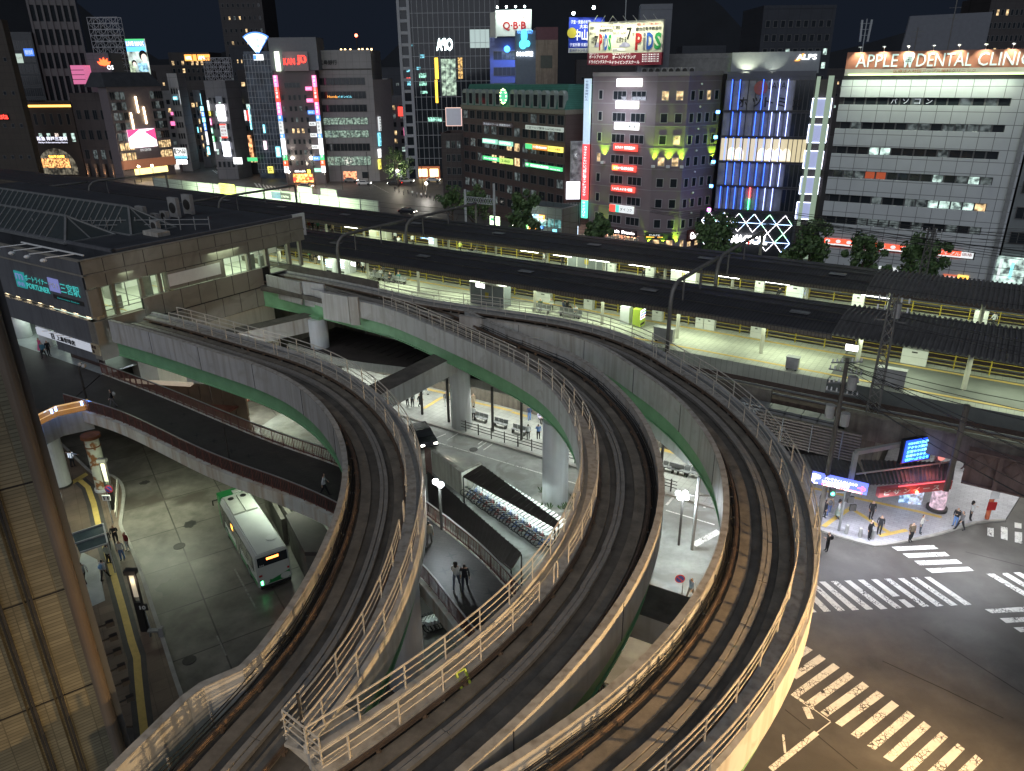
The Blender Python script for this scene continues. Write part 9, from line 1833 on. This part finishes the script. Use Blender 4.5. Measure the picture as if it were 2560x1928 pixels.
def person(lab,n,x,y,z=0.,face=0.,pose='stand',top=ck,bot=ck,h=1.,bag=None,hair=None,skirt=None,vest=None,grp=None):
 p=GK(n,x,y,z);o=thing('person',lab,'person',(p.x,p.y,z),math.radians(face),grp,world=False)
 o.scale=(h,h,h);b=bpy.data.objects.new('body',BM_[pose]);COL.objects.link(b);b.parent=o
 for i,m_ in enumerate((SKN,cm(top),cm(bot),HR,M_BLACKP)):b.material_slots[i].link='OBJECT';b.material_slots[i].material=m_
 dz=-.41 if pose=='sit' else 0
 if bag:mb=MB();mb.ball((0,.2,1.2+dz),.15,nu=8,nv=6,sz=1.35);mb.build('backpack',cm(bag),o)
 if hair:mb=MB();mb.ball((0,.03,1.6+dz),.12,nu=10,nv=7,sz=1.1);mb.ball((0,.06,1.47+dz),.1,nu=8,nv=6,sz=1.4);mb.build('hair',HR,o)
 if skirt:mb=MB();mb.tube([(0,0,1.0),(0,0,.75),(0,0,.38)],[.15,.22,.29],14,caps=False);mb.build('skirt',cm(skirt),o)
 if vest:mb=MB();mb.box(-.13,-.08,-.17,.17,1.0,1.42);mb.box(.08,.13,-.17,.17,1.0,1.42);mb.build('reflective_bands',glow('vest',(.8,.9,1),.3),o)
 return o
P_=person
P_('guard in a pale blue shirt with arms spread, directing on the brown paving',8,635,925,.15,170,'point',(.35,.45,.6),ck,vest=1)
P_('person in a black shirt, back to the curb, in the queue by the glass canopy',8,1010,1590,.15,20,'phone');P_('person in a dark red shirt and white trousers, rightmost of the island queue',8,1110,1650,.15,-30,'stand',cr_2,cw_);P_('person in a white jacket with a shoulder strap in the island queue',12,935,60,.15,10,'stand',cw_,cb_);P_('person in black under the edge of the glass canopy',8,945,1640,.15,40,'stand')
P_('person in a pale green top and black trousers at the head of the yellow path',12,835,90,.15,160,'stand',(.4,.45,.38),ck);P_('person with a light blue backpack walking down the island',12,805,210,.15,170,'walk',cw_,ck,bag=(.2,.38,.6));P_('person half hidden by the tiled building, with a yellow waist bag',12,650,235,.15,-120,'walk',cw_,ck)
P_('person in a dark shirt with a white bag on the pedestrian deck',8,985,410,ZD,-60,'walk',ck,cg,bag=cw_);P_('person in a white shirt walking along the pedestrian deck',9,600,1170,ZD,100,'walk',cw_,ck);P_('long-haired woman in white with a white bag walking on the deck beside a man',13,1525,270,ZD,170,'walk',cw_,(.1,.12,.16),hair=1);P_('man all in black walking on the deck beside a woman in white',13,1590,285,ZD,180,'walk',ck,(.03,.035,.05))
P_('pale figure hurrying along the deck edge just outside the left guideway',9,1500,1600,ZD,180,'walk',(.3,.28,.24),cg)
for q in((600,1370,'woman with long hair in a grey-green skirt beside the traffic light post','stand',cw_,cg,dict(hair=1,skirt=(.25,.3,.25),face=60)),(885,1375,'man in an open black jacket over a pale shirt, farther one of the plaza pair','stand',ck,ck,dict(face=-10,vest=None)),(868,1550,'man in a black suit leaning on a bollard looking at his phone','phone',ck,ck,dict(face=30)),(955,1505,'man in black with crossed hands right of the bollards','stand',ck,(.03,.03,.03),dict(face=-20)),(1225,1570,'man in a brown jacket with a shoulder bag standing at the kerb','stand',(.12,.09,.06),ck,dict(face=5,bag=(.08,.06,.05))),(1308,1500,'man in a pale t-shirt looking at his phone, walking to the kerb','phone',(.45,.44,.4),(.03,.04,.06),dict(face=50)),(1610,1440,'man with a black backpack holding a phone to his ear at the right','phone',ck,cb_,dict(face=-60,bag=ck)),(1655,1470,'dark-clad person striding next to the man with the backpack','walk',cg,ck,dict(face=-90)),(1740,1385,'woman in a pale blouse and black trousers at the right of the plaza','phone',cw_,ck,dict(face=60,hair=1)),(1688,960,'black-jacketed person walking away into the passage','walk',ck,ck,dict(face=190,z=.1)),(1780,980,'person with a dark backpack walking away into the passage','walk',cg,(.08,.1,.1),dict(face=200,bag=ck)),(480,1365,'person in black at the left of the plaza crowd beside the guideway','stand',ck,ck,dict(face=100)),(520,1335,'person with a tan jacket and bag in the plaza crowd beside the guideway','walk',ct,(.1,.15,.35),dict(face=160,bag=cg)),(445,1310,'dark-haired person just emerging behind the right guideway','stand',ck,ck,dict(face=90)),(505,1655,'person in a black suit with a backpack on the kerb below the guideway','phone',ck,ck,dict(face=-90,bag=ck))):
 x,y,lab,pose,t_,b_,kw=q;z_=kw.pop('z',.12);P_(lab,11,x,y,z_,kw.pop('face',0),pose,t_,b_,**kw)
for n,x,y,lab,pose,t_,b_,f in((9,1310,395,'person in black with a white mask at the left end of the lit forecourt','phone',ck,ck,40),(9,1355,405,'person behind the first canopy post on the forecourt','stand',cg,ck,0),(9,1420,415,'person bending under a black backpack on the forecourt','walk',ck,ck,60),(9,1470,300,'person all in white walking on the forecourt','walk',cw_,cw_,-80),(9,1310,290,'person in black with a red print at the forecourt rear left','stand',ck,cg,10),(9,1700,340,'person with dark hair and beige trousers near the round column','walk',ck,ct,-40),(9,1880,415,'woman in a beige dress right of the round column','stand',ct,ct,20),(9,1882,525,'person in a white coat with black bag right of the round column','stand',cw_,ck,170),(9,1645,400,'person in grey beside the canopy post near the round column','stand',cg,cw_,0),(10,150,525,'person in navy with jeans by the canopy post','stand',cn_,cb_,180),(10,140,690,'person in white shirt standing at the kerb fence','stand',cw_,ck,190),(10,228,690,'person with a blue backpack behind the kerb fence','phone',cb_,ck,180),(10,235,540,'crouching-looking seated person in lilac on the forecourt','sit',(.4,.38,.5),ck,30),(9,1240,370,'person in blue beside the guideway walkway on the forecourt','stand',cb_,ck,0),(14,1355,355,'cyclist-like walker in pale blue between middle and right guideways','walk',(.3,.4,.55),cg,-60)):
 P_(lab,n,x,y,.12,f,pose,t_,b_)
for n,x,y,lab,pose,t_,b_,f in((5,470,808,'traveller in green leftmost on the near platform','stand',(.05,.2,.1),ck,0),(5,485,805,'traveller in orange at the left end of the near platform','stand',(.4,.15,.05),ct,30),(5,518,830,'bare-legged traveller left of the first screen','phone',ck,ct,-20),(5,560,820,'traveller in black under the first bright screen','stand',ck,ck,0),(5,878,885,'traveller in a long black coat right of the vending machines','stand',ck,ck,10),(5,905,880,'traveller in navy close to the long black coat','stand',cn_,ck,-10),(5,930,905,'traveller in white shirt and black trousers near the vending machines','stand',cw_,ck,0),(5,955,880,'traveller with light hair in brown','stand',ct,cg,20),(5,1105,915,'traveller in black standing behind the benches','stand',ck,cg,0),(5,1215,950,'tall dark traveller above the third bench','stand',ck,ck,20),(5,1030,945,'seated traveller in grey on the first bench','sit',cg,ck,0),(5,1080,950,'seated traveller in white on the first bench','sit',cw_,ck,10),(5,1160,985,'seated traveller with a red bag on the second bench','sit',ck,ck,-10),(5,1235,985,'seated traveller in teal on the third bench','sit',(.05,.15,.15),ck,0),(6,245,1225,'seated traveller in green seen through the railing, leftmost','sit',(.06,.1,.06),ck,0),(6,340,1220,'seated traveller in pale grey seen through the railing','sit',(.3,.32,.3),ck,0),(6,440,1235,'seated traveller in dark blue seen through the railing','sit',cn_,ck,90),(6,475,1235,'reclining dark traveller seen through the railing','sit',ck,ck,60),(6,545,1285,'seated traveller in white at the right end behind the railing','sit',cw_,ck,0),(5,1355,670,'standing man in white shirt on the far platform','stand',cw_,ck,0),(5,1765,735,'traveller in a yellow vest on the far platform','walk',(.45,.5,.1),ck,30),(5,465,545,'first traveller on the far platform strip at left','stand',cr_2,cg,0),(5,495,548,'second traveller on the far platform strip at left','stand',ck,ck,10),(5,540,550,'third traveller on the far platform strip at left','stand',(.05,.2,.12),ck,-10),(5,640,572,'fourth traveller on the far platform strip, in black','stand',ck,cg,0),(5,665,575,'fifth traveller on the far platform strip, in brown','stand',ct,ck,0),(5,1205,640,'traveller in pale shirt beside the second curved pole','stand',cw_,ck,0),(5,1235,660,'traveller in white close to the curved pole on the far platform','sit',cw_,cg,0),(5,1860,760,'dark seated traveller under the left half of the far roof','sit',ck,ck,0),(5,1900,765,'another dark seated traveller right of the yellow vest','sit',cg,ck,0),(6,275,835,'traveller in white walking on the far platform centre','walk',cw_,cg,-60),(6,435,850,'traveller in black standing left of the waiting room','stand',ck,ck,0),(6,1140,950,'seated traveller left of the picture box on the far platform','sit',ck,ck,180),(6,1205,965,'seated traveller right of the picture box on the far platform','sit',cg,ck,180),(6,1260,975,'seated traveller near the far platform post','sit',ck,ck,180),(7,95,1120,'dark-haired traveller at the right half of the far platform','sit',ck,ck,180),(7,315,1150,'traveller in lilac at the right half of the far platform','sit',(.4,.4,.5),ck,170),(7,1935,1385,'traveller with white bag at the far right platform end','walk',cw_,ck,200)):
 P_(lab,n,x,y,8.5,f,pose,t_,b_)
P_('person in black beside the pink costume at the coffee shop entrance',4,430,1625,ZD,60,'stand');P_('person in pink with a flowing costume at the coffee shop entrance',4,360,1600,ZD,-30,'stand',(.6,.08,.2),ck,skirt=(.6,.1,.25));P_('person in teal seen just below the pink costume',4,385,1640,ZD,10,'walk',(.05,.15,.2),ck)
rn=random.Random(9)
oi='first second third fourth fifth sixth seventh eighth ninth tenth eleventh twelfth thirteenth fourteenth fifteenth sixteenth'.split()
for k in range(16):P_('%s distant walker from the left in the crowd on the avenue crossing'%oi[k],0,1880+k*22,1478+rn.uniform(-22,30),0,rn.uniform(0,360),rn.choice(('walk','stand')),rn.choice((ck,cw_,cg,cn_)),ck,grp='distant walkers at the crossing')
for k in range(12):P_('%s distant walker from the left on the pavement before the glass tower'%oi[k],5,1200+k*38,200+rn.uniform(0,20)+k*8,0,rn.uniform(0,360),'walk',rn.choice((ck,cw_,cg)),ck,grp='distant walkers before the glass tower')
# ================================================================ light
sun=lamp('SUN',(0,0,80),(.84,.89,1),.5,target=(18,60,30),name='soft_fill_sun');sun.data.angle=math.radians(80)  # soft fill sun added from behind the camera to brighten the facades
# sodium street lamp standing just beyond the lower right corner of the picture
q=Vector((27,15,0));o=thing('street_lamp','tall sodium street lamp at the near corner of the crossing','street lamp',tuple(q));mb=MB();mb.tube([q,q+Vector((0,0,15.5)),q+Vector((-1.2,.6,16.2))],.12,8);mb.build('pole',M_STEEL,o);mb=MB();mb.ball(q+Vector((-1.7,.9,16.1)),.35,sz=.5);mb.build('lamp_head',glow('sodium',(1,.6,.2),20),o)
sl=lamp('SPOT',q+Vector((-1.7,.9,15.7)),(1,.62,.27),22000,.25,target=(9,22,0),spot=118,name='warm_spot');sl.data.spot_blend=.85
q=Vector((-1,4,0));lamp('SPOT',(-2,1,19),(1,.72,.42),2600,.4,target=(-6,22,10),spot=75,name='warm_spot')  # weak second warm spot without a post, added for the left railings
lamp('AREA',W(-52,26,5.0),(.9,1,.72),300,8,1.2,name='deck_light');lamp('AREA',W(-40,30,5.0),(.85,1,.8),160,6,1,name='deck_light')
lamp('AREA',W(-58,42,5.5),(.95,1,.65),200,6,3,name='wall_light')
lamp('AREA',W(-4,51.5,4.0),(.88,.9,1),280,6,1.5,name='canopy_light');lamp('AREA',W(3,54,4.2),(.92,.95,1),260,5,2,name='canopy_light');lamp('AREA',W(-11,52,4.0),(.9,.9,1),260,4,2,name='canopy_light');lamp('AREA',W(4,66,5.6),(1,1,.95),280,5,8,name='passage_light')
lamp('AREA',W(-22,57,5.2),(.9,1,.9),140,8,1,name='canopy_light')
